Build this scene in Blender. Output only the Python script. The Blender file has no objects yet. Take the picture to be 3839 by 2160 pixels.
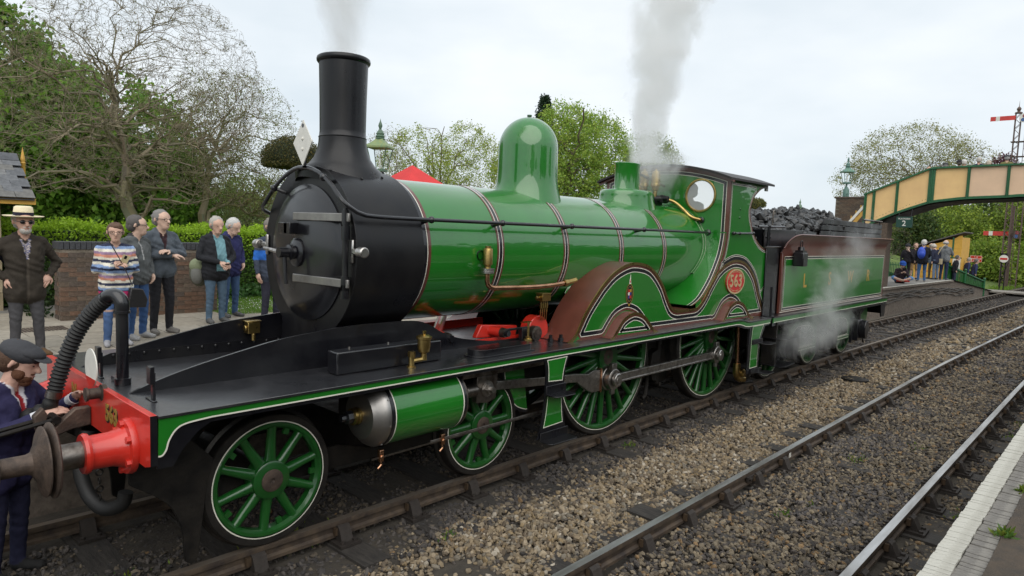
import bpy, bmesh, math, random
import numpy as np
from mathutils import Vector, Matrix
from mathutils.geometry import tessellate_polygon
SC = bpy.context.scene
COL = SC.collection
PI = math.pi
random.seed(7); RNG = np.random.default_rng(7)

# ---------------------------------------------------------------- camera
cam_d = bpy.data.cameras.new('camera'); cam = bpy.data.objects.new('camera', cam_d); COL.objects.link(cam)
cam_d.sensor_width = 36; cam_d.lens = 23.6452; cam_d.clip_end = 3000; cam_d.clip_start = .05
_r, _u, _f = ([0.683721, -0.728843, 0.036229], [0.038291, 0.085409, 0.99561], [0.728738, 0.679333, -0.086304])
cam.matrix_world = Matrix(((_r[0], _u[0], -_f[0], -6.9689), (_r[1], _u[1], -_f[1], -5.6225), (_r[2], _u[2], -_f[2], 2.5385), (0, 0, 0, 1)))
SC.camera = cam
# ---------------------------------------------------------------- sky, sun, exposure
SUN_EL, SUN_AZ = math.radians(50), math.radians(232)     # azimuth: direction the light comes from, from +X towards +Y
W = bpy.data.worlds.new('World'); SC.world = W; W.use_nodes = True
def world():
    nt = W.node_tree; N = nt.nodes; L = nt.links; N.clear()
    out = N.new('ShaderNodeOutputWorld'); bg = N.new('ShaderNodeBackground'); bg.inputs[1].default_value = .1
    sky = N.new('ShaderNodeTexSky'); sky.sky_type = 'NISHITA'; sky.sun_disc = False
    sky.sun_elevation = SUN_EL; sky.sun_rotation = math.radians(90) - SUN_AZ; sky.air_density = 1; sky.dust_density = 2
    tc = N.new('ShaderNodeTexCoord'); mp = N.new('ShaderNodeMapping'); mp.inputs['Scale'].default_value = (1, 1, 2.6)
    mp.inputs['Location'].default_value = (.7, .2, 0)
    L.new(tc.outputs['Generated'], mp.inputs[0])
    n1 = N.new('ShaderNodeTexNoise'); n1.inputs['Scale'].default_value = 2.3; n1.inputs['Detail'].default_value = 5; n1.inputs['Roughness'].default_value = .5
    L.new(mp.outputs[0], n1.inputs[0])
    cr = N.new('ShaderNodeValToRGB'); cr.color_ramp.elements[0].position = .32; cr.color_ramp.elements[1].position = .66
    cr.color_ramp.elements[0].color = (5.25, 5.85, 6.3, 1); cr.color_ramp.elements[1].color = (7.0, 7.3, 7.5, 1)
    L.new(n1.outputs[0], cr.inputs[0])
    mx = N.new('ShaderNodeMix'); mx.data_type = 'RGBA'; mx.inputs[0].default_value = .93
    L.new(sky.outputs[0], mx.inputs[6]); L.new(cr.outputs[0], mx.inputs[7])
    L.new(mx.outputs[2], bg.inputs[0]); L.new(bg.outputs[0], out.inputs[0])
world()
sun_d = bpy.data.lights.new('sun', 'SUN'); sun_d.energy = 1.5; sun_d.angle = math.radians(75); sun_d.color = (1, .96, .9)
sun = bpy.data.objects.new('sun', sun_d); COL.objects.link(sun)
_d = Vector((math.cos(SUN_EL) * math.cos(SUN_AZ), math.cos(SUN_EL) * math.sin(SUN_AZ), math.sin(SUN_EL)))
sun.rotation_euler = _d.to_track_quat('Z', 'Y').to_euler(); sun.location = (0, 0, 30)
SC.view_settings.view_transform = 'Standard'; SC.view_settings.look = 'None'
SC.view_settings.gamma = 1; SC.view_settings.use_curve_mapping = False; SC.view_settings.exposure = 0.55
SC.render.engine = 'CYCLES'
SC.cycles.use_denoising = True
SC.cycles.max_bounces = 8; SC.cycles.volume_bounces = 12; SC.cycles.transparent_max_bounces = 16
SC.cycles.volume_step_rate = .5
# ---------------------------------------------------------------- materials
MATS = {}
def mat(name, col, rough=.5, metal=0, coat=0, coat_r=.05, var=.0, scale=8, bump=0, bscale=60, spec=.5, col2=None, trans=0, alpha=1, rvar=0, detail=4, stretch=None, two=None):
    """Principled material; var mixes in a second colour by noise, bump adds fine relief."""
    m = bpy.data.materials.new(name); m.use_nodes = True; MATS[name] = m
    nt = m.node_tree; N = nt.nodes; L = nt.links; b = N['Principled BSDF']
    c4 = (*col, 1)
    b.inputs['Base Color'].default_value = c4; b.inputs['Roughness'].default_value = rough; b.inputs['Metallic'].default_value = metal
    b.inputs['Coat Weight'].default_value = coat; b.inputs['Coat Roughness'].default_value = coat_r
    b.inputs['Specular IOR Level'].default_value = spec; b.inputs['Transmission Weight'].default_value = trans; b.inputs['Alpha'].default_value = alpha
    if var or bump or rvar:
        tc = N.new('ShaderNodeTexCoord'); src = tc.outputs['Object']
        if stretch:
            mp = N.new('ShaderNodeMapping'); mp.inputs['Scale'].default_value = stretch; L.new(src, mp.inputs[0]); src = mp.outputs[0]
    if var or rvar:
        n = N.new('ShaderNodeTexNoise'); n.inputs['Scale'].default_value = scale; n.inputs['Detail'].default_value = detail; n.inputs['Roughness'].default_value = .62
        L.new(src, n.inputs[0])
        r = N.new('ShaderNodeMapRange'); r.inputs[1].default_value = .35; r.inputs[2].default_value = .68; L.new(n.outputs[0], r.inputs[0])
        if var:
            mx = N.new('ShaderNodeMix'); mx.data_type = 'RGBA'
            c2 = col2 or tuple(min(1, x * (1 - var)) for x in col)
            mx.inputs[6].default_value = c4; mx.inputs[7].default_value = (*c2, 1)
            L.new(r.outputs[0], mx.inputs[0]); L.new(mx.outputs[2], b.inputs['Base Color'])
        if rvar:
            r2 = N.new('ShaderNodeMapRange'); r2.inputs[1].default_value = .3; r2.inputs[2].default_value = .7
            r2.inputs[3].default_value = max(.02, rough - rvar); r2.inputs[4].default_value = min(1, rough + rvar)
            L.new(n.outputs[0], r2.inputs[0]); L.new(r2.outputs[0], b.inputs['Roughness'])
    if bump:
        n2 = N.new('ShaderNodeTexNoise'); n2.inputs['Scale'].default_value = bscale; n2.inputs['Detail'].default_value = 3; L.new(src, n2.inputs[0])
        bp = N.new('ShaderNodeBump'); bp.inputs['Strength'].default_value = bump; bp.inputs['Distance'].default_value = .02
        L.new(n2.outputs[0], bp.inputs['Height']); L.new(bp.outputs[0], b.inputs['Normal'])
    return m
def attr_mat(name, rough=.85, bump=0, bscale=40, spec=.3, trans=0):
    """material whose own colour comes from the mesh colour attribute 'col' (one colour per stone, leaf, brick ...)"""
    m = mat(name, (.5, .5, .5), rough, bump=bump, bscale=bscale, spec=spec)
    N = m.node_tree.nodes; L = m.node_tree.links; a = N.new('ShaderNodeAttribute'); a.attribute_name = 'col'
    b = N['Principled BSDF']; L.new(a.outputs['Color'], b.inputs['Base Color'])
    if trans:   # thin leaves let light through
        t = N.new('ShaderNodeBsdfTranslucent'); L.new(a.outputs['Color'], t.inputs[0]); s = N.new('ShaderNodeMixShader'); s.inputs[0].default_value = trans
        L.new(b.outputs[0], s.inputs[1]); L.new(t.outputs[0], s.inputs[2]); L.new(s.outputs[0], N['Material Output'].inputs[0])
    return m
green = mat('green_paint', (.012, .168, .014), .3, coat=.9, coat_r=.02, var=.16, scale=2.2, bump=.03, bscale=2.6, spec=.4)
green_d = mat('dark_green_paint', (.009, .090, .013), .32, coat=.6, var=.35, scale=5, bump=.02, bscale=14)
black = mat('black_paint', (.005, .005, .0075), .34, coat=.55, coat_r=.13, var=.5, col2=(.010, .010, .012), scale=4, rvar=.08, bump=.02, bscale=6, spec=.4)
deck = mat('deck_black', (.012, .0125, .015), .36, coat=.9, coat_r=.22, var=.6, col2=(.022, .022, .025), scale=5, rvar=.1, bump=.06, bscale=9, spec=.5)
black_m = mat('sooty_black', (.0055, .0055, .0075), .33, var=.6, col2=(.011, .0105, .011), scale=3.5, rvar=.09, bump=.03, bscale=12, spec=.36, stretch=(1, 1, .35))
black_d = mat('oily_black', (.007, .0065, .0065), .55, spec=.28, var=.6, col2=(.016, .013, .010), scale=7, rvar=.15, bump=.15, bscale=40)
brown = mat('purple_brown_paint', (.125, .038, .026), .33, coat=.55, coat_r=.08, var=.25, scale=4, bump=.015, bscale=9)
red = mat('red_paint', (.60, .028, .016), .36, coat=.5, coat_r=.1, var=.2, scale=4, bump=.03, bscale=18)
white_l = mat('white_lining', (.74, .72, .62), .4, var=.1)
black_l = mat('black_lining', (.008, .008, .012), .3, coat=.6)
gold_d = mat('dull_gold', (.40, .25, .05), .45, .3, var=.3, scale=20)
brass = mat('brass', (.50, .36, .13), .34, 1, var=.4, col2=(.26, .18, .07), scale=9, rvar=.1)
copper = mat('copper', (.62, .34, .21), .27, 1, var=.35, col2=(.36, .19, .10), scale=6)
steel = mat('bright_steel', (.56, .54, .52), .36, 1, var=.35, col2=(.22, .20, .18), scale=9, rvar=.12, bump=.03, bscale=50)
steel_d = mat('oily_steel', (.28, .255, .23), .42, 1, var=.5, col2=(.07, .055, .045), scale=8, rvar=.14, bump=.06)
MATS['green_paint'].node_tree.nodes['Principled BSDF'].inputs['Coat IOR'].default_value = 1.68
rust = mat('rusty_steel', (.12, .085, .065), .62, .4, var=.6, col2=(.05, .038, .032), scale=11, bump=.2, bscale=50)
gold = mat('gold_leaf', (.60, .36, .06), .42, .35, var=.2)
rubber = mat('black_rubber', (.012, .012, .012), .6, bump=.08, bscale=50)
whitened = mat('haze_whitened_glass', (.85, .87, .88), .15, alpha=.42)  # white put into the pane's colour for reflected sky, haze and slight dirt
glass = mat('window_glass', (.92, .95, .94), .02, trans=1, spec=.5)
glass.node_tree.nodes['Principled BSDF'].inputs['IOR'].default_value = 1.02
white_p = mat('white_paint', (.72, .70, .64), .45, var=.12, scale=12)

# ---------------------------------------------------------------- mesh builder
def catmull(pts, n):
    P = np.array(pts, float); d = np.r_[0, np.cumsum(np.linalg.norm(np.diff(P, axis=0), axis=1))]
    Q = np.vstack([2 * P[0] - P[1], P, 2 * P[-1] - P[-2]]); out = []
    for s in np.linspace(0, d[-1], n):
        i = min(max(np.searchsorted(d, s) - 1, 0), len(P) - 2); t = (s - d[i]) / max(d[i + 1] - d[i], 1e-9)
        a, b, c, e = Q[i], Q[i + 1], Q[i + 2], Q[i + 3]
        out.append(.5 * (2 * b + (c - a) * t + (2 * a - 5 * b + 4 * c - e) * t * t + (3 * b - a - 3 * c + e) * t ** 3))
    return np.array(out)
def offset2(pts, d, closed=False):
    P = np.array(pts, float); n = len(P)
    if closed: a = np.roll(P, 1, 0); b = np.roll(P, -1, 0)
    else: a = np.vstack([P[0] * 2 - P[1], P[:-1]]); b = np.vstack([P[1:], P[-1] * 2 - P[-2]])
    t1 = P - a; t2 = b - P
    t1 /= np.maximum(np.linalg.norm(t1, axis=1), 1e-9)[:, None]; t2 /= np.maximum(np.linalg.norm(t2, axis=1), 1e-9)[:, None]
    n1 = np.c_[-t1[:, 1], t1[:, 0]]; n2 = np.c_[-t2[:, 1], t2[:, 0]]; m = n1 + n2
    m /= np.maximum(np.linalg.norm(m, axis=1), 1e-9)[:, None]; k = np.clip((m * n1).sum(1), .35, 1)
    return P + m * (d / k)[:, None]
class MB:
    def __init__(s): s.v = []; s.f = []; s.m = []; s.nv = 0
    def add(s, vs, fs, m=0):
        o = s.nv; s.v.extend([tuple(map(float, q)) for q in vs]); s.nv = len(s.v)
        for f in fs: s.f.append(tuple(i + o for i in f)); s.m.append(m)
        return s
    def box(s, x0, x1, y0, y1, z0, z1, m=0):
        v = [(x, y, z) for x in (x0, x1) for y in (y0, y1) for z in (z0, z1)]
        return s.add(v, [(0, 1, 3, 2), (4, 6, 7, 5), (0, 4, 5, 1), (2, 3, 7, 6), (0, 2, 6, 4), (1, 5, 7, 3)], m)
    def obox(s, c, size, R=None, m=0):
        R = R or Matrix.Identity(3); h = Vector(size) / 2; c = Vector(c)
        v = [c + R @ Vector((x * h.x, y * h.y, z * h.z)) for x in (-1, 1) for y in (-1, 1) for z in (-1, 1)]
        return s.add(v, [(0, 1, 3, 2), (4, 6, 7, 5), (0, 4, 5, 1), (2, 3, 7, 6), (0, 2, 6, 4), (1, 5, 7, 3)], m)
    def tube(s, pts, r, n=8, m=0, caps=True, sq=1):
        P = [Vector(q) for q in pts]; k = len(P); rs = r if hasattr(r, '__len__') else [r] * k
        T = [(P[min(i + 1, k - 1)] - P[max(i - 1, 0)]).normalized() for i in range(k)]
        up = Vector((0, 0, 1)) if abs(T[0].z) < .9 else Vector((1, 0, 0)); a = T[0].cross(up).normalized(); vs = []
        for i in range(k):
            a = (a - T[i] * a.dot(T[i])).normalized(); b = T[i].cross(a)
            for j in range(n): vs.append(P[i] + (a * math.cos(2 * PI * j / n) + b * math.sin(2 * PI * j / n) * sq) * rs[i])
        fs = [(i * n + j, i * n + (j + 1) % n, (i + 1) * n + (j + 1) % n, (i + 1) * n + j) for i in range(k - 1) for j in range(n)]
        if caps: fs += [tuple(range(n))[::-1], tuple(range((k - 1) * n, k * n))]
        return s.add(vs, fs, m)
    def cyl(s, p0, p1, r0, r1=None, n=16, m=0, caps=True): return s.tube([p0, p1], [r0, r0 if r1 is None else r1], n, m, caps)
    def lathe(s, o, ax, prof, n=32, m=0, closed=False, mz=None):
        """prof: (radius, height along ax); mz: material per ring"""
        o = Vector(o); ax = Vector(ax).normalized(); up = Vector((0, 0, 1)) if abs(ax.z) < .9 else Vector((1, 0, 0))
        a = ax.cross(up).normalized(); b = ax.cross(a); vs = []; k = len(prof)
        for r, h in prof:
            for j in range(n): vs.append(o + ax * h + (a * math.cos(2 * PI * j / n) + b * math.sin(2 * PI * j / n)) * max(r, 1e-4))
        off = s.nv; s.add(vs, [], m)
        for i in range(k if closed else k - 1):
            for j in range(n):
                i2 = (i + 1) % k; s.f.append(tuple(off + q for q in (i * n + j, i * n + (j + 1) % n, i2 * n + (j + 1) % n, i2 * n + j))); s.m.append(mz[i] if mz else m)
        return s
    def prism(s, pts, a, b, pl='XZ', m=0, holes=None):
        def P3(q, c): return (q[0], c, q[1]) if pl == 'XZ' else (c, q[0], q[1]) if pl == 'YZ' else (q[0], q[1], c)
        loops = [list(map(tuple, pts))] + [list(map(tuple, h)) for h in (holes or [])]
        flat = [q for l in loops for q in l]; n = len(flat)
        vs = [P3(q, a) for q in flat] + [P3(q, b) for q in flat]; fs = []; o = 0
        for l in loops:
            k = len(l); fs += [(o + i, o + (i + 1) % k, n + o + (i + 1) % k, n + o + i) for i in range(k)]; o += k
        if holes:
            for t in tessellate_polygon([[Vector((q[0], q[1], 0)) for q in l] for l in loops]): fs += [tuple(t), tuple(n + i for i in t)]
        elif n > 24:
            for t in tessellate_polygon([[Vector((q[0], q[1], 0)) for q in loops[0]]]): fs += [tuple(t), tuple(n + i for i in t)]
        else: fs += [tuple(range(n)), tuple(range(n, 2 * n))[::-1]]
        return s.add(vs, fs, m)
    def ribbon(s, pts, d0, d1, c, pl='XZ', m=0, closed=False):
        A = offset2(pts, d0, closed); B = offset2(pts, d1, closed); k = len(A)
        def P3(q): return (q[0], c, q[1]) if pl == 'XZ' else (c, q[0], q[1]) if pl == 'YZ' else (q[0], q[1], c)
        vs = [P3(q) for q in A] + [P3(q) for q in B]
        return s.add(vs, [(i, (i + 1) % k, k + (i + 1) % k, k + i) for i in range(k if closed else k - 1)], m)
    def line(s, pts, c, pl='XZ', closed=False, seq=((0, .009, 0), (.009, .05, 1), (.05, .059, 0))):
        for a, b, m in seq: s.ribbon(pts, a, b, c, pl, m, closed)
        return s
    def sph(s, c, r, n=10, m=0, sc=(1, 1, 1), R=None):
        k = max(4, n // 2 + 1); c = Vector(c); vs = []
        for i in range(k + 1):
            t = PI * i / k
            for j in range(n):
                q = Vector((math.sin(t) * math.cos(2 * PI * j / n) * sc[0], math.sin(t) * math.sin(2 * PI * j / n) * sc[1], math.cos(t) * sc[2])) * r
                vs.append(c + (R @ q if R else q))
        return s.add(vs, [(i * n + j, i * n + (j + 1) % n, (i + 1) * n + (j + 1) % n, (i + 1) * n + j) for i in range(k) for j in range(n)], m)
    def mesh(s, name, mats, smooth=35):
        me = bpy.data.meshes.new(name); me.from_pydata(s.v, [], s.f)
        for q in (mats if isinstance(mats, (list, tuple)) else [mats]): me.materials.append(q)
        if any(s.m): me.polygons.foreach_set('material_index', s.m)
        bm = bmesh.new(); bm.from_mesh(me); bmesh.ops.recalc_face_normals(bm, faces=bm.faces); bm.to_mesh(me); bm.free()
        if smooth is not None:
            me.polygons.foreach_set('use_smooth', [True] * len(me.polygons)); me.set_sharp_from_angle(angle=math.radians(smooth))
        me.update(); return me
    def build(s, name, mats, parent=None, smooth=35, bevel=0, local=False):
        return link(name, s.mesh(name, mats, smooth), parent, bevel, local)
def link(name, me, parent=None, bevel=0, local=False):
    o = bpy.data.objects.new(name, me); COL.objects.link(o)
    if parent:
        o.parent = parent
        if not local: o.matrix_parent_inverse = wm(parent).inverted()
    if name in ('rivet', 'cover_nut', 'flange_nut', 'stud', 'chimney_rivet', 'baluster_pin'): o['kind'] = 'stuff'
    if bevel:
        b = o.modifiers.new('bevel', 'BEVEL'); b.width = bevel; b.segments = 2; b.limit_method = 'ANGLE'; b.angle_limit = math.radians(50)
    return o
def wm(o):
    m = o.matrix_basis.copy()
    if o.parent: m = wm(o.parent) @ o.matrix_parent_inverse @ m
    return m
def tag(o, label=None, cat=None, group=None, kind=None):
    if label: o['label'] = label
    if cat: o['category'] = cat
    if group: o['group'] = group
    if kind: o['kind'] = kind
    return o
def thing(name, label, cat, loc=(0, 0, 0), rz=0, group=None):
    o = bpy.data.objects.new(name, None); COL.objects.link(o); o.location = loc; o.rotation_euler = (0, 0, rz); o.empty_display_size = .2
    return tag(o, label, cat, group)
def kids(o): return list(o.children)
def dup(o, parent=None, loc=None, rz=None, **kw):
    c = o.copy(); COL.objects.link(c)
    if parent is not None: c.parent = parent
    if loc is not None: c.location = loc
    if rz is not None: c.rotation_euler = (0, 0, rz)
    for ch in kids(o): dup(ch, c)
    tag(c, **kw); return c
def put(me_or_obj, name, parent, loc=(0, 0, 0), rot=(0, 0, 0), scale=(1, 1, 1)):
    """another object that shares mesh data, placed in its parent's space"""
    me = me_or_obj.data if hasattr(me_or_obj, 'data') else me_or_obj
    o = bpy.data.objects.new(name, me); COL.objects.link(o); o.parent = parent; o.location = loc; o.rotation_euler = rot; o.scale = scale
    return o
def text(name, s, size, m, parent, M, ext=.002, off=0., spacing=1, local=False):
    cu = bpy.data.curves.new(name, 'FONT'); cu.body = s; cu.size = size; cu.extrude = ext; cu.offset = off; cu.align_x = 'CENTER'; cu.align_y = 'CENTER'; cu.space_character = spacing
    t = bpy.data.objects.new(name + '_tmp', cu); COL.objects.link(t); bpy.context.view_layer.update()
    me = bpy.data.meshes.new_from_object(t.evaluated_get(bpy.context.evaluated_depsgraph_get()))
    bpy.data.objects.remove(t); bpy.data.curves.remove(cu)
    me.name = name; me.materials.clear(); me.materials.append(m); me.transform(M)
    return link(name, me, parent, 0, local)
def face(x, y, z, to='-Y'):
    """matrix that stands text upright, read by someone looking along the opposite of `to`"""
    R = {'-Y': Matrix.Rotation(PI / 2, 4, 'X'), '-X': Matrix.Rotation(-PI / 2, 4, 'Z') @ Matrix.Rotation(PI / 2, 4, 'X'), '+Y': Matrix.Rotation(PI, 4, 'Z') @ Matrix.Rotation(PI / 2, 4, 'X')}[to]
    return Matrix.Translation((x, y, z)) @ R
def np_mesh(name, V, F, C=None, mats=None, smooth=False):
    """big joined meshes from numpy arrays; F is (n,3) or (n,4); C is one colour per face or per vertex"""
    me = bpy.data.meshes.new(name); V = np.asarray(V, np.float32); F = np.asarray(F, np.int32); nf, k = F.shape
    me.vertices.add(len(V)); me.vertices.foreach_set('co', V.ravel())
    me.loops.add(nf * k); me.loops.foreach_set('vertex_index', F.ravel())
    me.polygons.add(nf); me.polygons.foreach_set('loop_start', np.arange(nf, dtype=np.int32) * k)
    try: me.polygons.foreach_set('loop_total', np.full(nf, k, np.int32))
    except Exception: pass
    if C is not None:
        C = np.asarray(C, np.float32); C4 = np.c_[C, np.ones(len(C), np.float32)]
        a = me.attributes.new('col', 'FLOAT_COLOR', 'FACE' if len(C) == nf else 'POINT'); a.data.foreach_set('color', C4.ravel())
    me.polygons.foreach_set('use_smooth', np.full(nf, smooth))
    for q in (mats or []): me.materials.append(q)
    me.update(calc_edges=True); me.validate(); return me
def off(x):
    """the tracks and the far platform bend gently towards the right of the photograph beyond x = 9.5"""
    t = max(0., x - 8.0); return -.028 * (t * t / (t + 3.5))
ICO_V = None
def ico():
    bm = bmesh.new(); bmesh.ops.create_icosphere(bm, subdivisions=1, radius=1); V = np.array([v.co for v in bm.verts]); F = np.array([[v.index for v in f.verts] for f in bm.faces]); bm.free(); return V, F
IV, IF = ico()
def stones(name, P, size, cols, m, squash=(.62, 1.35), flat=.7, jit=.30, rng=RNG, parent=None):
    """one joined mesh of irregular stones at points P (n,3), one colour each"""
    n = len(P); k = len(IV)
    S = size[:, None] * rng.uniform(squash[0], squash[1], (n, 3)); S[:, 2] *= flat
    V = IV[None] * (1 + rng.uniform(-jit, jit, (n, k, 1))) * S[:, None, :]
    q = rng.normal(size=(n, 4)); q[:, 1:3] *= .45; q /= np.linalg.norm(q, axis=1)[:, None]; w, x, y, z = q.T
    R = np.stack([1 - 2 * (y * y + z * z), 2 * (x * y - z * w), 2 * (x * z + y * w), 2 * (x * y + z * w), 1 - 2 * (x * x + z * z), 2 * (y * z - x * w), 2 * (x * z - y * w), 2 * (y * z + x * w), 1 - 2 * (x * x + y * y)], 1).reshape(n, 3, 3)
    V = np.einsum('nij,nkj->nki', R, V) + P[:, None, :]
    F = (IF[None] + (np.arange(n) * k)[:, None, None]).reshape(-1, 3)
    return link(name, np_mesh(name, V.reshape(-1, 3), F, np.repeat(cols, len(IF), 0), [m]), parent)
# ---------------------------------------------------------------- ground, tracks, platforms
dirt = mat('ballast_bed', (.033, .028, .023), .95, var=.55, scale=5, bump=.6, bscale=25, col2=(.06, .05, .038))
tag(MB().box(-400, 900, -500, 900, -1.2, -.42).build('ground', mat('meadow', (.06, .09, .025), .95, var=.4, scale=.05)), kind='structure')
def strip(ys, z, x0=-14, x1=90, n=60):
    xs = np.linspace(x0, x1, n); vs = []
    for x in xs: vs += [(x, ys[0] + off(x), z), (x, ys[1] + off(x), z)]
    return vs, [(2 * i, 2 * i + 2, 2 * i + 3, 2 * i + 1) for i in range(n - 1)]
m = MB(); v, f = strip((-5.0, 1.6), -.215); m.add(v, f); v, f = strip((1.5, 14), -.3, 30); m.add(v, f); tag(m.build('track_bed', dirt), kind='structure')
wood = mat('old_sleeper', (.021, .018, .016), .85, var=.6, col2=(.048, .042, .036), scale=6, bump=.35, bscale=20, stretch=(6, 1, 6))
rail_s = mat('rail_side', (.095, .068, .046), .7, .2, var=.5, col2=(.035, .026, .022), scale=8, bump=.1)
rail_t = mat('rail_head', (.66, .66, .66), .40, 1, var=.3, col2=(.30, .28, .26), scale=5, stretch=(.15, 1, 1))
rail_d = mat('rail_head_dull', (.21, .165, .125), .5, .7, var=.5, col2=(.22, .19, .16), scale=6)
chair_m = mat('cast_iron', (.038, .030, .025), .75, .2, var=.5, scale=9, bump=.25)
key_m = mat('spring_key', (.085, .055, .032), .65, .3, var=.5, scale=15)
def rail_mesh(y0, head, x0=-13, x1=80, n=64):
    P = [(-.034, 0), (-.036, -.012), (-.032, -.045), (-.011, -.055), (-.010, -.10), (-.033, -.115), (-.033, -.142), (.033, -.142), (.033, -.115), (.010, -.10), (.011, -.055), (.032, -.045), (.036, -.012), (.034, 0)]
    xs = np.linspace(x0, x1, n); k = len(P); m = MB(); vs = [(x, y0 + off(x) + p[0], p[1]) for x in xs for p in P]
    for i in range(n - 1):
        for j in range(k): m.f.append((i * k + j, i * k + (j + 1) % k, (i + 1) * k + (j + 1) % k, (i + 1) * k + j)); m.m.append(1 if j == k - 1 else 0)
    m.add(vs, []); return m.mesh('rail', [rail_s, head], 40)
def chair_mesh(s):
    """cast chair; s = +1 when the key sits on the +y side"""
    c = MB().box(-.10, .10, -.19, .19, -.185, -.160)
    for q in (-1, 1):
        w = .045 if q == s else .03
        c.prism([(q * (.012 + w), -.03), (q * (.04 + w), -.05), (q * .13, -.15), (q * .14, -.165), (q * .03, -.165), (q * .036, -.10), (q * (.012 + w - .022), -.05)], -.055, .055, 'YZ')
        c.cyl((.06, q * .15, -.16), (.06, q * .15, -.14), .02, n=6); c.cyl((-.06, q * .15, -.16), (-.06, q * .15, -.14), .02, n=6)
    return c.mesh('rail_chair', chair_m, 30)
def make_track(label, yc, heads, phase, x1=62, key_side=(1, -1)):
    t = thing('railway_track', label, 'railway track', (0, 0, 0))
    for y, h in zip((yc - .755, yc + .755), heads): link('rail', rail_mesh(y, h), t)
    sm = MB().box(-.127, .127, -1.3, 1.3, -.33, -.186).mesh('sleeper', wood, 30)
    chs = {s: chair_mesh(s) for s in (1, -1)}
    km = MB().box(-.075, .075, -.02, .02, -.115, -.05).mesh('key', key_m)
    x = -8.5 + phase
    while x < x1:
        put(sm, 'sleeper', t, (x + random.uniform(-.03, .03), yc + off(x) + random.uniform(-.03, .03), random.uniform(-.006, .003)), (0, 0, random.uniform(-.015, .015) - .02 * (x > 12)))
        for y, s in zip((yc - .755, yc + .755), key_side):
            c = put(chs[s], 'rail_chair', t, (x, y + off(x), 0)); 
            if x < 30: put(km, 'key', c, (random.uniform(-.02, .02), s * .046, 0))
        x += .762
    return t
trk1 = make_track('railway track under the green locomotive with dull brown rails', 0, (rail_d, rail_d), .1, key_side=(-1, 1))
trk2 = make_track('empty railway track with bright rail heads beside the near platform', -3.42, (rail_t, rail_t), .35, key_side=(-1, -1))
fp = MB().box(.01, .45, -2.716, -2.694, -.095, -.045)
for q in range(4): fp.cyl((.06 + q * .11, -2.716, -.07), (.06 + q * .11, -2.735, -.07), .018, n=6)
fp.build('fishplate', chair_m, trk2); MB().box(.228, .232, -2.7, -2.63, -.04, .0008).build('rail_gap', black_d, trk2)
mk = MB().box(1.205, 1.225, -2.703, -2.6995, -.10, -.045).box(1.24, 1.26, -2.703, -2.6995, -.10, -.045); mk.build('paint_mark', white_p, trk2)

# stones: colour changes across the tracks (oil dark along the loco's rail, tan in the six-foot)
stone_m = attr_mat('ballast', .88, bump=.25, bscale=60, spec=.25)
def ballast():
    rng = np.random.default_rng(11)
    zones = [  # x0, x1, y0, y1, count per m2, size lo hi
        (-8, -3.2, -2.6, -.85, 160, .022, .036), (-3.2, 2, -2.62, -.82, 1150, .012, .034), (2, 7, -2.62, -.82, 800, .014, .035), (7, 14, -2.62, -.82, 300, .022, .042), (14, 34, -2.6, -.82, 90, .03, .06),
        (-3, 3, -4.12, -2.72, 1350, .008, .030), (3, 9, -4.12, -2.72, 800, .012, .033), (9, 18, -4.12, -2.72, 260, .02, .042), (18, 34, -4.1, -2.72, 90, .03, .06),
        (-3.5, 3.5, -4.95, -4.26, 900, .010, .028), (3.5, 14, -4.95, -4.26, 420, .015, .034),
        (-8, 5, -.72, .72, 800, .010, .026), (-8, -2.5, -1.7, -.82, 700, .010, .028), (9.6, 16, -.72, .72, 260, .02, .04), (16, 36, -.7, .7, 80, .03, .06), (9, 18, .82, 1.45, 200, .02, .04), (18, 32, .82, 1.4, 70, .03, .06)]
    for x0, x1, y0, y1, den, a, b in zones:
        n = int((x1 - x0) * (y1 - y0) * den); x = rng.uniform(x0, x1, n); y = rng.uniform(y0, y1, n)
        z = -.215 + .034 * ((y < -2.66) & (y > -4.2)) + .012 * np.sin(x * 3.1 + y * 2) + .012 * np.sin(y * 7.3 - x * 1.7) + rng.normal(0, .007, n)
        six = np.exp(-((y + 1.72) / .45) ** 2); z += .025 * six
        tan = np.array([[.235, .18, .115], [.30, .24, .165], [.13, .10, .07], [.26, .19, .105], [.19, .165, .13], [.40, .35, .28]])[rng.choice(6, n, p=[.27, .2, .22, .1, .16, .05])]
        drk = np.array([[.055, .05, .05], [.085, .075, .07], [.11, .09, .068], [.035, .034, .037]])[rng.choice(4, n)]
        mix = np.array([[.13, .105, .075], [.19, .155, .11], [.07, .06, .055], [.25, .20, .135], [.045, .042, .042], [.22, .14, .07]])[rng.choice(6, n, p=[.25, .2, .2, .1, .18, .07])]
        pt = np.clip((np.exp(-((y + 1.85) / .62) ** 4)) * 1.05 - .18 * rng.random(n), 0, 1)
        pt = np.where(y > -2.62, pt, 0); sel = rng.random(n)
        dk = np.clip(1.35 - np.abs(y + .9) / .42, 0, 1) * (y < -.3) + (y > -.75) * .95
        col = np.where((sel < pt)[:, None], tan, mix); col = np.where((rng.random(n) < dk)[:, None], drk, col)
        pz = rng.random(n); blot = (np.sin(x * 1.3 + 1) * np.sin(y * 3.1 + x * .7) > .45) & (y < -2.6); col = np.where((blot & (pz < .7))[:, None], drk * 1.4, col)
        col = (col * .82 + np.array([.115, .098, .075]) * .14) * rng.uniform(.75, 1.2, (n, 1))
        y = y + np.array([off(q) for q in x])
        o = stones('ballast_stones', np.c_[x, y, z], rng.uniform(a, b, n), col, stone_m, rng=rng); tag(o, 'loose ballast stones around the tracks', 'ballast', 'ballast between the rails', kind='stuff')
ballast()

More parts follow.
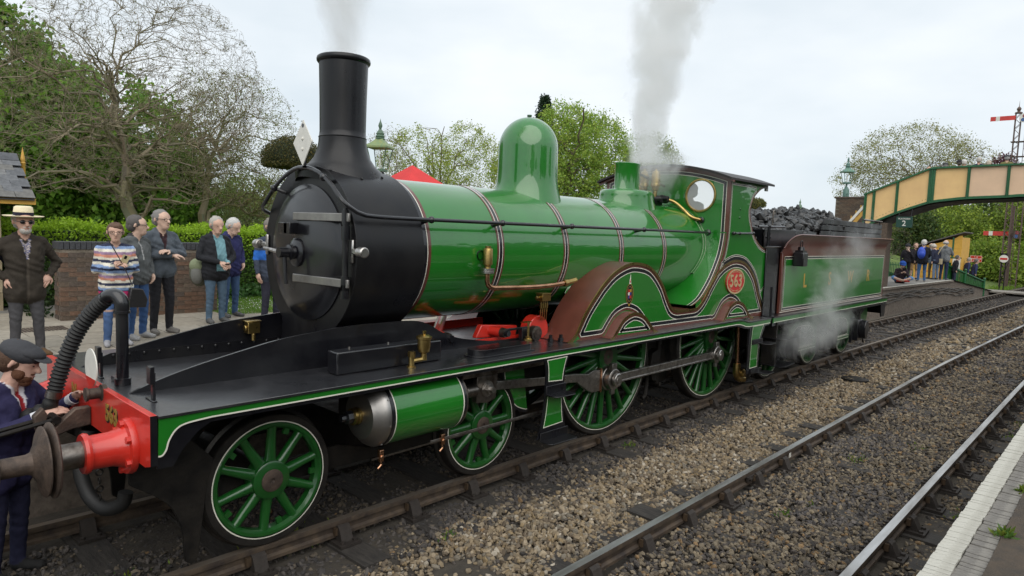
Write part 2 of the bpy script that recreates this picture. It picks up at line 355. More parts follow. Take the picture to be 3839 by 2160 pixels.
# ---- near platform with its coping of bricks laid on edge
tarmac = mat('platform_tarmac', (.075, .055, .038), .95, var=.6, col2=(.045, .037, .03), scale=9, bump=.5, bscale=90)
grey_tar = mat('grey_tarmac', (.22, .205, .185), .95, var=.35, col2=(.155, .148, .14), scale=5, bump=.4, bscale=90)
brick_w = mat('platform_brickwork', (.19, .155, .125), .9, var=.5, scale=12, bump=.3)
np_ = thing('near_platform', 'brown tarmac platform in the bottom right corner with a white painted brick edge', 'platform')
np_['kind'] = 'structure'
MB().box(-14, 40, -14, -5.175, -.3, .905).box(-14, 40, -5.175, -4.96, -.3, .79).build('platform_body', tarmac, np_)
paint_w = mat('worn_white_paint', (.50, .485, .43), .8, var=.5, col2=(.34, .325, .28), scale=11, bump=.4, bscale=60, detail=8)
blue_b = mat('blue_brick', (.125, .115, .105), .85, var=.5, col2=(.22, .205, .18), scale=18, bump=.4, bscale=50)
wb = MB().box(-.0228, .0228, -.057, .057, -.11, 0).mesh('brick', paint_w); gb = MB().box(-.0222, .0222, -.056, .056, -.11, 0).mesh('brick', blue_b)
for i in range(112):
    x = -3.6 + i * .048
    put(wb, 'brick', np_, (x, -5.0 + random.uniform(-.003, .003), .905 + random.uniform(-.002, .002)), (0, 0, random.uniform(-.02, .02)))
    put(gb, 'brick', np_, (x + random.uniform(-.0015, .0015), -5.116 + random.uniform(-.005, .003), .900 + random.uniform(-.006, .003)), (0, random.uniform(-.02, .02), random.uniform(-.02, .02)))
# ---- far platform
pf = thing('far_platform', 'platform across the tracks where the spectators stand, paved with pale slabs and tarmac', 'platform'); pf['kind'] = 'structure'
def plat():
    xs = np.r_[np.linspace(-16, 8, 10), np.linspace(9, 31, 24), 42.5]; m = MB(); e = MB(); c = MB()
    def col(x, z): return [(x, 1.45 + off(x), z), (x, 1.72 + off(x), z), (x, 7.2, z)]
    top = lambda x: .9 if x <= 31 else .9 - (x - 31) / 11.5 * 1.05
    vs = []; k = 0
    for x in xs: vs += [(x, 1.50 + off(x), -.3), (x, 1.50 + off(x), top(x) - .09), (x, 1.5 + off(x), top(x)), (x, (9 if x < 12 else 5.2) + off(x), top(x))]
    n = len(xs); m.add(vs, [(4 * i + j, 4 * i + j + 1, 4 * i + 5 + j, 4 * i + 4 + j) for i in range(n - 1) for j in range(3)])
    for i in range(n - 1): m.m[3 * i] = 1; m.m[3 * i + 1] = 1
    m.build('platform_body', [grey_tar, brick_w], pf, None)
    for i in range(n - 2): e.add([(xs[i], 1.44 + off(xs[i]), .904), (xs[i + 1], 1.44 + off(xs[i + 1]), .904), (xs[i + 1], 1.58 + off(xs[i + 1]), .904), (xs[i], 1.58 + off(xs[i]), .904)], [(0, 1, 2, 3)])
    e.build('white_edge', paint_w, pf, None)
    for i in range(n - 2): c.add([(xs[i], 1.43 + off(xs[i]), .902), (xs[i + 1], 1.43 + off(xs[i + 1]), .902), (xs[i + 1], 1.43 + off(xs[i + 1]), .82), (xs[i], 1.43 + off(xs[i]), .82), (xs[i], 1.5 + off(xs[i]), .82), (xs[i + 1], 1.5 + off(xs[i + 1]), .82)], [(0, 1, 2, 3), (3, 2, 5, 4)])
    c.build('coping', brick_w, pf, None)
    r = MB(); 
    for xx in (0,): r.add([(31, 1.40 + off(31), .9), (42.5, 1.40 + off(42.5), -.15), (42.5, 1.75 + off(42.5), -.15), (31, 1.75 + off(31), .9)], [(0, 1, 2, 3)])
    r.build('ramp_edge', mat('ramp_edge', (.04, .036, .034), .9), pf, None)
    cab = mat('cable_sheath', (.10, .09, .08), .7, var=.4)
    for z0, a, ph, fr in ((.62, .03, 0, 1.9), (.55, .02, 1, 1.3), (.47, .05, 2, 1.6), (.38, .06, .5, 1.1), (.66, .015, 3, 2.3)):
        MB().tube([(x, 1.455 + off(x), z0 + a * math.sin(x * fr + ph) + .02 * math.sin(x * 4.1 + ph) - max(0, x - 27) * .04) for x in np.linspace(11, 36, 110)], .018, 6).build('cable', cab, pf)
    MB().add(*strip((1.12, 1.30), -.10, 9, 36, 30)).build('cable_trough', mat('trough_timber', (.10, .085, .065), .9, var=.4, bump=.3), pf, None)
plat()
slab_ms = [mat('paving_slab%d' % i, c, .9, var=.3, scale=7, bump=.25, bscale=60) for i, c in enumerate(((.33, .29, .23), (.29, .26, .21), (.36, .32, .26)))]
sl = [MB().box(-.297, .297, -.447, .447, -.06, 0).mesh('slab', q) for q in slab_ms]
for i in range(15):
    for j in range(5): put(sl[random.randrange(3)], 'slab', pf, (-7.6 + i * .603 + (.3 if j % 2 else 0), 3.55 + j * .905, .9065 + random.uniform(-.0015, .002)), (random.uniform(-.003, .003), random.uniform(-.003, .003), 0))
gr = MB()
for i in range(14): gr.box(-4.95 + i * .045, -4.92 + i * .045, 5.35, 5.75, .909, .914)
gr.build('drain_grating', rust, pf)
# lawn behind the platform
lawn_m = mat('lawn', (.12, .20, .03), .95, var=.45, col2=(.075, .14, .02), scale=2.5, bump=.4, bscale=120)
tag(MB().box(-2.3, 60, 7.0, 60, -.3, .90).box(-40, -2.3, 9.0, 60, -.3, .89).build('lawn', lawn_m), kind='structure')
# ---------------------------------------------------------------- locomotive
strap_s = mat('strap_steel', (.40, .38, .36), .42, 1, var=.3, scale=7, rvar=.08)
satin = mat('satin_steel', (.38, .365, .35), .44, 1, var=.25, scale=3, rvar=.08)
pale_brass = mat('pale_brass', (.62, .50, .27), .4, .3, var=.2, scale=20)
LIN = [white_l, black_l, brown, brass]
BZ, BR = 2.285, .72           # boiler centre line and radius
def saddle(mb, xc, prof, ex=1., ey=1., R=BR, zc=BZ, n=48, m=0, sink=.01):
    """turned body standing on the boiler: the first ring follows the boiler's curve, later rings blend to level. prof: (radius, height, blend)"""
    vs = []; k = len(prof)
    for r, z, bl in prof:
        for j in range(n):
            a = 2 * PI * j / n; x = xc + r * ex * math.cos(a); y = r * ey * math.sin(a)
            zs = zc + math.sqrt(max(R * R - y * y, .01)) - sink
            vs.append((x, y, zs * bl + z * (1 - bl) if bl < 1 else zs))
    fs = [(i * n + j, i * n + (j + 1) % n, (i + 1) * n + (j + 1) % n, (i + 1) * n + j) for i in range(k - 1) for j in range(n)]
    fs.append(tuple(range((k - 1) * n, k * n))); mb.add(vs, fs, m); return mb
BIG = catmull([(-1.11, 1.306), (-1.055, 1.315), (-.969, 1.372), (-.905, 1.464), (-.773, 1.647), (-.588, 1.833), (-.444, 1.956), (-.243, 2.081), (-.002, 2.163), (.197, 2.184), (.469, 2.149), (.664, 2.063), (.875, 1.887), (1.01, 1.709), (1.09, 1.61), (1.16, 1.55), (1.27, 1.516), (1.4, 1.511), (1.6, 1.511), (1.79, 1.513), (1.9, 1.54), (2.051, 1.64), (2.262, 1.858), (2.485, 2.044), (2.768, 2.157), (3.06, 2.194), (3.412, 2.129), (3.738, 1.915), (3.96, 1.61), (4.12, 1.4), (4.215, 1.245)], 150)
SM1 = catmull([(-.46, 1.303), (-.40, 1.325), (-.324, 1.403), (-.199, 1.517), (-.037, 1.576), (.091, 1.581), (.256, 1.532), (.386, 1.441), (.487, 1.351), (.571, 1.308), (.65, 1.3)], 40)
SM2 = SM1 + np.array([2.86, -.012])
SWEEP = catmull([(1.72, 1.53), (1.80, 1.548), (1.941, 1.6), (2.086, 1.69), (2.301, 1.885), (2.477, 2.11), (2.577, 2.30), (2.63, 2.55), (2.64, 2.8), (2.64, 3.1), (2.64, 3.40)], 60)
SWEEP = SWEEP + (offset2(SWEEP, .026) - SWEEP) * np.clip((2.55 - SWEEP[:, 1:2]) / .4, 0, 1)   # keeps clear of the driving wheel inside
CUT = catmull([(4.03, 3.36), (3.86, 3.35), (3.713, 3.294), (3.523, 3.169), (3.433, 2.991), (3.45, 2.88), (3.491, 2.80), (3.61, 2.621), (3.816, 2.471), (4.016, 2.395), (4.235, 2.365)], 40)
SY = -1.03                    # splasher and cab side face
loco = thing('locomotive', 'green steam locomotive with black smokebox, tall black chimney and number 563 plate', 'locomotive')

def make_running_gear():
    # --- footplate, valance and buffer beam
    top = [(-5.455, 1.305), (2.83, 1.302), (2.98, 1.29), (3.12, 1.258), (3.26, 1.248), (4.03, 1.248)]
    MB().prism(top + [(x, z - .022) for x, z in top[::-1]], -1.25, 1.25).build('footplate', deck, loco, bevel=.004)
    lo = [(-5.455, 1.04), (-5.43, 1.042), (-5.405, 1.075), (-5.387, 1.135), (-5.344, 1.196), (-5.279, 1.223), (-5.121, 1.236)]
    low = [tuple(q) for q in catmull(lo, 30)] + [(-2.3, 1.236), (.06, 1.233), (2.737, 1.23), (2.86, 1.222), (2.966, 1.20), (3.08, 1.172), (3.2, 1.162), (4.01, 1.16)]
    up = [(3.26, 1.225), (3.12, 1.235), (2.98, 1.268), (2.83, 1.28), (-5.45, 1.28)]
    for s, nm in ((-1, 'valance'), (1, 'valance')):
        MB().prism(low + [(4.02, 1.225)] + up, s * 1.238, s * 1.222).build(nm, green, loco)
        MB().prism([(x, z - .034) for x, z in [(-5.455, .99)] + [(-5.36, .99)] + [(-5.3, 1.09), (-5.2, 1.19)] + low[29:]] + [(4.02, 1.2), (3.2, 1.2), (2.86, 1.25), (-5.455, 1.25)], s * 1.221, s * 1.20).build('valance_backing', black, loco)
    MB().ribbon(low, -.002, .009, -1.240).build('lining', white_l, loco)
    MB().prism([(-1.235, .985), (-1.14, .955), (-.98, .955), (-.9, .975), (.9, .975), (.98, .955), (1.14, .955), (1.235, .985), (1.235, 1.306), (-1.235, 1.306)], -5.50, -5.456, 'YZ').build('buffer_beam', red, loco, bevel=.004)
    MB().prism([(-5.5, .985), (-5.458, .985), (-5.458, 1.306), (-5.5, 1.306)], -1.237, -1.2352).build('beam_end', black, loco)
    text('beam_numeral', '563', .16, gold_d, loco, face(-5.503, -.50, 1.15, '-X'), .002, .006, 1.1)
    text('beam_numeral', 'No', .16, gold_d, loco, face(-5.503, .36, 1.15, '-X'), .002, .006)
    text('numeral_shadow', '563', .16, black, loco, face(-5.5015, -.507, 1.143, '-X'), .001, .012, 1.1)
    # --- buffers
    for s in (-1, 1):
        b = MB()
        b.lathe((-5.50, s * .87, 1.035), (-1, 0, 0), [(.02, 0), (.182, 0), (.185, .012), (.178, .04), (.14, .045), (.125, .075), (.112, .12), (.108, .24), (.125, .245), (.13, .262), (.122, .28), (.085, .282)], 36)
        bo = b.build('buffer', red, loco)
        MB().lathe((-5.77, s * .87, 1.035), (-1, 0, 0), [(.083, 0), (.083, .17), (.09, .175)], 28).build('shank', steel_d, bo)
        MB().lathe((-5.93, s * .87, 1.035), (-1, 0, 0), [(.07, -.03), (.12, -.012), (.22, -.002), (.232, .006), (.232, .014), (.22, .022), (.1, .032), (.001, .036)], 40).build('buffer_head', rust, bo)
        for k in range(6):
            a = PI / 6 + k * PI / 3
            MB().cyl((-5.535, s * .87 + .152 * math.cos(a), 1.035 + .152 * math.sin(a)), (-5.566, s * .87 + .152 * math.cos(a), 1.035 + .152 * math.sin(a)), .024, n=6).build('bolt', red, bo)
    # --- frames, upswept front plates
    prof = [tuple(q) for q in catmull([(-5.415, 1.305), (-5.244, 1.37), (-4.962, 1.448), (-4.556, 1.534), (-4.294, 1.582), (-3.942, 1.618), (-3.67, 1.64), (-3.363, 1.645), (-2.979, 1.637), (-2.821, 1.617), (-2.689, 1.564), (-2.553, 1.488), (-2.305, 1.406), (-1.93, 1.345), (-1.7, 1.33), (-1.05, 1.33)], 60)]
    pf = [q for q in prof if q[0] < -3.72]; pf.append((-3.72, pf[-1][1]))
    for s, pr_ in ((-1, prof), (1, prof)):
        y = s * .565
        MB().prism(pr_ + [(pr_[-1][0], 1.30), (-5.415, 1.30)], y - .012, y + .012).build('frame_plate', black, loco, bevel=.005)
        MB().prism([(-5.45, 1.28), (-5.45, .93), (-5.05, .8), (-4.9, .95), (-3.95, 1.1), (-2.4, 1.1), (-1.9, .7), (3.9, .62), (3.9, 1.22), (2.8, 1.27)], y - .014, y + .014).build('main_frame', black_d, loco)
    a = MB()
    for q in catmull(pf, 15)[1:]: a.sph((q[0], .545, 1.375), .018, 8)
    a.prism([(-5.36, 1.306), (-3.73, 1.306), (-3.73, 1.40), (-5.2, 1.40), (-5.36, 1.34)], .541, .552); ob = a.build('angle_iron', black_m, loco)
    # red insides between the frames
    r = MB(); r.box(-2.9, -.9, -.545, -.53, 1.03, 1.36); r.box(-2.9, -.9, .53, .545, 1.03, 1.40); r.box(-2.95, .2, -.53, .53, 1.03, 1.06)
    r.box(-2.93, -2.9, -.53, .53, 1.05, 1.36); r.box(-2.0, -1.9, -.53, .53, 1.05, 1.30); r.build('frame_stretcher', red, loco)
    w = MB(); w.tube([(-2.52, -.44, 1.44), (-1.62, .5, 1.46)], .055, 14); w.build('weigh_shaft', red, loco)
    for x, y in ((-2.45, -.50), (-1.72, -.60)):
        q = MB().tube([(x - .06, y + .2, 1.43), (x, y, 1.42)], .052, 14).build('spring_barrel', red, loco)
        MB().tube([(x, y + .002, 1.42), (x + .006, y - .06, 1.418)], [.054, .05], 14).build('collar', steel_d, q); MB().tube([(x + .006, y - .061, 1.418), (x + .01, y - .10, 1.416)], .036, 12).build('nut', black, q)
    MB().prism([(-1.98, 1.36), (-1.35, 1.33), (-1.33, 1.45), (-1.9, 1.5)], -.47, -.40).build('lifting_link', red, loco, bevel=.01)
    MB().lathe((-1.15, -.5, 1.40), (0, -1, 0), [(.001, 0), (.17, 0), (.17, .14), (.001, .14)], 28).build('eccentric', red, loco, bevel=.01)
    MB().lathe((-1.28, -.66, 1.385), (0, -1, 0), [(.001, 0), (.085, 0), (.085, .07), (.06, .075), (.06, .085), (.001, .085)], 24).build('rocker_boss', steel_d, loco)
    MB().box(-1.45, -1.2, -.66, -.6, 1.31, 1.45).box(-1.7, -.95, -.63, -.615, 1.43, 1.46).build('rocker_bracket', black, loco, bevel=.006)
    o = MB().lathe((-1.42, -.72, 1.305), (0, 0, 1), [(.05, 0), (.05, .03), (.03, .045), (.035, .06), (.001, .06)], 8); o.tube([(-1.42, -.72, 1.36), (-1.42, -.72, 1.52)], .014); o.obox((-1.44, -.70, 1.525), (.13, .05, .012)); o.build('oil_pot', brass, loco)
    # covers on the footplate
    ov = [(-2.13 + (.30 if abs(math.cos(t)) > 0 else 0) * math.copysign(1, math.cos(t)) + .115 * math.cos(t), -.985 + .115 * math.sin(t)) for t in np.linspace(0, 2 * PI, 40, endpoint=False)]
    MB().prism(ov, 1.306, 1.375, 'XY').build('oval_cover', black, loco, bevel=.008)
    ov2 = [(-2.13 + (x + 2.13) * 1.08, -.985 + (y + .985) * 1.2) for x, y in ov]; MB().prism(ov2, 1.3055, 1.318, 'XY').build('cover_flange', black, loco, bevel=.003)
    bx = MB().box(-3.99, -2.88, -.94, -.79, 1.306, 1.495); tb = bx.build('slide_valve_box', black, loco, bevel=.012)
    st = MB()
    for x in (-3.8, -3.4, -3.05): st.cyl((x, -.82, 1.495), (x, -.82, 1.508), .01, n=6)
    st.build('stud', steel, tb)
    for x, y in ((-1.22, -.88), (-1.10, -.93)): MB().cyl((x, y, 1.305), (x, y, 1.345), .034, n=6).cyl((x, y, 1.345), (x, y, 1.385), .022, n=6).build('nut', black, loco)
    for x, y in ((-3.30, -1.03), ):
        L = MB(); L.cyl((x, y, 1.305), (x, y, 1.315), .042, n=16); L.cyl((x, y, 1.315), (x, y, 1.40), .026, n=12); L.cyl((x, y, 1.4), (x, y, 1.445), .034, n=6); L.tube([(x, y, 1.36), (x + .10, y - .02, 1.37)], .022)
        L.lathe((x + .12, y - .02, 1.36), (0, 0, 1), [(.03, 0), (.026, .06), (.05, .075), (.058, .12), (.058, .185), (.07, .19), (.07, .21), (.04, .225), (.015, .23), (.018, .26), (.001, .262)], 20)
        L.build('displacement_lubricator', brass, loco)
    f = MB(); f.box(-4.07, -3.95, .45, .54, 1.47, 1.58); f.box(-4.08, -3.94, .44, .55, 1.58, 1.592); f.cyl((-4.09, .49, 1.52), (-4.07, .49, 1.52), .03); f.cyl((-4.01, .47, 1.40), (-4.01, .47, 1.47), .02); f.build('oil_box', brass, loco, bevel=.006)
    # lamp irons
    for x, y in ((-5.35, -.86), (-5.36, 1.0), (-5.40, .08)):
        MB().box(x - .02, x + .008, y - .05, y + .1, 1.305, 1.315).box(x - .012, x + .008, y - .02, y + .02, 1.31, 1.50).obox((x - .018, y, 1.485), (.03, .07, .12)).build('lamp_iron', black, loco, bevel=.004)
    # guard irons and brackets under the beam
    for s in (-1, 1):
        g = [tuple(q) for q in catmull([(-5.33, .62), (-5.22, .5), (-5.15, .3), (-5.13, .08), (-5.05, .08), (-5.02, .3), (-4.98, .62)], 24)]
        MB().prism([(-5.49, .985), (-5.49, .74), (-5.33, .62)] + g[1:-1] + [(-4.98, .62), (-4.93, .8), (-5.1, .985)], s * .80 - .016, s * .80 + .016).build('guard_iron', black_d, loco, bevel=.004)
        MB().prism([(-.78 * s, .985), (-.55 * s, .985), (-.55 * s, .70), (-.78 * s, .70)], -5.42, -5.40, 'YZ').build('stay_plate', black_d, loco)

def wheel_parts(R, rr, hub, axle, nsp, sw0, sw1, crank=False):
    """meshes of one wheel, axle along Y, outer face at y = 0"""
    c = MB(); c.lathe((0, 0, 0), (0, -1, 0), [(rr - .003, -.11), (rr - .003, -.008), (rr - .012, 0), (rr - .035, -.002), (rr - .055, -.03), (rr - .055, -.09), (rr - .035, -.11)], 72, closed=True)
    c.lathe((0, 0, 0), (0, -1, 0), [(.001, .02), (hub * .92, .02), (hub, .012), (hub * 1.02, -.04), (hub * 1.1, -.06), (hub, -.14), (.001, -.14)], 40)
    if crank:
        c.prism([(q[0], q[1]) for q in ([(hub * 1.05 * math.cos(t), hub * 1.05 * math.sin(t)) for t in np.linspace(0, PI, 14)] + [(.13 * math.cos(t), -.30 + .13 * math.sin(t)) for t in np.linspace(PI, 2 * PI, 12)])], -.03, .08)
    fl = .012 if crank else .028; t = MB(); t.lathe((0, 0, 0), (0, -1, 0), [(rr - .002, -.01), (rr, -.004), (R - .012, -.002), (R - .004, -.010), (R, -.03), (R + .002, -.10), (R + fl, -.115), (R + fl, -.135), (R + fl * .6, -.14), (rr, -.14)], 96, closed=True)
    sp = MB(); n = 10
    P = [(hub * .9, .05), (hub * 1.15, .036), ((hub + rr) / 2, .03), (rr - .085, .032), (rr - .045, .045)]; vs = []
    for r, w in P:
        for j in range(n):
            a = 2 * PI * j / n; k = (sw0 if r < hub * 1.2 else sw0 + (sw1 - sw0) * (r - hub) / (rr - hub)) * (1.25 if w > .04 else 1)
            vs.append((k * .5 * math.cos(a), .055 + .042 * math.sin(a) - (.012 if r < hub * 1.2 else 0), r))
    sp.add(vs, [(i * n + j, i * n + (j + 1) % n, (i + 1) * n + (j + 1) % n, (i + 1) * n + j) for i in range(len(P) - 1) for j in range(n)])
    ring = MB().lathe((0, 0, 0), (0, -1, 0), [(rr - .002, .0005), (rr + .007, -.0005)], 96)
    ax = MB().lathe((0, 0, 0), (0, -1, 0), [(axle, .015), (axle, .028), (axle * .94, .031), (.02, .031), (.014, .022), (.001, .02)], 32)
    return dict(c=c, t=t, sp=sp, ring=ring, ax=ax, nsp=nsp, crank=crank, R=R, rr=rr)
def make_wheel(name, d, x, side, mats, rot0, meshes={}):
    k = name
    if k not in meshes:
        meshes[k] = dict(c=d['c'].mesh('wheel_centre', mats[0]), t=d['t'].mesh('tyre', mats[1]), sp=d['sp'].mesh('spoke', mats[0], 60), ring=d['ring'].mesh('lining_ring', white_l), ax=d['ax'].mesh('axle_end', rust),
                         lug=MB().box(-.022, .022, .03, .06, d['rr'] - .10, d['rr'] - .05).mesh('lug', mats[0]))
    q = meshes[k]; o = bpy.data.objects.new(name, q['c']); COL.objects.link(o); o.parent = loco
    o.location = (x, side * .80, d['R']); o.rotation_euler = (0, 0, 0 if side < 0 else PI)
    put(q['t'], 'tyre', o)
    for i in range(d['nsp']): put(q['sp'], 'spoke', o, rot=(0, rot0 + 2 * PI * i / d['nsp'], 0))
    if side < 0:
        put(q['ring'], 'lining_ring', o); put(q['ax'], 'axle_end', o)
        for i in range(5): put(q['lug'], 'lug', o, rot=(0, rot0 + .31 + 2 * PI * i / 5, 0))
    return o
def make_wheels():
    tyre = mat('tyre_steel', (.028, .026, .025), .42, .6, var=.6, col2=(.05, .045, .04), scale=6, rvar=.1, bump=.1)
    db = wheel_parts(.523, .456, .15, .088, 10, .088, .062)
    dd = wheel_parts(.989, .925, .19, .105, 22, .085, .062, True)
    for s in (-1, 1):
        for x, r0 in ((-4.48, .08), (-2.18, .3)): make_wheel('bogie_wheel', db, x, s, (green_d, tyre), r0)
        for x in (0, 2.777): make_wheel('driving_wheel', dd, x, s, (green_d, tyre), .02)
    for x, R in ((-4.48, .523), (-2.18, .523), (0, .989), (2.777, .989)): MB().cyl((x, -.68, R), (x, .68, R), .085, n=16).build('axle', black_d, loco)
    # pins, rods
    PX, PZ = -.06, -.255
    for x in (0, 2.777): MB().lathe((x + PX, -.80, .989 + PZ), (0, -1, 0), [(.085, 0), (.085, .07), (.062, .075), (.062, .20), (.085, .202), (.085, .235), (.075, .242), (.045, .242), (.042, .25), (.001, .25)], 28).build('crank_pin', steel, loco)
    x0, x1, z = PX, 2.777 + PX, .989 + PZ
    c = MB()
    for x in (x0, x1):
        c.lathe((x, -.945, z), (0, -1, 0), [(.06, -.04), (.125, -.04), (.13, -.034), (.13, .034), (.125, .04), (.06, .04)], 32); c.box(x - .05, x + .05, -.975, -.915, z + .11, z + .20)
        c.box(x - .035, x + .035, -.965, -.925, z - .19, z - .11)
    c.prism([(x0 + .1, z - .06), (x0 + .35, z - .052), (x1 - .35, z - .052), (x1 - .1, z - .06), (x1 - .1, z + .06), (x1 - .35, z + .052), (x0 + .35, z + .052), (x0 + .1, z + .06)], -.955, -.925)
    for q in (-1, 1): c.box(x0 + .13, x1 - .13, -.968, -.912, z + q * .046 - .011, z + q * .046 + .011)
    c.build('coupling_rod', steel, loco, bevel=.004)
    z1 = .95; xc = -2.28
    r = MB(); r.prism([(xc, z1 - .042), (-.72, .80 - .052 + .03), (-.50, z - .09), (-.40, z - .13), (-.2, z - .13), (-.2, z + .13), (-.40, z + .14), (-.50, z + .11), (-.72, .80 + .075), (xc, z1 + .045)], -.895, -.845)
    r.lathe((x0, -.80, z), (0, -1, 0), [(.06, 0), (.145, 0), (.15, .01), (.15, .09), (.145, .1), (.06, .1)], 32); cr = r.build('connecting_rod', steel, loco, bevel=.005)
    MB().box(-.255, -.225, -.905, -.84, z - .145, z + .15).build('brass_strip', copper, cr)
    h = MB().prism([(-2.42, z1 - .13), (-2.36, z1 - .135), (-2.26, z1 - .15), (-2.15, z1 - .12), (-2.13, z1 + .13), (-2.42, z1 + .13)], -.96, -.90).cyl((-2.56, -.93, z1), (-2.42, -.93, z1), .065, n=20); ch = h.build('crosshead', steel_d, loco, bevel=.006)
    MB().lathe((-2.28, -.96, z1), (0, -1, 0), [(.075, 0), (.075, .02), (.05, .022), (.05, .06), (.03, .062), (.03, .10), (.001, .10)], 6).lathe((-2.28, -.96, z1), (0, -1, 0), [(.08, 0), (.08, .014), (.001, .014)], 24).build('gudgeon_nut', steel, ch)
    MB().box(-2.62, -1.2, -.97, -.89, z1 + .135, z1 + .19).box(-2.62, -1.2, -.80, -.75, z1 + .135, z1 + .19).build('slide_bar', steel_d, loco, bevel=.004)
    MB().tube([(-2.86, -.93, z1), (-2.5, -.93, z1)], .034, 14).build('piston_rod', steel, loco)
    g = MB(); g.lathe((-2.86, -.93, z1), (1, 0, 0), [(.1, 0), (.1, .1), (.07, .12), (.07, .25), (.085, .26), (.085, .28), (.034, .29)], 20); g.build('gland', steel_d, loco)
    # cylinder
    CX0, CX1, CY, CZ, CR = -3.64, -2.80, -.94, .94, .285
    cl = MB().lathe((CX0, CY, CZ), (1, 0, 0), [(CR, .035), (CR, CX1 - CX0 - .03)], 56).build('cylinder', green, loco)
    MB().lathe((CX0, CY, CZ), (1, 0, 0), [(CR + .004, 0), (CR + .004, .035)], 56).build('band', black, cl); MB().lathe((CX0, CY, CZ), (1, 0, 0), [(CR + .004, CX1 - CX0 - .03), (CR + .004, CX1 - CX0)], 56).build('band', black, cl)
    MB().lathe((CX0, CY, CZ), (1, 0, 0), [(CR + .0035, .035), (CR + .0035, .045)], 56).build('lining', white_l, cl); MB().lathe((CX0, CY, CZ), (1, 0, 0), [(CR + .0035, CX1 - CX0 - .042), (CR + .0035, CX1 - CX0 - .03)], 56).build('lining', white_l, cl)
    MB().lathe((CX0, CY, CZ), (-1, 0, 0), [(CR, 0), (CR, .03), (CR - .015, .06), (CR - .06, .10), (.2, .13), (.12, .14), (.001, .14)], 48).build('cylinder_cover', satin, cl)
    MB().lathe((CX0 - .14, CY, CZ), (-1, 0, 0), [(.07, 0), (.075, .02), (.06, .03), (.06, .05)], 20).lathe((CX0 - .19, CY, CZ), (-1, 0, 0), [(.072, 0), (.072, .014), (.055, .02)], 20).build('snifting_valve', brass, cl)
    MB().lathe((CX0 - .21, CY, CZ), (-1, 0, 0), [(.055, 0), (.055, .05), (.03, .06), (.03, .10), (.001, .10)], 8).build('valve_cap', black, cl)
    MB().lathe((CX1, CY, CZ), (1, 0, 0), [(CR, 0), (CR, .02), (CR - .02, .04), (.15, .05), (.001, .05)], 48).build('rear_cover', steel_d, cl)
    b = MB()
    for k in range(8):
        a = 2 * PI * k / 8 + .2; b.cyl((CX0 - .012, CY + (CR - .002) * math.cos(a), CZ + (CR - .002) * math.sin(a)), (CX0 - .012, CY + (CR + .006) * math.cos(a), CZ + (CR + .006) * math.sin(a)), .010, n=6)
    b.build('cover_nut', steel, cl)
    MB().box(CX0 - .1, CX1, -.75, -.58, .8, 1.22).box(CX0 + .05, CX1 - .05, -.9, -.6, 1.15, 1.27).build('cylinder_casting', black_d, cl)
    MB().tube([(-3.12, -1.10, .607), (-1.35, -1.10, .622)], .006, 4, sq=3).prism([(-3.12, .592), (-1.35, .606), (-1.35, .632), (-3.12, .618)], -1.105, -1.095).build('drain_cock_rod', steel_d, loco)
    for x in (-3.66, -2.98): MB().box(x - .02, x + .02, -1.12, -1.08, .56, .66).cyl((x, -1.13, .6), (x, -1.08, .6), .018, n=8).tube([(x, -1.1, .56), (x + .01, -1.1, .53), (x - .03, -1.1, .5)], .012, 6).build('drain_cock', copper, loco, bevel=.004)
    MB().prism([(-3.75, .585), (-2.95, .598), (-2.95, .612), (-3.75, .60)], -1.104, -1.096).build('drain_link', steel_d, loco)
    # bogie frame, brakes, ashpan, dark gear between the wheels
    f = MB(); f.prism([(-4.95, .42), (-1.7, .42), (-1.7, .58), (-2.9, .62), (-3.33, .5), (-3.8, .62), (-4.95, .58)], -.66, -.63); f.prism([(-4.95, .42), (-1.7, .42), (-1.7, .7), (-4.95, .7)], .63, .66); f.box(-3.6, -3.0, -.63, .63, .42, .8)
    f.build('bogie_frame', black_d, loco, bevel=.004)
    a = MB(); a.prism([(1.25, .95), (2.2, .95), (2.0, .35), (1.4, .35)], -.5, .5); a.build('ashpan', black_d, loco); MB().box(.95, 1.2, -.5, .5, .55, 1.1).build('motion_plate', black_d, loco); MB().box(3.7, 3.95, -1.0, 1.0, .75, 1.2).build('drag_box', black_d, loco)
    for x in (1.28, 4.0 - .18):
        MB().prism([(x, 1.1), (x + .07, 1.1), (x + .05, .45), (x - .0, .45)], -.78, -.74).prism([(x - .17, .9), (x, .95), (x - .02, .5), (x - .13, .52), (x - .2, .7)], -.79, -.69).cyl((x + .03, -.82, .45), (x + .03, .82, .45), .03).build('brake_hanger', black_d, loco)
    MB().tube([(1.05, -.72, 1.0), (1.12, -.72, .5), (1.06, -.74, .32), (.98, -.74, .28)], .028, 8).build('sand_pipe', black_d, loco)
    MB().prism([(-1.86, 1.05), (-1.82, .86), (-1.68, .65), (-1.52, .57), (-1.47, .57), (-1.50, .75), (-1.55, 1.05)], -.79, -.77).build('guard_plate', green, loco)
    gp = catmull([(-1.86, 1.05), (-1.82, .86), (-1.68, .65), (-1.52, .57), (-1.47, .565)], 24); MB().ribbon(gp, .0, -.03, -.7905, m=1).ribbon(gp, .0, .009, -.792).build('lining', LIN, loco)
    # side step plate between bogie and driver
    sp = [tuple(q) for q in catmull([(-1.77, 1.235), (-1.715, 1.19), (-1.69, 1.1), (-1.685, .95), (-1.69, .8), (-1.715, .6), (-1.765, .42), (-1.80, .385)], 26)]
    sq = [tuple(q) for q in catmull([(-1.30, .385), (-1.33, .44), (-1.365, .6), (-1.385, .8), (-1.375, 1.0), (-1.355, 1.1), (-1.32, 1.19), (-1.26, 1.235)], 26)]
    st = MB().prism(sp + sq, -1.225, -1.21).build('step_plate', black, loco)
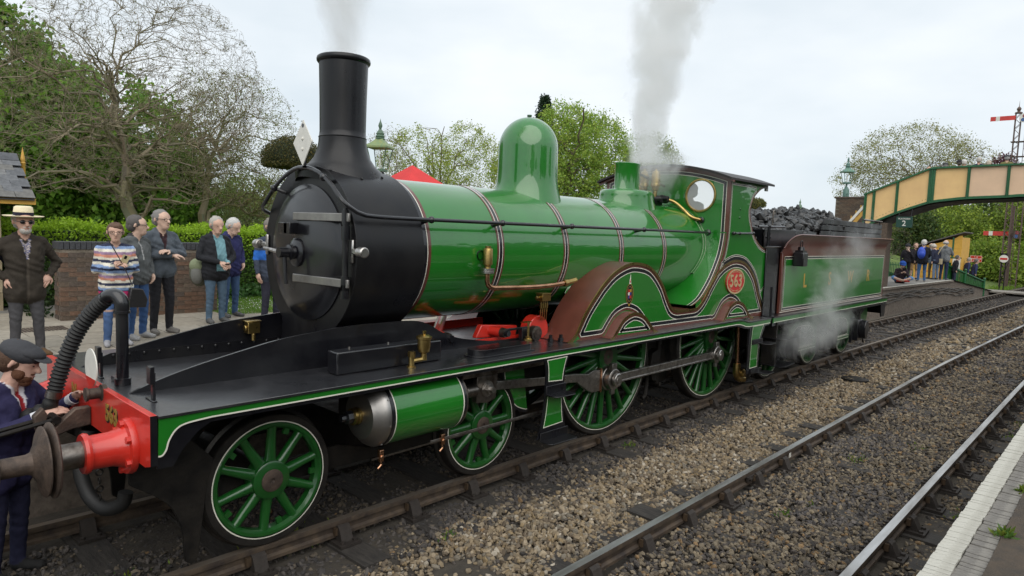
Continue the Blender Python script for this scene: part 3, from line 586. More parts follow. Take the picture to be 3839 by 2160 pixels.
    ins = lambda a, z0, z1, d: [q for q in map(tuple, offset2(a, d)) if z0 < q[1] < z1]
    for z0, z1 in ((.94, 1.24), (.48, .84)):
        P = ins(sp, z0, z1, .035) + ins(sq, z0, z1, .035); MB().prism(P, -1.2285, -1.2255).build('step_panel', green, st)
        MB().ribbon(P, 0, .009, -1.2305, closed=True).build('lining', white_l, st)
    for z in (.835, .35):
        t = MB(); e = .06 if z < .5 else 0; t.prism([(-1.69 - e, -1.23), (-1.69 - e, -1.34), (-1.66 - e, -1.385), (-1.40 + e, -1.40), (-1.36 + e, -1.37), (-1.36 + e, -1.23)], z, z + .012, 'XY'); t.box(-1.69 - e, -1.36 + e, -1.243, -1.231, z, z + .10); t.build('tread', black_m, st, bevel=.006)
    # cab steps and injector
    cp = [tuple(q) for q in catmull([(3.36, 1.155), (3.335, .95), (3.33, .7), (3.32, .48)], 12)]; cq = [tuple(q) for q in catmull([(3.60, .48), (3.60, .7), (3.63, .9), (3.70, 1.05), (3.78, 1.155)], 12)]
    cs = MB().prism([(3.26, 1.16), (3.24, .40)] + [(3.68, .40), (3.68, .7), (3.70, .9), (3.86, 1.16)], -1.225, -1.21).build('cab_step_plate', black, loco)
    P = cp + cq; MB().prism(P, -1.2285, -1.2255).build('step_panel', green, cs); MB().ribbon(P, 0, .009, -1.2305, closed=True).build('lining', white_l, cs)
    for z in (.86, .38): MB().prism([(3.56, -1.23), (3.56, -1.36), (3.6, -1.42), (3.84, -1.43), (3.9, -1.39), (3.9, -1.23)], z, z + .012, 'XY').box(3.35, 3.75, -1.245, -1.231, z, z + .08).build('tread', black_m, cs, bevel=.006)
    MB().tube(catmull([(3.33, -1.0, 1.2), (3.36, -1.0, .8), (3.38, -1.0, .45)], 8), .034, 10).build('feed_pipe', copper, loco)
    MB().tube(catmull([(3.38, -1.0, .52), (3.38, -1.0, .36), (3.46, -1.0, .27), (3.6, -1.02, .24)], 10), .058, 12).lathe((3.47, -1.02, .36), (0, -1, 0), [(.07, -.05), (.07, .06), (.05, .08), (.001, .08)], 20).build('injector', brass, loco)
    MB().tube(catmull([(3.45, -1.0, .27), (3.6, -1.03, .19), (3.86, -1.05, .17)], 8), .032, 10).build('overflow_pipe', black_d, loco)
    MB().lathe((3.7, -1.02, .32), (0, -1, 0), [(.001, -.03), (.085, -.03), (.09, 0), (.085, .04), (.001, .05)], 20).build('injector_valve', black_d, loco)

def make_boiler():
    b = MB().lathe((-2.98, 0, BZ), (1, 0, 0), [(BR, 0), (BR, 5.63)], 128).build('boiler', green, loco)
    for i, x in enumerate((-2.93, -1.90, -.80, .34, 1.41)):
        w = .165 if i == 0 else .105; r = BR + .004
        seq = [(0, 2), (.024, 2), (.024, 0), (.032, 0), (.032, 1), (w - .032, 1), (w - .032, 0), (w - .024, 0), (w - .024, 2), (w, 2)]
        if i == 0: seq = [(0, 3), (.012, 3), (.012, 1), (.118, 1), (.118, 0), (.127, 0), (.127, 2), (w, 2)]
        m = MB(); m.lathe((x - w / 2, 0, BZ), (1, 0, 0), [(BR - .01, 0)] + [(r, d) for d, _ in seq] + [(BR - .01, w)], 128, mz=[seq[0][1]] + [max(seq[k][1], 0) if seq[k][1] == seq[k + 1][1] else seq[k][1] for k in range(len(seq) - 1)] + [seq[-1][1]]); m.build('boiler_band', LIN, loco)
    # smokebox: round top running down to a narrower saddle
    sb = []; R = .79; zc = 2.262
    for t in np.linspace(-.30 * PI, PI * 1.30, 70): sb.append((R * math.cos(t), zc + R * math.sin(t)))
    x0, z0 = sb[-1]
    left = [tuple(q) for q in catmull([(x0, z0), (x0 + .005, z0 - .14), (x0 - .02, z0 - .25), (x0 - .045, 1.31)], 10)][1:]
    sb = sb + left + [(-q[0], q[1]) for q in left[::-1]]
    MB().prism(sb, -3.71, -2.985, 'YZ').build('smokebox', black_m, loco, 30, bevel=.008)
    fr = [(q[0] * 1.012, zc + (q[1] - zc) * 1.012 if q[1] > 1.4 else q[1]) for q in sb]
    MB().prism(fr, -3.722, -3.711, 'YZ').build('smokebox_front', black_m, loco, 30, bevel=.003)
    d = MB().lathe((-3.723, 0, 2.262), (-1, 0, 0), [(.625, 0), (.625, .012), (.605, .018), (.59, .03), (.55, .052), (.45, .075), (.3, .095), (.15, .104), (.001, .106)], 96)
    door = d.build('smokebox_door', black, loco, 50)
    for z in (2.59, 2.03): MB().prism([(-.76, -3.785), (.02, -3.85), (.05, -3.846), (.05, -3.83), (-.5, -3.772), (-.76, -3.765)], z - .036, z + .036, 'XY').build('hinge_strap', strap_s, door, bevel=.006)
    # (prism in plan: first coordinate is x, so swap)
    for o in kids(door):
        for v in o.data.vertices: v.co.x, v.co.y = v.co.y, v.co.x
        o.data.flip_normals()
    h = MB().cyl((-3.772, -.70, 1.93), (-3.772, -.70, 2.67), .026, n=14)
    for z in (2.59, 2.03, 2.46, 1.96): h.cyl((-3.772, -.70, z - .06), (-3.772, -.70, z + .06), .036, n=14)
    h.build('hinge_pin', black, door)
    w = MB().lathe((-3.83, 0, 2.262), (-1, 0, 0), [(.13, 0), (.13, .014), (.105, .03), (.06, .035), (.055, .06), (.07, .065), (.07, .085), (.045, .09), (.045, .18), (.001, .18)], 32); w.build('dart_boss', black, door)
    MB().tube([(-3.985, 0, 2.262), (-3.99, .30, 2.29)], [.022, .014], 10).build('door_handle', steel, door); MB().tube([(-3.955, 0, 2.262), (-3.95, -.03, 1.98)], [.02, .017], 10).build('door_handle', black, door)
    MB().box(-3.93, -3.815, .0, .06, 2.43, 2.53).box(-3.93, -3.90, -.05, .17, 2.43, 2.53).build('lamp_iron', black, door, bevel=.005)
    for s in (-1, 1):
        k = MB().obox((-3.735, s * .745, 2.305), (.025, .045, .20)); k.obox((-3.74, s * .80, 2.305), (.022, .10, .05)); k.cyl((-3.75, s * .865, 2.305), (-3.75, s * .955, 2.305), .046, n=20); k.build('side_lamp_bracket', steel, loco, bevel=.012)
    # chimney
    x = -3.365
    c = MB(); saddle(c, x, [(.43, 0, 1), (.425, 0, .97), (.37, 3.085, .66), (.31, 3.12, .34), (.262, 3.17, .12), (.235, 3.23, .03), (.222, 3.30, 0), (.220, 3.35, 0)], R=.79, zc=2.262, n=64); o = c.build('chimney', black_m, loco, 50)
    MB().lathe((x, 0, 0), (0, 0, 1), [(.222, 3.338), (.224, 3.346), (.217, 3.352), (.213, 3.40), (.217, 3.7), (.226, 4.02), (.226, 4.035)], 64).build('chimney_barrel', black_m, o, 50)
    MB().lathe((x, 0, 4.055), (0, 0, 1), [(.224, -.03), (.236, -.027), (.246, -.014), (.248, .004), (.243, .022), (.232, .03), (.215, .03), (.20, .02), (.195, -.3), (.001, -.3)], 64).build('chimney_rim', black_m, o, 60)
    rv = MB()
    for k in range(9):
        a = 2 * PI * k / 9 + .4; y = .40 * math.sin(a); rv.sph((x + .40 * math.cos(a), y, 2.262 + math.sqrt(.79 ** 2 - y * y) + .004), .014, 8)
    rv.build('chimney_rivet', black_m, o)
    # dome, safety valve cover
    saddle(MB(), -.735, [(.45, 0, 1), (.445, 0, .99), (.415, 3.02, .55), (.392, 3.08, .25), (.376, 3.15, .08), (.370, 3.22, 0), (.368, 3.30, 0)] + [(.366 * math.cos(t), 3.53 + .385 * math.sin(t), 0) for t in np.linspace(0, PI / 2 - .03, 18)], n=96).build('dome', green, loco, 60)
    MB().lathe((-.735, 0, 3.925), (0, 0, 1), [(.03, 0), (.03, .02), (.001, .022)], 12).build('dome_bolt', green_d, loco)
    v = MB(); saddle(v, 1.47, [(.56, 0, 1), (.555, 0, .98), (.51, 3.01, .4), (.49, 3.05, .1), (.483, 3.09, 0), (.48, 3.12, 0), (.465, 3.15, 0), (.43, 3.17, 0), (.33, 3.18, 0)], ey=.74, n=96); o = v.build('safety_valve_cover', green, loco, 60)
    v = MB(); vs = []; saddle(v, 1.46, [(.27, 3.179, 0), (.252, 3.187, 0), (.245, 3.2, 0), (.245, 3.53, 0), (.255, 3.55, 0), (.253, 3.565, 0), (.23, 3.57, 0), (.22, 3.5, 0)], ey=.6, n=64); v.build('valve_column', green, o, 45)
    for xx, y, z0 in ((2.18, .16, 3.28), (2.22, -.02, 3.28)):
        MB().lathe((xx, y, z0), (0, 0, 1), [(.03, -.18), (.03, -.06), (.05, -.05), (.055, .0), (.07, .005), (.072, .05), (.066, .06), (.07, .065), (.066, .19), (.05, .235), (.02, .25), (.015, .27), (.001, .28)], 20).build('whistle_valve', brass, loco)
    MB().tube([(2.05, .2, 3.10), (2.3, -.1, 3.10)], .05, 12).tube([(2.25, -.12, 3.1), (2.4, -.12, 3.09)], .06, 10).cyl((2.24, -.16, 3.1), (2.24, -.24, 3.1), .045, n=6).box(2.1, 2.4, -.05, .1, 2.98, 3.06).build('steam_manifold', black_m, loco, bevel=.006)
    MB().tube(catmull([(2.4, -.16, 3.09), (2.46, -.24, 3.05), (2.5, -.36, 2.95), (2.53, -.48, 2.84), (2.6, -.58, 2.80), (2.64, -.62, 2.795)], 20), .028, 10).build('ejector_pipe', brass, loco)
    MB().tube([(1.75, .12, 3.5), (2.6, .05, 3.32)], .022, 8).build('whistle_pipe', black, loco)
    MB().lathe((2.62, -.62, 2.79), (-1, 0, 0), [(.05, 0), (.05, .02), (.03, .03)], 16).build('pipe_flange', black, loco)
    MB().tube([(1.02, .06, 3.0), (1.3, .0, 3.03)], .018, 8).build('washout_lever', black, loco)
    # handrail with its stanchions
    rail = [(2.49, -.80, 2.602), (1, -.80, 2.602), (-1, -.80, 2.60), (-3.2, -.80, 2.602)]
    fr = [tuple(q) for q in catmull([(-3.2, -.80, 2.602), (-3.5, -.80, 2.606), (-3.68, -.80, 2.62), (-3.79, -.77, 2.68), (-3.82, -.70, 2.74), (-3.82, -.54, 2.87), (-3.82, -.33, 2.98), (-3.82, -.08, 3.03), (-3.82, .15, 2.995), (-3.82, .42, 2.87), (-3.82, .62, 2.72), (-3.79, .74, 2.66), (-3.68, .79, 2.615), (-3.4, .80, 2.602), (-1, .80, 2.602)], 60)]
    hr = MB().tube(rail[:-1] + fr, .019, 10).build('handrail', black, loco)
    for x in (-2.92, -1.97, -.82, .72): MB().tube([(x, -.62, 2.57), (x, -.80, 2.602)], [.022, .016], 8).lathe((x, -.63, 2.575), (0, -1, .15), [(.035, 0), (.03, .03), (.02, .04)], 12).sph((x, -.80, 2.602), .034, 10).build('stanchion', black, hr)
    for y, z in ((-.42, 2.93), (.45, 2.85)): MB().tube([(-3.72, y * .9, z - .04), (-3.82, y, z)], .018, 8).sph((-3.82, y, z), .035, 10).build('stanchion', black, hr)
    MB().lathe((2.50, -.80, 2.602), (-1, 0, 0), [(.05, -.01), (.05, .015), (.03, .03)], 8).build('rail_end', black, hr)
    # diamond headcode board
    dm = MB().prism([(-.14, 3.435), (.025, 3.24), (-.14, 3.035), (-.295, 3.24)], -3.86, -3.852, 'YZ').build('headcode_disc', white_p, loco)
    for z in (3.27, 3.18): MB().sph((-3.862, -.14, z), .014, 8).build('disc_rivet', white_p, dm)
    MB().cyl((-3.8625, -.14, 3.385), (-3.8605, -.14, 3.385), .018, n=12).build('disc_hole', black, dm)
    MB().box(-3.85, -3.835, -.16, -.12, 3.02, 3.2).box(-3.85, -3.7, -.16, -.12, 3.02, 3.035).build('lamp_iron', black, loco)
    # clack valve and copper feed pipe
    y = -.80; cz = 2.29
    MB().lathe((-2.20, -.64, 2.27), (0, -1, 0), [(.001, 0), (.10, 0), (.10, .05), (.05, .055), (.05, .10)], 24).build('clack_flange', black_m, loco)
    st = MB()
    for k in range(6): a = k * PI / 3; st.cyl((-2.20 + .075 * math.cos(a), -.69, 2.27 + .075 * math.sin(a)), (-2.20 + .075 * math.cos(a), -.71, 2.27 + .075 * math.sin(a)), .014, n=6)
    st.build('flange_nut', rust, loco)
    MB().lathe((-2.17, y, 2.20), (0, 0, 1), [(.03, -.08), (.035, -.03), (.05, -.02), (.05, .13), (.046, .14), (.03, .145), (.03, .165), (.001, .166)], 20).build('clack_valve', brass, loco)
    MB().lathe((-2.17, y, 2.09), (0, 0, 1), [(.07, 0), (.07, .022), (.068, .024), (.068, .028), (.07, .03), (.07, .05), (.001, .05)], 24).build('pipe_flange', steel, loco)
    MB().tube(catmull([(-2.17, y, 2.10), (-2.17, y, 2.02), (-2.15, y, 1.965), (-2.09, y, 1.94), (-2.0, y, 1.935), (-1.5, y, 1.925), (-1.1, y, 1.935), (-.80, -.81, 1.965)], 40), .026, 12).build('feed_pipe', copper, loco)
    MB().tube([(-.93, -.805, 1.948), (-.88, -.805, 1.955)], .042, 6).tube([(-.88, -.805, 1.955), (-.72, -.81, 1.98)], .03, 10).build('pipe_union', brass, loco)
    lb = MB().box(-1.24, -1.10, -.76, -.66, 1.75, 1.83).box(-1.25, -1.09, -.77, -.65, 1.83, 1.84).cyl((-1.3, -.71, 1.79), (-1.24, -.71, 1.79), .018).build('lubricator_box', brass, loco, bevel=.004)
    for k in range(4): MB().tube(catmull([(-1.22 + .035 * k, -.72, 1.75), (-1.22 + .035 * k, -.72, 1.68), (-1.2 + .035 * k, -.70, 1.6), (-1.14 + .03 * k, -.66, 1.52)], 10), .007, 6).cyl((-1.22 + .035 * k, -.72, 1.67), (-1.22 + .035 * k, -.72, 1.72), .014, n=6).build('oil_pipe', brass, lb)
    # vacuum stand pipe and hose
    vx, vy = -5.355, -.26
    MB().tube(catmull([(vx, vy, 1.31), (vx, vy, 1.55), (vx, vy, 1.86)], 4), .041, 16).lathe((vx, vy, 1.306), (0, 0, 1), [(.055, 0), (.055, .05), (.041, .052)], 16).box(vx - .02, vx + .02, vy, vy + .2, 1.31, 1.34).build('vacuum_pipe', black, loco)
    MB().tube(catmull([(vx, vy, 1.84), (vx, vy, 1.91), (vx - .02, vy + .035, 1.955), (vx - .05, vy + .09, 1.955), (vx - .075, vy + .135, 1.92)], 14), .05, 16).lathe((vx, vy, 1.83), (0, 0, 1), [(.04, 0), (.055, .003), (.055, .02), (.05, .022)], 18).build('pipe_elbow', black, loco)
    hp = catmull([(vx - .06, vy + .12, 1.935), (vx - .12, vy + .20, 1.85), (vx - .20, vy + .28, 1.70), (vx - .26, vy + .33, 1.53), (vx - .31, vy + .36, 1.36), (vx - .34, vy + .37, 1.24)], 140)
    rr = [.052 + .0075 * math.cos(i * 2 * PI / 5) for i in range(140)]
    MB().tube(hp, rr, 14).build('vacuum_hose', rubber, loco, 80)
    MB().tube([tuple(hp[-1]), tuple(hp[-1] + (hp[-1] - hp[-4]) * 3)], .055, 16).build('hose_clip', steel_d, loco)
    MB().tube(catmull([(-5.52, .0, .93), (-5.58, -.03, .70), (-5.56, -.14, .50), (-5.5, -.3, .42), (-5.42, -.42, .47), (-5.40, -.44, .56)], 30), .05, 12).build('steam_heat_hose', rubber, loco, 80)
    MB().lathe((-5.50, -.27, 1.27), (-1, 0, 0), [(.06, -.03), (.06, 0), (.04, .01), (.04, .08), (.05, .085), (.05, .1), (.001, .1)], 16).build('dummy_plug', rust, loco)
    wd = MB().lathe((-5.555, -.27, 1.46), (-1, 0, 0), [(.001, 0), (.135, 0), (.135, .008), (.001, .008)], 36).build('headcode_disc', white_p, loco); MB().prism([(-.27 + .1345 * math.cos(a), 1.46 + .1345 * math.sin(a)) for a in np.linspace(PI * 1.18, PI * 1.82, 16)], -5.566, -5.5645, 'YZ').build('red_segment', red, wd)
    # draw hook, screw coupling
    MB().prism([(-5.5, 1.12), (-5.5, .98), (-5.62, .97), (-5.75, .93), (-5.84, .99), (-5.86, 1.1), (-5.80, 1.16), (-5.77, 1.10), (-5.79, 1.03), (-5.73, 1.0), (-5.66, 1.07), (-5.6, 1.12)], -.035, .035).build('draw_hook', rust, loco, bevel=.01)
    s = MB().tube([(-5.72, -.05, 1.07), (-6.15, -.06, 1.0)], .016, 8).tube([(-5.72, .05, 1.07), (-6.15, .06, 1.0)], .016, 8).cyl((-6.15, -.09, 1.0), (-6.15, .09, 1.0), .035, n=10).tube([(-6.15, 0, 1.0), (-6.5, 0, .99)], .022, 8).cyl((-5.73, -.09, 1.07), (-5.73, .09, 1.07), .028, n=10)
    s.build('screw_coupling', black_d, loco)
    for k in range(6): MB().lathe((-5.56, -.42, .86 - k * .06), (1, 0, 0) if k % 2 else (0, 1, 0), [(.022, -.006), (.028, 0), (.022, .006), (.016, 0)], 10, closed=True).build('chain_link', black_d, loco)

def make_cab():
    prof = [tuple(q) for q in BIG]
    mid = int(np.argmin(np.abs(BIG[:, 0] - 1.74)))
    for s in (-1, 1):
        MB().prism(prof + [(4.215, 1.25), (3.3, 1.25), (2.83, 1.303), (-1.1, 1.303)], s * 1.024, s * 1.03).build('splasher', green, loco)
        t = MB(); A = offset2(BIG, .004); vs = [(x, s * 1.035, z) for x, z in A[:mid]] + [(x, s * .60, z) for x, z in A[:mid]]
        t.add(vs, [(i, i + 1, mid + i + 1, mid + i) for i in range(mid - 1)]); t.build('splasher_top', brown, loco)
    MB().ribbon(BIG, .006, -.030, -1.0375, m=0).ribbon(BIG, .006, -.03, -1.029).build('beading', brass, loco)
    b = MB(); P, Q = offset2(BIG, .006), offset2(BIG, -.03); k = len(P)
    b.add([(x, -1.0375, z) for x, z in P] + [(x, -1.024, z) for x, z in P], [(i, i + 1, k + i + 1, k + i) for i in range(k - 1)]); b.build('beading_edge', brass, loco)
    # green flange along the inner side of the front splasher, against the boiler
    i0, i1 = int(np.argmin(np.abs(BIG[:, 0] + .62))), int(np.argmin(np.abs(BIG[:60, 0] - .35)))
    A = offset2(BIG, .004)[i0:i1 + 1]; n = len(A); hgt = np.sin(np.linspace(0, PI, n)) * .085
    MB().add([(x, -.602, z) for x, z in A] + [(x, -.585, z + h) for (x, z), h in zip(A, hgt)], [(i, i + 1, n + i + 1, n + i) for i in range(n - 1)]).build('inner_flange', green, loco)
    MB().add([(x, -.588, z + h - .003) for (x, z), h in zip(A, hgt)] + [(x, -.586, z + h + .005) for (x, z), h in zip(A, hgt)], [(i, i + 1, n + i + 1, n + i) for i in range(n - 1)]).build('lining', white_l, loco)
    # coupling rod splashers
    for S_ in (SM1, SM2):
        z0 = S_[-1][1]; P = [tuple(q) for q in S_]
        o = MB().prism(P, -1.155, -1.148).build('rod_splasher', green, loco)
        A = offset2(S_, .003); k = len(A)
        MB().add([(x, -1.158, z) for x, z in A] + [(x, -1.03, z) for x, z in A], [(i, i + 1, k + i + 1, k + i) for i in range(k - 1)]).build('rod_splasher_top', brown, o)
        MB().ribbon(S_, .005, -.028, -1.160).build('beading', brass, o)
        L = [tuple(q) for q in offset2(S_, -.05) if q[1] > z0 + .035]; e = MB(); e.line(L, -1.158, closed=True, seq=((0, -.008, 0), (-.008, -.042, 1), (-.042, -.05, 0))); e.build('lining', LIN, o)
        e = MB().ribbon(S_, -.028, -.05, -1.1565).box(P[0][0] + .06, P[-1][0] - .06, -1.158, -1.155, z0, z0 + .034); e.build('border', brown, o)
    # lining of the splasher panel
    I = offset2(BIG, -.058); I = [tuple(q) for q in I if q[1] > 1.352 and q[0] < 4.125]
    def arc(S_, d): return [tuple(q) for q in offset2(S_, d)]
    lo = [q for q in arc(SM2, .045) if q[1] > 1.325][::-1]; lo1 = [q for q in arc(SM1, .045) if q[1] > 1.345][::-1]
    path = I + [(4.10, 1.32), (lo[0][0] + .03, 1.32)] + lo + [(lo[-1][0] - .05, 1.318), (2.3, 1.33), (lo1[0][0] + .06, 1.345)] + lo1 + [(lo1[-1][0] - .05, 1.345), (-.86, 1.345)]
    e = MB(); e.line(path, -1.0325, closed=True, seq=((0, -.008, 0), (-.008, -.052, 1), (-.052, -.060, 0))); e.ribbon(path, 0, .03, -1.0315, m=2, closed=True); e.build('lining', LIN, loco)
    MB().prism([(-.96, 1.306), (4.2, 1.25), (4.2, 1.295), (3.3, 1.31), (2.83, 1.318), (-.93, 1.322)], -1.0312, -1.0302).build('border', brown, loco)
    # --- cab front with two round windows, swept forward at the foot
    YF = 1.20
    arcp = [(y, 3.41 + .22 * math.cos(y / YF * 1.30)) for y in np.linspace(1.02, -YF, 30)] if False else None
    def roofz(y): return 3.412 + .20 * (1 - ((y - .08) / 1.12) ** 2)
    ys = np.linspace(-1.024, YF, 30)
    outer = [(-1.024, 2.6), (YF, 2.6)] + [(y, roofz(y)) for y in ys[::-1]]
    win = [[(cy + .245 * math.cos(t), 3.17 + .245 * math.sin(t)) for t in np.linspace(0, 2 * PI, 40, endpoint=False)] for cy in (-.575, .72)]
    MB().prism(outer, 2.632, 2.64, 'YZ', holes=win).build('cab_front', green, loco)
    for cy in (-.575, .72):
        w = MB().lathe((2.632, cy, 3.17), (-1, 0, 0), [(.225, 0), (.225, .012), (.232, .016), (.25, .016), (.258, .012), (.258, 0)], 48).build('spectacle_window', brass, loco); MB().lathe((2.635, cy, 3.17), (-1, 0, 0), [(.001, .001), (.228, .001)], 40).build('pane', whitened, w)
    SW = [q for q in SWEEP if q[1] <= 2.62]; k = len(SW)
    MB().add([(x, -1.024, z) for x, z in SW] + [(x, YF, z) for x, z in SW], [(i, i + 1, k + i + 1, k + i) for i in range(k - 1)]).build('cab_front_sweep', green, loco, 60)
    fl = [(-1.024, 1.62 + .0), (-1.024, 3.36)] + [(y, roofz(y) - .045) for y in ys[1:]] + [(YF, 2.62)]
    fl = [(-1.0, 2.62), (-1.0, roofz(-1.0) - .05)] + [(y, roofz(y) - .05) for y in ys[2:-1]] + [(YF - .03, 2.62)]
    e = MB(); e.line(fl, 2.630, 'YZ', seq=((0, -.008, 0), (-.008, -.05, 1), (-.05, -.058, 0))); e.ribbon(fl, 0, .06, 2.6305, 'YZ', 2)
    n = len(SW)   # the same lines running down the sweep
    nz = offset2(SW, .003)
    for a, b_, m in ((-1.024, -1.0, 2), (-1.0, -.992, 0), (-.992, -.95, 1), (-.95, -.942, 0)): e.add([(x, a, z) for x, z in nz] + [(x, b_, z) for x, z in nz], [(i, i + 1, n + i + 1, n + i) for i in range(n - 1)], m)
    e.build('lining', LIN, loco, None)
    # angle ring where the boiler meets the cab front
    th = np.linspace(-.42, PI + .42, 60); V = []; xs = np.array([q[0] for q in SWEEP]); zs = np.array([q[1] for q in SWEEP])
    def sx(z): return float(np.interp(z, zs, xs))
    rings = []
    for d, r in ((0.0, BR + .03), (.05, BR + .012), (.055, BR + .012), (.085, BR + .003)):
        rings.append([(sx(max(BZ + r * math.sin(t), 1.56)) - d, -r * math.cos(t), BZ + r * math.sin(t)) for t in th])
    n = len(th); MB().add([q for l in rings for q in l], [(i * n + j, i * n + j + 1, (i + 1) * n + j + 1, (i + 1) * n + j) for i in range(3) for j in range(n - 1)]).build('boiler_flange', green, loco, 60)
    for d, r in ((.012, BR + .0275), (.062, BR + .0125)):
        a = [(sx(max(BZ + r * math.sin(t), 1.56)) - d, -r * math.cos(t), BZ + r * math.sin(t)) for t in th]; b2 = [(x - .008, y, z) for x, y, z in a]
        MB().add(a + b2, [(j, j + 1, n + j + 1, n + j) for j in range(n - 1)]).build('lining', white_l, loco)
    # firebox clothing sides below the boiler
    MB().box(1.3, 2.62, -.42, .42, 1.3, 1.52).build('firebox', green_d, loco)
    # --- cab side
    rearc = [tuple(q) for q in BIG if q[0] > 1.80][::-1]
    side = [tuple(q) for q in SWEEP if q[0] >= 1.80] + [(2.64, 3.44), (4.03, 3.455)] + [tuple(q) for q in CUT] + [(4.235, 1.25)]
    side = side + rearc
    for y in (-1.03, YF): MB().prism(side, y, y + .006).build('cab_side', green, loco)
    SWf = [tuple(q) for q in SWEEP if q[0] >= 1.95]
    e = MB(); e.ribbon(SWf, 0, -.075, -1.0318, m=2)
    e.ribbon(CUT, -.004, -.035, -1.0318, m=2); e.box(4.205, 4.235, -1.032, -1.0302, 1.26, 2.36, 2)
    e.build('border', LIN, loco, None)
    e = MB().ribbon(SWf, .004, -.004, -1.034, m=3)
    cutin = [tuple(q) for q in offset2(CUT, -.04) if q[0] < 4.0 and q[1] < 3.3 or q[0] > 3.9 and q[1] < 2.5]
    arcs = [tuple(q) for q in offset2(BIG, .055) if q[0] > 2.25 and q[1] > 1.36][::-1]
    swi = [tuple(q) for q in offset2(SWf, -.08) if q[1] > 2.0 and q[1] < 3.34]
    arcs = [q for q in arcs if q[0] > swi[0][0] + .04]
    path = swi + [(2.72, 3.365), (3.60, 3.365)] + [q for q in cutin if q[1] < 3.33 and q[0] < 3.86 or q[1] < 2.5] + [(4.19, 2.32), (4.19, 1.75)] + [q for q in arcs if q[0] < 4.03]
    e = MB(); e.line(path, -1.0335, closed=True, seq=((0, -.007, 0), (-.007, -.024, 1), (-.024, -.031, 0))); e.build('lining', LIN, loco)
    e = MB(); ar = np.array(arcs)[::-1]; e.ribbon(ar, -.0, -.05, -1.0325, m=1); e.ribbon(ar, .0, .008, -1.0325, m=0); e.ribbon(ar, -.05, -.056, -1.0325, m=2); e.build('arch_lining', LIN, loco)
    MB().tube([(2.83, -1.085, 2.605), (3.50, -1.085, 2.62)], .016, 8).sph((2.83, -1.06, 2.605), .03).sph((2.98, -1.085, 2.608), .028).sph((3.46, -1.085, 2.62), .028).tube([(2.83, -1.03, 2.605), (2.83, -1.085, 2.605)], .018).tube([(3.46, -1.03, 2.62), (3.46, -1.085, 2.62)], .018).build('cab_handrail', black, loco)
    for x, z in ((3.06, 2.98), (3.05, 2.85)): MB().sph((x, -1.034, z), .016, 8).build('bolt', green_d, loco)
    # roof
    ry = np.linspace(-1.12, YF + .1, 36); R0 = [(y, roofz(y) + .012) for y in ry]; R1 = [(y, roofz(y) + .045) for y in ry[::-1]]
    o = MB().prism(R0 + R1, 2.50, 4.10, 'YZ').build('cab_roof', mat('cab_roof_paint', (.022, .017, .017), .5, var=.4, scale=6), loco, 40)
    MB().prism([(y, z - .03) for y, z in R0] + [(y, z - .002) for y, z in R0[::-1]], 2.56, 2.63, 'YZ').build('roof_angle', brown, o)
    MB().box(3.98, 4.06, -1.03, -1.0, 3.32, 3.42).build('roof_bracket', steel, o)
    # cab inside: floor, backhead
    MB().box(2.66, 4.2, -1.0, YF - .02, 1.25, 1.30).build('cab_floor', black_d, loco); MB().box(2.66, 2.95, -.62, .62, 1.3, 2.9).build('backhead', black_d, loco, bevel=.06)
    # number plate
    cx, cz = 3.02, 1.865; el = lambda a, b: [(cx + a * math.cos(t), cz + b * math.sin(t)) for t in np.linspace(0, 2 * PI, 56, endpoint=False)]
    npl = MB().prism(el(.31, .195), -1.052, -1.034).build('number_plate', mat('plate_red', (.52, .03, .03), .4, coat=.3), loco)
    MB().ribbon(el(.312, .197), 0, .026, -1.056, closed=True).ribbon(el(.312, .197), .0, .0015, -1.054, closed=True).build('plate_rim', pale_brass, npl)
    MB().prism(el(.345, .222), -1.0345, -1.0335).build('plate_border', brass, npl) if False else None
    text('numeral', '563', .265, pale_brass, npl, face(cx, -1.0565, cz, '-Y'), .0025, .005, 1.12)
    up = 'LONDON & SOUTH WESTERN RAILWAY'; dn = 'NINE ELMS WORKS 1893'
    bmv = None
    for s_, a0, a1, fl_ in ((up, PI * .93, PI * .07, 0), (dn, PI * 1.22, PI * 1.78, 1)):
        for k, ch in enumerate(s_):
            if ch == ' ': continue
            t = a0 + (a1 - a0) * (k + .5) / len(s_); x, z = cx + .262 * math.cos(t), cz + .150 * math.sin(t)
            tx, tz = -.262 * math.sin(t), .150 * math.cos(t); an = math.atan2(tz, tx) + (PI if not fl_ else 0)
            o = text('letter', ch, .03, pale_brass, npl, Matrix.Translation((x, -1.054, z)) @ Matrix.Rotation(-an, 4, 'Y') @ Matrix.Rotation(PI / 2, 4, 'X'), .001)
            if bmv is None: bmv = [o]
            else: bmv.append(o)
    # join the tiny raised letters into one inscription
    V = []; F = []; n0 = 0
    for o in bmv:
        me = o.data; V += [tuple(v.co) for v in me.vertices]; F += [tuple(i + n0 for i in p.vertices) for p in me.polygons]; n0 = len(V); bpy.data.objects.remove(o)
    me = bpy.data.meshes.new('inscription'); me.from_pydata(V, [], F); me.materials.append(pale_brass); link('inscription', me, npl)
    # company crest on the front splasher: oval garter round a quartered shield under a dagger-like crest
    cx, cz = .09, 1.80; y = -1.0335
    cr = MB().prism(el2(cx, cz, .082, .125), y - .001, y, m=0)
    ms = [black_l, gold, mat('crest_red', (.45, .02, .02), .4), mat('crest_blue', (.03, .04, .2), .4), white_l]
    cr.ribbon(el2(cx, cz, .082, .125), 0, .006, y - .002, m=1, closed=True); cr.ribbon(el2(cx, cz, .058, .095), 0, .005, y - .002, m=1, closed=True)
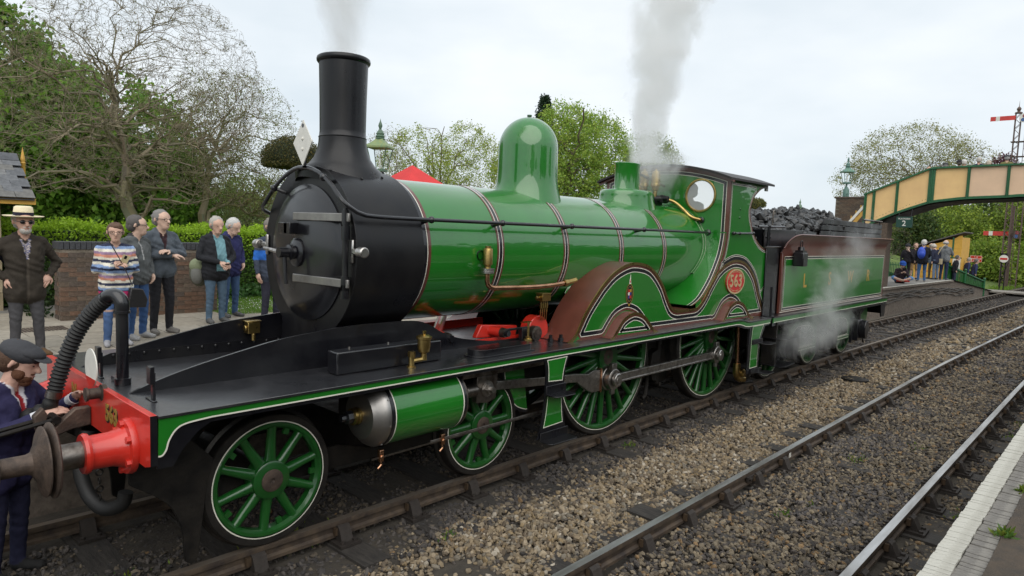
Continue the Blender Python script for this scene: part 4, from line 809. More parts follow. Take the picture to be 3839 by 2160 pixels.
    for i, (dx, dz, m) in enumerate(((-1, 1, 2), (1, 1, 1), (-1, -1, 4), (1, -1, 3), (-1, -3, 3), (1, -3, 2))): cr.box(cx + dx * .018 - .017, cx + dx * .018 + .017, y - .003, y - .0022, cz + .02 + dz * .019 - .018, cz + .02 + dz * .019 + .018, m)
    cr.prism([(cx - .022, cz + .125), (cx + .022, cz + .125), (cx + .004, cz + .255)], y - .002, y - .001, m=4); cr.prism([(cx - .012, cz + .14), (cx + .012, cz + .14), (cx + .006, cz + .19)], y - .003, y - .0021, m=2); cr.prism([(cx - .03, cz - .118), (cx + .03, cz - .118), (cx, cz - .16)], y - .002, y - .001, m=1)
    cr.build('crest', ms, loco)
def el2(cx, cz, a, b): return [(cx + a * math.cos(t), cz + b * math.sin(t)) for t in np.linspace(0, 2 * PI, 40, endpoint=False)]
make_running_gear(); make_wheels(); make_boiler(); make_cab()
# ---------------------------------------------------------------- tender
tender = thing('tender', 'green six-wheeled coal tender lettered L S W R behind the cab, half hidden by steam', 'tender', (0, 0, 0))
def make_tender():
    T = tender; yf = -1.10
    MB().box(4.70, 11.0, yf, 1.10, 1.25, 2.32).build('tank', brown, T, bevel=.01)
    pn = [(4.78, 1.30), (10.93, 1.30), (10.93, 2.25), (4.78, 2.25)]
    MB().prism(pn, yf - .004, yf - .001).build('side_panel', green, T)
    e = MB(); e.line(pn, yf - .006, closed=True, seq=((0, .009, 0), (.009, .045, 1), (.045, .054, 0))); e.build('lining', LIN, T, None)
    e = MB().box(4.72, 11.0, yf - .003, yf - .001, 1.268, 1.277); e.build('lining', white_l, T)
    # flared brown top, rounded down at the front
    fl = catmull([(yf, 2.30), (yf - .004, 2.42), (yf - .03, 2.52), (yf - .085, 2.60), (yf - .125, 2.635)], 12)
    for s in (1, -1):
        m = MB(); xs = np.r_[np.linspace(4.66, 5.25, 14), np.linspace(5.4, 11.0, 12)]; vs = []
        for x in xs:
            k = 1 if x > 5.25 else math.sqrt(max(0, 1 - ((5.25 - x) / .6) ** 2)); k = .25 + .75 * k
            for y, z in fl: vs.append((x + (0.12 * ((z - 2.3) / .335) ** 2 if x > 10.9 else 0), s * (yf + (y - yf) * k), 2.30 + (z - 2.30) * k))
        n = len(fl); m.add(vs, [(i * n + j, i * n + j + 1, (i + 1) * n + j + 1, (i + 1) * n + j) for i in range(len(xs) - 1) for j in range(n - 1)]); m.build('flared_coping', brown, T, 60)
    MB().tube([(5.2, yf - .125, 2.635), (11.1, yf - .125, 2.635)], .012, 8).tube(catmull([(4.66, yf - .03, 2.39), (4.75, yf - .06, 2.5), (4.95, yf - .10, 2.6), (5.2, yf - .125, 2.635)], 10), .012, 8).build('coping_bead', brown, T)
    MB().box(11.0, 11.04, -1.1, 1.1, 1.25, 2.32).build('rear_plate', brown, T)
    for i, ch in enumerate('LSWR'):
        x = (5.82, 7.17, 8.47, 9.74)[i]; text('letter', ch, .36, gold, T, face(x, yf - .006, 1.785, '-Y'), .0015, .006); 
    # black front plate, coal space, rails
    MB().box(4.10, 4.70, -1.06, -1.045, 1.25, 2.42).box(4.62, 4.70, -1.06, 1.06, 1.25, 2.42).build('front_plate', black, T, bevel=.006)
    MB().box(4.02, 4.72, -1.07, -1.045, 2.395, 2.41).build('front_ledge', steel_d, T)
    MB().prism([(4.25, 2.3), (6.7, 2.3), (6.75, 2.70), (6.2, 2.725), (4.25, 2.70)], -.93, -.90).box(4.25, 4.28, -.93, .93, 2.3, 2.70).build('coal_plate', black, T, bevel=.004)
    MB().prism([(4.25, 2.3), (11, 2.3), (11, 2.70), (4.25, 2.70)], .90, .93).build('coal_plate', black, T)
    for z0, z1 in ((2.64, 2.74), (2.76, 2.86), (2.88, 2.98)): MB().prism([(6.85 + (z0 - 2.6) * .6, z0), (11.1, z0), (11.1, z1), (6.85 + (z1 - 2.6) * .6, z1)], -.96, -.93).build('coal_board', black_m, T, bevel=.004)
    MB().box(11.07, 11.1, -.93, .93, 2.3, 2.98).build('coal_board', black_m, T)
    MB().tube([(9.6, -.95, 3.05), (11.1, -.95, 3.05)], .02, 8).build('coal_rail', black, T)
    for x in (9.7, 10.9): MB().cyl((x, -.95, 2.95), (x, -.95, 3.05), .018, n=8).build('rail_post', black, T)
    MB().tube([(3.85, -1.0, 2.74), (4.95, -1.0, 2.76)], .016, 8).tube([(4.28, -1.0, 2.42), (4.28, -1.0, 2.76)], .026, 8).sph((4.28, -1.0, 2.76), .03).cyl((4.28, -1.0, 2.55), (4.28, -1.0, 2.57), .05).build('hand_brake', black, T)
    MB().tube(catmull([(5.15, -.7, 2.6), (5.15, -.7, 3.0), (5.18, -.7, 3.05), (5.22, -.7, 3.04), (5.22, -.7, 2.98)], 14), .014, 8).build('fire_iron', steel_d, T)
    MB().tube([(4.19, -1.16, 1.25), (4.16, -1.16, 1.75)], .02, 8).build('handrail', black, T)
    # running plate, valance, frames
    MB().box(4.14, 10.95, -1.25, 1.25, 1.23, 1.25).build('running_plate', black, T)
    MB().box(4.14, 10.95, -1.238, -1.222, 1.15, 1.228).build('valance', green, T); MB().box(4.16, 10.95, -1.2405, -1.2385, 1.152, 1.161).build('lining', white_l, T)
    MB().box(4.14, 10.95, -1.22, -1.20, 1.09, 1.225).build('valance_backing', black, T)
    MB().prism([(10.6, 1.15), (10.97, 1.15), (10.97, .79), (10.72, .79)], -1.2, -1.17).box(10.95, 10.99, -1.2, 1.2, .85, 1.25).build('end_plate', black, T, bevel=.004)
    slot = lambda a, b: [tuple(q) for q in catmull([(a, .50), (b - .12, .50), (b - .02, .55), (b, .66), (b - .08, .80), (b - .3, .90), (a + .3, .92), (a + .04, .78), (a - .01, .6), (a, .50)], 40)][:-1]
    H = [slot(5.62, 6.85), slot(7.72, 8.95)]
    outl = [(4.35, 1.2), (4.35, .42), (10.0, .42), (10.3, .8), (10.3, 1.2)]
    MB().prism(outl, -1.0, -.975, holes=H).build('outside_frame', green_d, T)
    e = MB()
    for h in H: e.ribbon(h, .012, .022, -1.0025, closed=True)
    for a, b in ((4.4, 4.9), (5.5, 6.9), (7.6, 9.0)): e.box(a, b, -1.003, -1.001, .435, .444); e.box(a, b, -1.003, -1.001, .488, .497) if a > 5 else None
    e.build('lining', white_l, T, None)
    MB().prism([(4.6, .42), (10, .42), (10, 1.15), (4.6, 1.15)], -.60, -.58).prism([(4.6, .42), (10, .42), (10, 1.15), (4.6, 1.15)], .58, .60).build('inside_frame', black_d, T)
    for x in (5.10, 7.20, 9.30):
        a = MB(); a.box(x - .26, x + .26, -1.06, -1.002, .30, .86); a.box(x - .19, x + .19, -1.16, -1.04, .36, .82); 
        a.prism([(x + .14 * math.cos(t), .64 + .17 * math.sin(t) if math.sin(t) > 0 else .64 + .24 * math.sin(t)) for t in np.linspace(0, 2 * PI, 24, endpoint=False)], -1.29, -1.16); a.build('axlebox', black, T, bevel=.012)
        s = MB()
        for k in range(6): s.box(x - .48 + k * .06, x + .48 - k * .06, -1.12, -1.04, 1.08 - k * .028, 1.105 - k * .028)
        s.box(x - .05, x + .05, -1.13, -1.03, .82, 1.0); s.build('leaf_spring', black_d, T)
    # wheels
    d = wheel_parts(.60, .545, .14, .08, 12, .08, .055); me = {k: d[k].mesh(n, mm) for k, n, mm in (('c', 'wheel_centre', green_d), ('t', 'tyre', MATS['tyre_steel']), ('sp', 'spoke', green_d), ('ring', 'lining_ring', white_l))}
    for x in (5.10, 7.20, 9.30):
        MB().cyl((x, -.7, .6), (x, .7, .6), .08).build('axle', black_d, T)
        for s in (-1, 1):
            o = bpy.data.objects.new('wheel', me['c']); COL.objects.link(o); o.parent = T; o.location = (x, s * .80, .6); o.rotation_euler = (0, 0, 0 if s < 0 else PI)
            put(me['t'], 'tyre', o)
            for i in range(12): put(me['sp'], 'spoke', o, rot=(0, 2 * PI * i / 12, 0))
            if s < 0: put(me['ring'], 'lining_ring', o)
    MB().box(5.0, 9.5, -.55, .55, .5, 1.2).build('well_tank', black_d, T)
    MB().tube([(9.9, -1.0, .75), (10.0, -1.02, .32), (10.05, -1.03, .22)], .022, 8).build('guard_iron', black_d, T)
    for z in (.86, .40): MB().prism([(4.25, -1.0), (4.22, -1.36), (4.35, -1.41), (4.85, -1.38), (4.92, -1.0)], z, z + .014, 'XY').build('step', black_m, T, bevel=.004)
    MB().box(4.3, 4.36, -1.24, -1.0, .40, 1.15).build('step_hanger', black_d, T); MB().lathe((4.62, -1.06, .58), (0, -1, 0), [(.001, -.03), (.09, -.03), (.09, .03), (.06, .05), (.001, .05)], 20).build('pipe_cap', black_d, T)
    # lamp hanging on the tender side
    L = thing('oil_lamp', 'black square railway oil lamp hanging on the front corner of the tender', 'lamp', (5.2, -1.22, 2.08))
    MB().box(5.09, 5.31, -1.31, -1.13, 2.08, 2.32).build('lamp_body', black, L, bevel=.012); MB().box(5.11, 5.29, -1.29, -1.15, 2.32, 2.36).cyl((5.2, -1.22, 2.36), (5.2, -1.22, 2.42), .06, .05, 14).build('chimney_cap', black, L)
    MB().tube(catmull([(5.15, -1.22, 2.41), (5.15, -1.22, 2.5), (5.2, -1.22, 2.53), (5.25, -1.22, 2.5), (5.25, -1.22, 2.41)], 12), .008, 6).build('handle', black, L)
    MB().lathe((5.312, -1.22, 2.2), (1, 0, 0), [(.08, 0), (.08, .03), (.06, .035), (.001, .05)], 20).build('lens', glass, L); MB().box(5.16, 5.24, -1.13, -1.1, 2.1, 2.3).build('bracket', black, L)
make_tender()
# coal: nobody could count the lumps; one heap of stones
coal_m = attr_mat('coal', .38, bump=.3, bscale=30, spec=.6)
def make_coal():
    P = []; n = 1900
    x = RNG.uniform(4.3, 10.8, n); y = RNG.uniform(-.88, .88, n)
    top = np.interp(x, [4.3, 5.2, 6.2, 7.3, 8.4, 9.4, 10.8], [2.72, 2.93, 3.0, 3.10, 3.16, 3.0, 2.62]) - .30 * (np.abs(y) / .88) ** 2 + RNG.normal(0, .03, n)
    c = np.repeat(RNG.uniform(.008, .03, (n, 1)), 3, 1)
    o = stones('coal', np.c_[x, y, top], RNG.uniform(.045, .115, n), c, coal_m, jit=.28)
    tag(o, 'heap of black coal lumps piled in the tender', 'coal', kind='stuff')
    MB().prism([(4.3, 2.3), (10.9, 2.3), (10.9, 2.55), (9.4, 2.9), (8.4, 3.05), (7.3, 2.98), (6.2, 2.88), (5.2, 2.8), (4.3, 2.6)], -.7, .7).build('coal_bed', black_d, tender)
make_coal()
# ---------------------------------------------------------------- brick wall, stone building
def brick_mats(): return [mat('brick%d' % i, c, .9, var=.45, scale=14, bump=.35, bscale=40) for i, c in enumerate(((.145, .098, .070), (.175, .108, .074), (.13, .095, .070), (.16, .118, .086), (.185, .108, .070), (.12, .092, .074)))]
BM = brick_mats(); mortar = mat('mortar', (.25, .21, .165), .95, var=.4, scale=10, bump=.4); blue_c = mat('blue_coping', (.060, .062, .070), .6, var=.5, scale=12, bump=.2)
lime = mat('limestone', (.36, .29, .185), .9, var=.35, scale=4, bump=.25, bscale=30)
def wall():
    x0, x1, y0, y1, z0, z1 = -4.22, -1.88, 6.28, 6.62, .9, 1.995
    w = thing('brick_wall', 'low red brown brick wall with blue brick coping behind the spectators', 'wall', (x0, y0, z0))
    MB().box(x0 + .008, x1 - .008, y0 + .008, y1 - .008, z0, z1).build('mortar_core', mortar, w)
    st = [MB().box(-.1075, .1075, -.05, .05, -.0325, .0325).mesh('brick', b) for b in BM]; hd = [MB().box(-.0515, .0515, -.05, .05, -.0325, .0325).mesh('brick', b) for b in BM]
    P = Vector((x0, y0, z0)); z = z0 + .0375; r = 0
    while z < z1 - .02:
        x = x0; first = r % 2
        while x < x1 - .05:
            L = .1075 * 2 if not (first or x1 - x < .2) else .103; first = 0
            put(random.choice(st if L > .2 else hd), 'brick', w, (x + L / 2 - P.x, .05 + random.uniform(-.003, .003), z - P.z)); x += L + .011
        for q in range(2 if r % 2 else 1):   # the end return
            put(random.choice(st if r % 2 == 0 else hd), 'brick', w, (.05 + random.uniform(-.002, .002), .06 + (.155 if r % 2 == 0 else .06 + q * .115) + .05, z - P.z), (0, 0, PI / 2))
        z += .075; r += 1
    cm = MB().box(-.0325, .0325, -.18, .18, 0, .112).mesh('coping_brick', blue_c, 30); x = x0 - .02
    while x < x1: put(cm, 'coping_brick', w, (x + .0325 - P.x, .17 + random.uniform(-.003, .003), z1 - P.z + .003)); x += .0745
wall()
def building():
    x1, yw = -4.62, 8.05; B = thing('stone_building', 'buff stone lodge with grey slate roof and yellow eaves at the left edge', 'building', (x1, yw, .9))
    MB().box(-9, x1 - .01, yw + .02, yw + 2.4, .9, 2.72).build('wall_core', lime, B)
    ms = [MB().box(-.001, .999, -.04, .04, 0, .296).mesh('stone', mat('ashlar%d' % i, c, .9, var=.3, scale=5, bump=.3, bscale=35)) for i, c in enumerate(((.37, .30, .19), (.33, .265, .17), (.40, .33, .22)))]
    for r in range(6):
        x = x1 - .0; k = 0
        while x > -7.4:
            L = (.55, .72, .46, .8)[(k + r) % 4]; put(random.choice(ms), 'stone', B, (x - L - x1, random.uniform(-.004, .004) + .03, r * .302), scale=(L - .006, 1, 1)); x -= L; k += 1
    yel = mat('yellow_ochre_paint', (.58, .33, .055), .5, var=.2, scale=6)
    MB().box(-9, -4.22, 7.66, 7.72, 2.66, 2.76).build('eaves_board', yel, B); MB().prism([(7.70, 2.70), (8.1, 2.70), (8.1, 2.72), (7.7, 2.72)], -9, -4.25, 'YZ').build('soffit', yel, B)
    ye, ze, yr, zr = 7.62, 2.76, 8.85, 3.50; n = 8; L = math.hypot(yr - ye, zr - ze); an = math.atan2(zr - ze, yr - ye)
    MB().prism([(ye, ze - .03), (yr, zr - .03), (2 * yr - ye, ze - .03)], -9, -4.24, 'YZ').build('roof', mat('roof_felt', (.05, .05, .052), .9), B)
    sm = [MB().box(-.128, .128, 0, L / n * 1.5, 0, .009).mesh('slate', mat('slate%d' % i, c, .75, var=.45, scale=9, bump=.25, bscale=25)) for i, c in enumerate(((.15, .155, .165), (.12, .125, .135), (.19, .19, .19), (.165, .16, .15)))]
    for r in range(n):
        for c in range(11):
            s = r * L / n; x = -4.36 - c * .262 - (.13 if r % 2 else 0)
            put(random.choice(sm), 'slate', B, (x - x1, ye + s * math.cos(an) - yw, ze + s * math.sin(an) + .006 - .9), (an - .012 + random.uniform(-.006, .006), random.uniform(-.01, .01), random.uniform(-.012, .012)))
    rt = mat('ridge_tile', (.10, .105, .115), .8, var=.4, bump=.3)
    for c in range(7): MB().prism([(yr - .17, zr - .08), (yr, zr + .05), (yr + .17, zr - .08), (yr + .15, zr - .1), (yr, zr + .02), (yr - .15, zr - .1)], -4.235 - c * .46, -4.685 - c * .46, 'YZ').build('ridge_tile', rt, B)
    MB().lathe((-4.16, yr - .05, 2.95), (0, 0, 1), [(.001, -.12), (.015, -.1), (.025, 0), (.025, .06), (.035, .08), (.022, .11), (.036, .15), (.036, .42), (.044, .44), (.032, .46), (.04, .49), (.034, .52), (.001, .72)], 12).build('finial', yel, B)
building()
def trolley():
    T = thing('luggage_trolley', 'green wooden station barrow with spoked wheel by the stone building', 'trolley', (-5.35, 6.2, .9)); gp = green_d
    for y in (5.95, 6.45):
        MB().box(-6.9, -5.3, y - .025, y + .025, 1.35, 1.42).build('side_rail', gp, T, bevel=.006); MB().box(-5.42, -5.36, y - .02, y + .02, 1.0, 1.95).build('post', gp, T, bevel=.006)
        w = MB().lathe((-5.45, y - .06, 1.1), (0, 1, 0), [(.16, 0), (.20, 0), (.20, .05), (.16, .05)], 28, closed=True).cyl((-5.45, y - .07, 1.1), (-5.45, y + .0, 1.1), .04); 
        for k in range(6): w.obox((-5.45 + .1 * math.cos(k * PI / 3), y - .035, 1.1 + .1 * math.sin(k * PI / 3)), (.18, .025, .022), Matrix.Rotation(-k * PI / 3, 3, 'Y'))
        w.build('wheel', rust, T)
    for z in (1.5, 1.75): MB().box(-5.41, -5.37, 5.93, 6.47, z, z + .06).build('end_slat', gp, T, bevel=.004)
trolley()

# ---------------------------------------------------------------- lamps, footbridge, signals
def gas_lamp(label, loc, s=1., col=(.16, .25, .17), top=(.30, .32, .13), shaft=3.0):
    m1 = mat('lamp_paint', col, .5, var=.35, scale=12); m2 = mat('lamp_roof', top, .5, var=.4, col2=(.12, .22, .12), scale=9)
    T = thing('gas_lamp', label, 'street lamp', loc, .6)
    MB().lathe((0, 0, 0), (0, 0, 1), [(.12, 0), (.12, .3), (.08, .36), (.05, .42), (.045, shaft - .5), (.06, shaft - .48), (.06, shaft - .44), (.035, shaft - .4), (.03, shaft - .02), (.05, shaft), (.001, shaft)], 14).tube([(-.28, 0, shaft - .42), (.28, 0, shaft - .42)], .016, 8).build('lamp_post', m1, T, local=True)
    a, b, h = .13 * s, .235 * s, .5 * s; g = MB()
    for i in range(4):
        q = [(-1, -1), (1, -1), (1, 1), (-1, 1)]; p, r = q[i], q[(i + 1) % 4]
        MB().add([(p[0] * a, p[1] * a, shaft + .06), (r[0] * a, r[1] * a, shaft + .06), (r[0] * b, r[1] * b, shaft + .06 + h), (p[0] * b, p[1] * b, shaft + .06 + h)], [(0, 1, 2, 3)]).build('pane', glass, T, None, local=True)
        MB().tube([(p[0] * a, p[1] * a, shaft + .04), (p[0] * b, p[1] * b, shaft + .06 + h)], .012 * s, 6).build('glazing_bar', m1, T, local=True)
    MB().box(-a - .02, a + .02, -a - .02, a + .02, shaft, shaft + .06).build('lantern_base', m1, T, local=True)
    z = shaft + .06 + h; r4 = lambda r, zz: [(-r, -r, zz), (r, -r, zz), (r, r, zz), (-r, r, zz)]
    vs = r4(b + .035, z - .02) + r4(b + .035, z + .02) + r4(b * .55, z + .14 * s) + r4(b * .36, z + .20 * s); R = MB().add(vs, [(i * 4 + j, i * 4 + (j + 1) % 4, i * 4 + 4 + (j + 1) % 4, i * 4 + 4 + j) for i in range(3) for j in range(4)] + [(0, 1, 2, 3), (12, 13, 14, 15)])
    R.build('lantern_roof', m2, T, 30, local=True)
    MB().lathe((0, 0, z + .18 * s), (0, 0, 1), [(.10 * s, 0), (.115 * s, .03), (.09 * s, .05), (.11 * s, .09), (.085 * s, .12), (.095 * s, .15), (.07 * s, .2), (.03 * s, .25), (.03 * s, .28), (.05 * s, .33), (.04 * s, .38), (.015 * s, .44), (.001, .50 * s)], 14).build('ventilator', m1, T, local=True)
    MB().cyl((0, 0, shaft + .06), (0, 0, shaft + .2), .02).cyl((0, 0, shaft + .2), (0, 0, shaft + .32), .03, .02).build('mantle', white_p, T, local=True); return T
gas_lamp('large green gas lamp with weathered yellow roof right behind the black chimney', (2.80, 8, .9), 1.02, (.10, .17, .11), (.24, .27, .10), shaft=2.92)
gas_lamp('gas lamp with yellowed roof just showing above the coal heap', (31.4, 8.5, .9), 1.15, shaft=2.55)
gas_lamp('small teal gas lamp on top of the brick bridge pier', (22.3, 3.36, 4.33), .82, (.10, .20, .17), (.10, .20, .19), .55)

cream = mat('cream_paint', (.82, .55, .24), .55, var=.16, scale=1.5, col2=(.72, .46, .21), detail=7); pinkc = mat('faded_cream_paint', (.78, .54, .36), .6, var=.12, scale=1.5)
bgreen = mat('bridge_green', (.022, .13, .05), .45, var=.35, scale=8)
def footbridge():
    X = 21.; T = thing('footbridge', 'cream and green iron footbridge arching over the tracks', 'footbridge', (X, 0, 0))
    posts = [2.24, 1.95, 1.18, .10, -1.0, -2.12, -3.24, -4.36, -5.4]
    ty = lambda y: float(np.interp(y, [-5.6, -3.5, .125, 1.767, 2.3], [4.5, 5.33, 5.272, 4.578, 4.35])); B = catmull([(2.3, 3.06), (2.0, 3.235), (1.678, 3.407), (1.185, 3.64), (.6, 3.87), (.077, 4.049), (-.5, 4.135), (-1.012, 4.188), (-2.125, 4.233), (-2.587, 4.263), (-3.6, 4.2), (-5.6, 3.6)], 80); by = lambda y: float(np.interp(-y, -B[:, 0], B[:, 1]))
    for i in range(len(posts) - 1):
        a, b = posts[i], posts[i + 1]; ys = np.linspace(a, b, 12)
        MB().prism([(y, by(y)) for y in ys] + [(y, ty(y)) for y in ys[::-1]], X, X + .012, 'YZ').build('panel', pinkc if i in (4, 5) else cream, T)
    for i, y in enumerate(posts):
        w = .10 if abs(y - .1) < .01 else .045
        p = MB().box(X - .05, X - .002, y - w, y + w, by(y), ty(y)).box(X - .09, X - .05, y - .012, y + .012, by(y), ty(y)).build('post', bgreen, T)
        rv = MB()
        for z in np.arange(by(y) + .08, ty(y) - .05, .11):
            for s in ((-.7, .7) if w < .06 else (-.75, -.35, .35, .75)): rv.sph((X - .052, y + s * w, z), .012, 6)
        rv.build('rivet', bgreen, p)
    yy = np.linspace(2.3, -5.6, 60)
    MB().prism([(y, ty(y) - .03) for y in yy] + [(y, ty(y) + .03) for y in yy[::-1]], X - .1, X + .08, 'YZ').build('top_rail', bgreen, T)
    MB().prism([(y, by(y) - .02) for y in yy] + [(y, by(y)) for y in yy[::-1]], X - .1, X + .1, 'YZ').prism([(y, by(y)) for y in yy] + [(y, by(y) + .07) for y in yy[::-1]], X - .02, X - .003, 'YZ').build('bottom_flange', bgreen, T)
    MB().prism([(y, by(y) - .06) for y in yy] + [(y, by(y) - .02) for y in yy[::-1]], X + .1, X + 2.0, 'YZ').build('soffit', black_d, T)
    MB().prism([(y, by(y)) for y in yy] + [(y, ty(y)) for y in yy[::-1]], X + 2.0, X + 2.012, 'YZ').build('far_girder', cream, T)
    rv = MB()
    for y0, n in ((1.05, 4), (.55, 4), (2.0, 6), (1.6, 4)):
        for k in range(n): rv.sph((X - .002, y0 - k * .1, by(y0 - k * .1) + .14 + .03 * (k > 1)), .011, 6)
    rv.build('rivet', rust, T)
    # stairs side with yellow stringers, brick pillar under the girder
    MB().prism([(2.3, 3.95), (2.3, 3.8), (3.0, 2.9), (3.0, 3.05)], X - .05, X + .0, 'YZ').build('stair_handrail', white_p, T)
    yel = MATS['yellow_ochre_paint']; MB().prism([(2.3, 3.75), (2.3, 3.55), (3.0, 2.65), (3.0, 2.85)], X - .03, X + .01, 'YZ').build('stringer', yel, T)
    for k in range(4): MB().box(X - .02, X + .02, 2.36 + k * .16, 2.40 + k * .16, 3.60 - k * .2, 3.95 - k * .2).build('baluster', yel, T)
    MB().box(X, X + .7, 1.42, 1.95, .9, 3.3).build('brick_pillar', BM[2], T)
    s = thing('platform_sign', 'dark green hanging sign reading PLATFORM 2 under the footbridge', 'sign', (20.8, .83, 3.35)); sg = mat('sign_green', (.008, .05, .035), .4)
    MB().box(20.79, 20.82, .56, 1.09, 3.14, 3.53).build('board', sg, s)
    text('lettering', 'PLATFORM', .078, white_p, s, face(20.786, .83, 3.45, '-X'), .001, .001); text('lettering', '2', .27, white_p, s, face(20.786, .83, 3.28, '-X'), .001, .003)
    for y in (.62, 1.03): MB().cyl((20.81, y, 3.5), (20.95, y, by(y)), .012, n=6).build('hanger', black, s)
    # brick pier
    P = thing('brick_pier', 'tall weathered brick stair pier left of the footbridge', 'pier', (22.6, 2.95, .9)); MB().box(22.0, 23.4, 2.28, 3.63, .9, 4.30).build('core', mortar, P)
    ms = [MB().box(-.04, .02, -.11, .11, -.034, .034).mesh('brick', b) for b in (BM[0], BM[2], BM[3], BM[5])]; 
    for r in range(18):
        for c in range(6):
            y = 2.41 + c * .225 + (.112 if r % 2 else 0) - .05
            if y < 3.56: put(random.choice(ms), 'brick', P, (22.0 - 22.6, y - 2.95, 4.24 - r * .0775 - .9))
    MB().box(21.93, 23.45, 2.22, 3.68, 4.28, 4.34).build('cap', BM[5], P)
footbridge()
def signal(label, X, Y, ztop, arm_z, arm_y1, lattice=True, z0=-.3, size=1.):
    T = thing('semaphore_signal', label, 'railway signal', (X, Y, z0)); pm = mat('signal_post', (.13, .085, .07), .6, var=.4, scale=6) if 'signal_post' not in MATS else MATS['signal_post']
    if lattice:
        w = .15; m = MB()
        for a in (-w, w):
            for b in (-w, w): m.box(X + a - .025, X + a + .025, Y + b - .025, Y + b + .025, z0, ztop - .6)
        z = z0; k = 0
        while z < ztop - 1:
            for a in (-w, w):
                m.tube([(X + a, Y - w, z), (X + a, Y + w, z + .35)], .016, 4); m.tube([(X + a, Y + w, z + .35), (X + a, Y - w, z + .7)], .016, 4)
            z += .7
        m.build('lattice_post', pm, T)
        MB().lathe((X, Y, ztop - .6), (0, 0, 1), [(.22, 0), (.22, .06), (.08, .12), (.1, .2), (.14, .3), (.08, .4), (.02, .46), (.001, .9)], 12).build('finial', pm, T)
        for z in (arm_z - 1.6, arm_z - 2.6): MB().box(X - .1, X + .5, Y - .6, Y + .3, z, z + .04).build('platform_stage', pm, T)
        l = MB().tube([(X - .1, Y - .45, z0), (X - .1, Y - .45, arm_z)], .02, 4).tube([(X - .1, Y - .75, z0), (X - .1, Y - .75, arm_z)], .02, 4)
        for z in np.arange(z0 + .3, arm_z, .4): l.tube([(X - .1, Y - .45, z), (X - .1, Y - .75, z)], .014, 4)
        l.build('ladder', pm, T)
    else:
        MB().box(X - .1, X + .1, Y - .1, Y + .1, z0, ztop).build('post', pm, T); MB().box(X + .1, X + .2, Y - .55, Y - .47, z0, ztop).build('post', pm, T)
    y0 = Y + .12; h = .15 * size; L = arm_y1 - y0; a = MB().prism([(y0, arm_z - h), (arm_y1, arm_z - h), (arm_y1, arm_z + h), (y0, arm_z + h)], X - .24, X - .22, 'YZ').build('signal_arm', red, T)
    MB().prism([(arm_y1 - L * .38, arm_z - h), (arm_y1 - L * .22, arm_z - h), (arm_y1 - L * .22, arm_z + h), (arm_y1 - L * .38, arm_z + h)], X - .246, X - .242, 'YZ').build('stripe', white_p, a)
    MB().prism([(Y - .32 + .24 * math.cos(t), arm_z - .05 + .3 * math.sin(t)) for t in np.linspace(0, 2 * PI, 20, endpoint=False)], X - .24, X - .21, 'YZ').build('spectacle_plate', white_p if lattice else rust, a)
    MB().lathe((X - .242, Y - .36, arm_z + .08), (-1, 0, 0), [(.001, .0), (.11, 0), (.11, .01), (.001, .01)], 16).build('red_glass', mat('red_glass', (.25, .02, .03), .2, coat=1), a); MB().lathe((X - .242, Y - .30, arm_z - .17), (-1, 0, 0), [(.001, .0), (.12, 0), (.12, .01), (.001, .01)], 16).build('blue_glass', mat('blue_glass', (.02, .08, .25), .2, coat=1), a)
signal('tall lattice signal post with red and white arm rising above the footbridge', 50, 1.3, 12.2, 11.3, 2.82)
signal('lower signal post with red and white arm in front of the wooded bank', 50.5, 1.12, 5.4, 3.5, 2.68, False)
def disc_signal():
    T = thing('shunt_signal', 'ground signal with white disc and red bar beside the track', 'railway signal', (43, .46, .0))
    MB().lathe((42.9, .46, 1.87), (-1, 0, 0), [(.001, 0), (.23, 0), (.23, .02), (.001, .02)], 28).build('disc', white_p, T); MB().box(42.868, 42.876, .28, .64, 1.81, 1.92).build('bar', red, T)
    MB().box(42.9, 43.1, .3, .62, 1.6, 2.2).build('lamp_case', black_d, T); 
    for y in (.36, .56): MB().box(42.95, 43.02, y - .03, y + .03, -.2, 1.6).build('leg', black_d, T)
    MB().obox((43, .42, .9), (.05, .03, 1.5), Matrix.Rotation(.25, 3, 'X')).box(42.9, 43.1, .2, .75, -.25, -.1).build('rodding', black_d, T)
disc_signal()
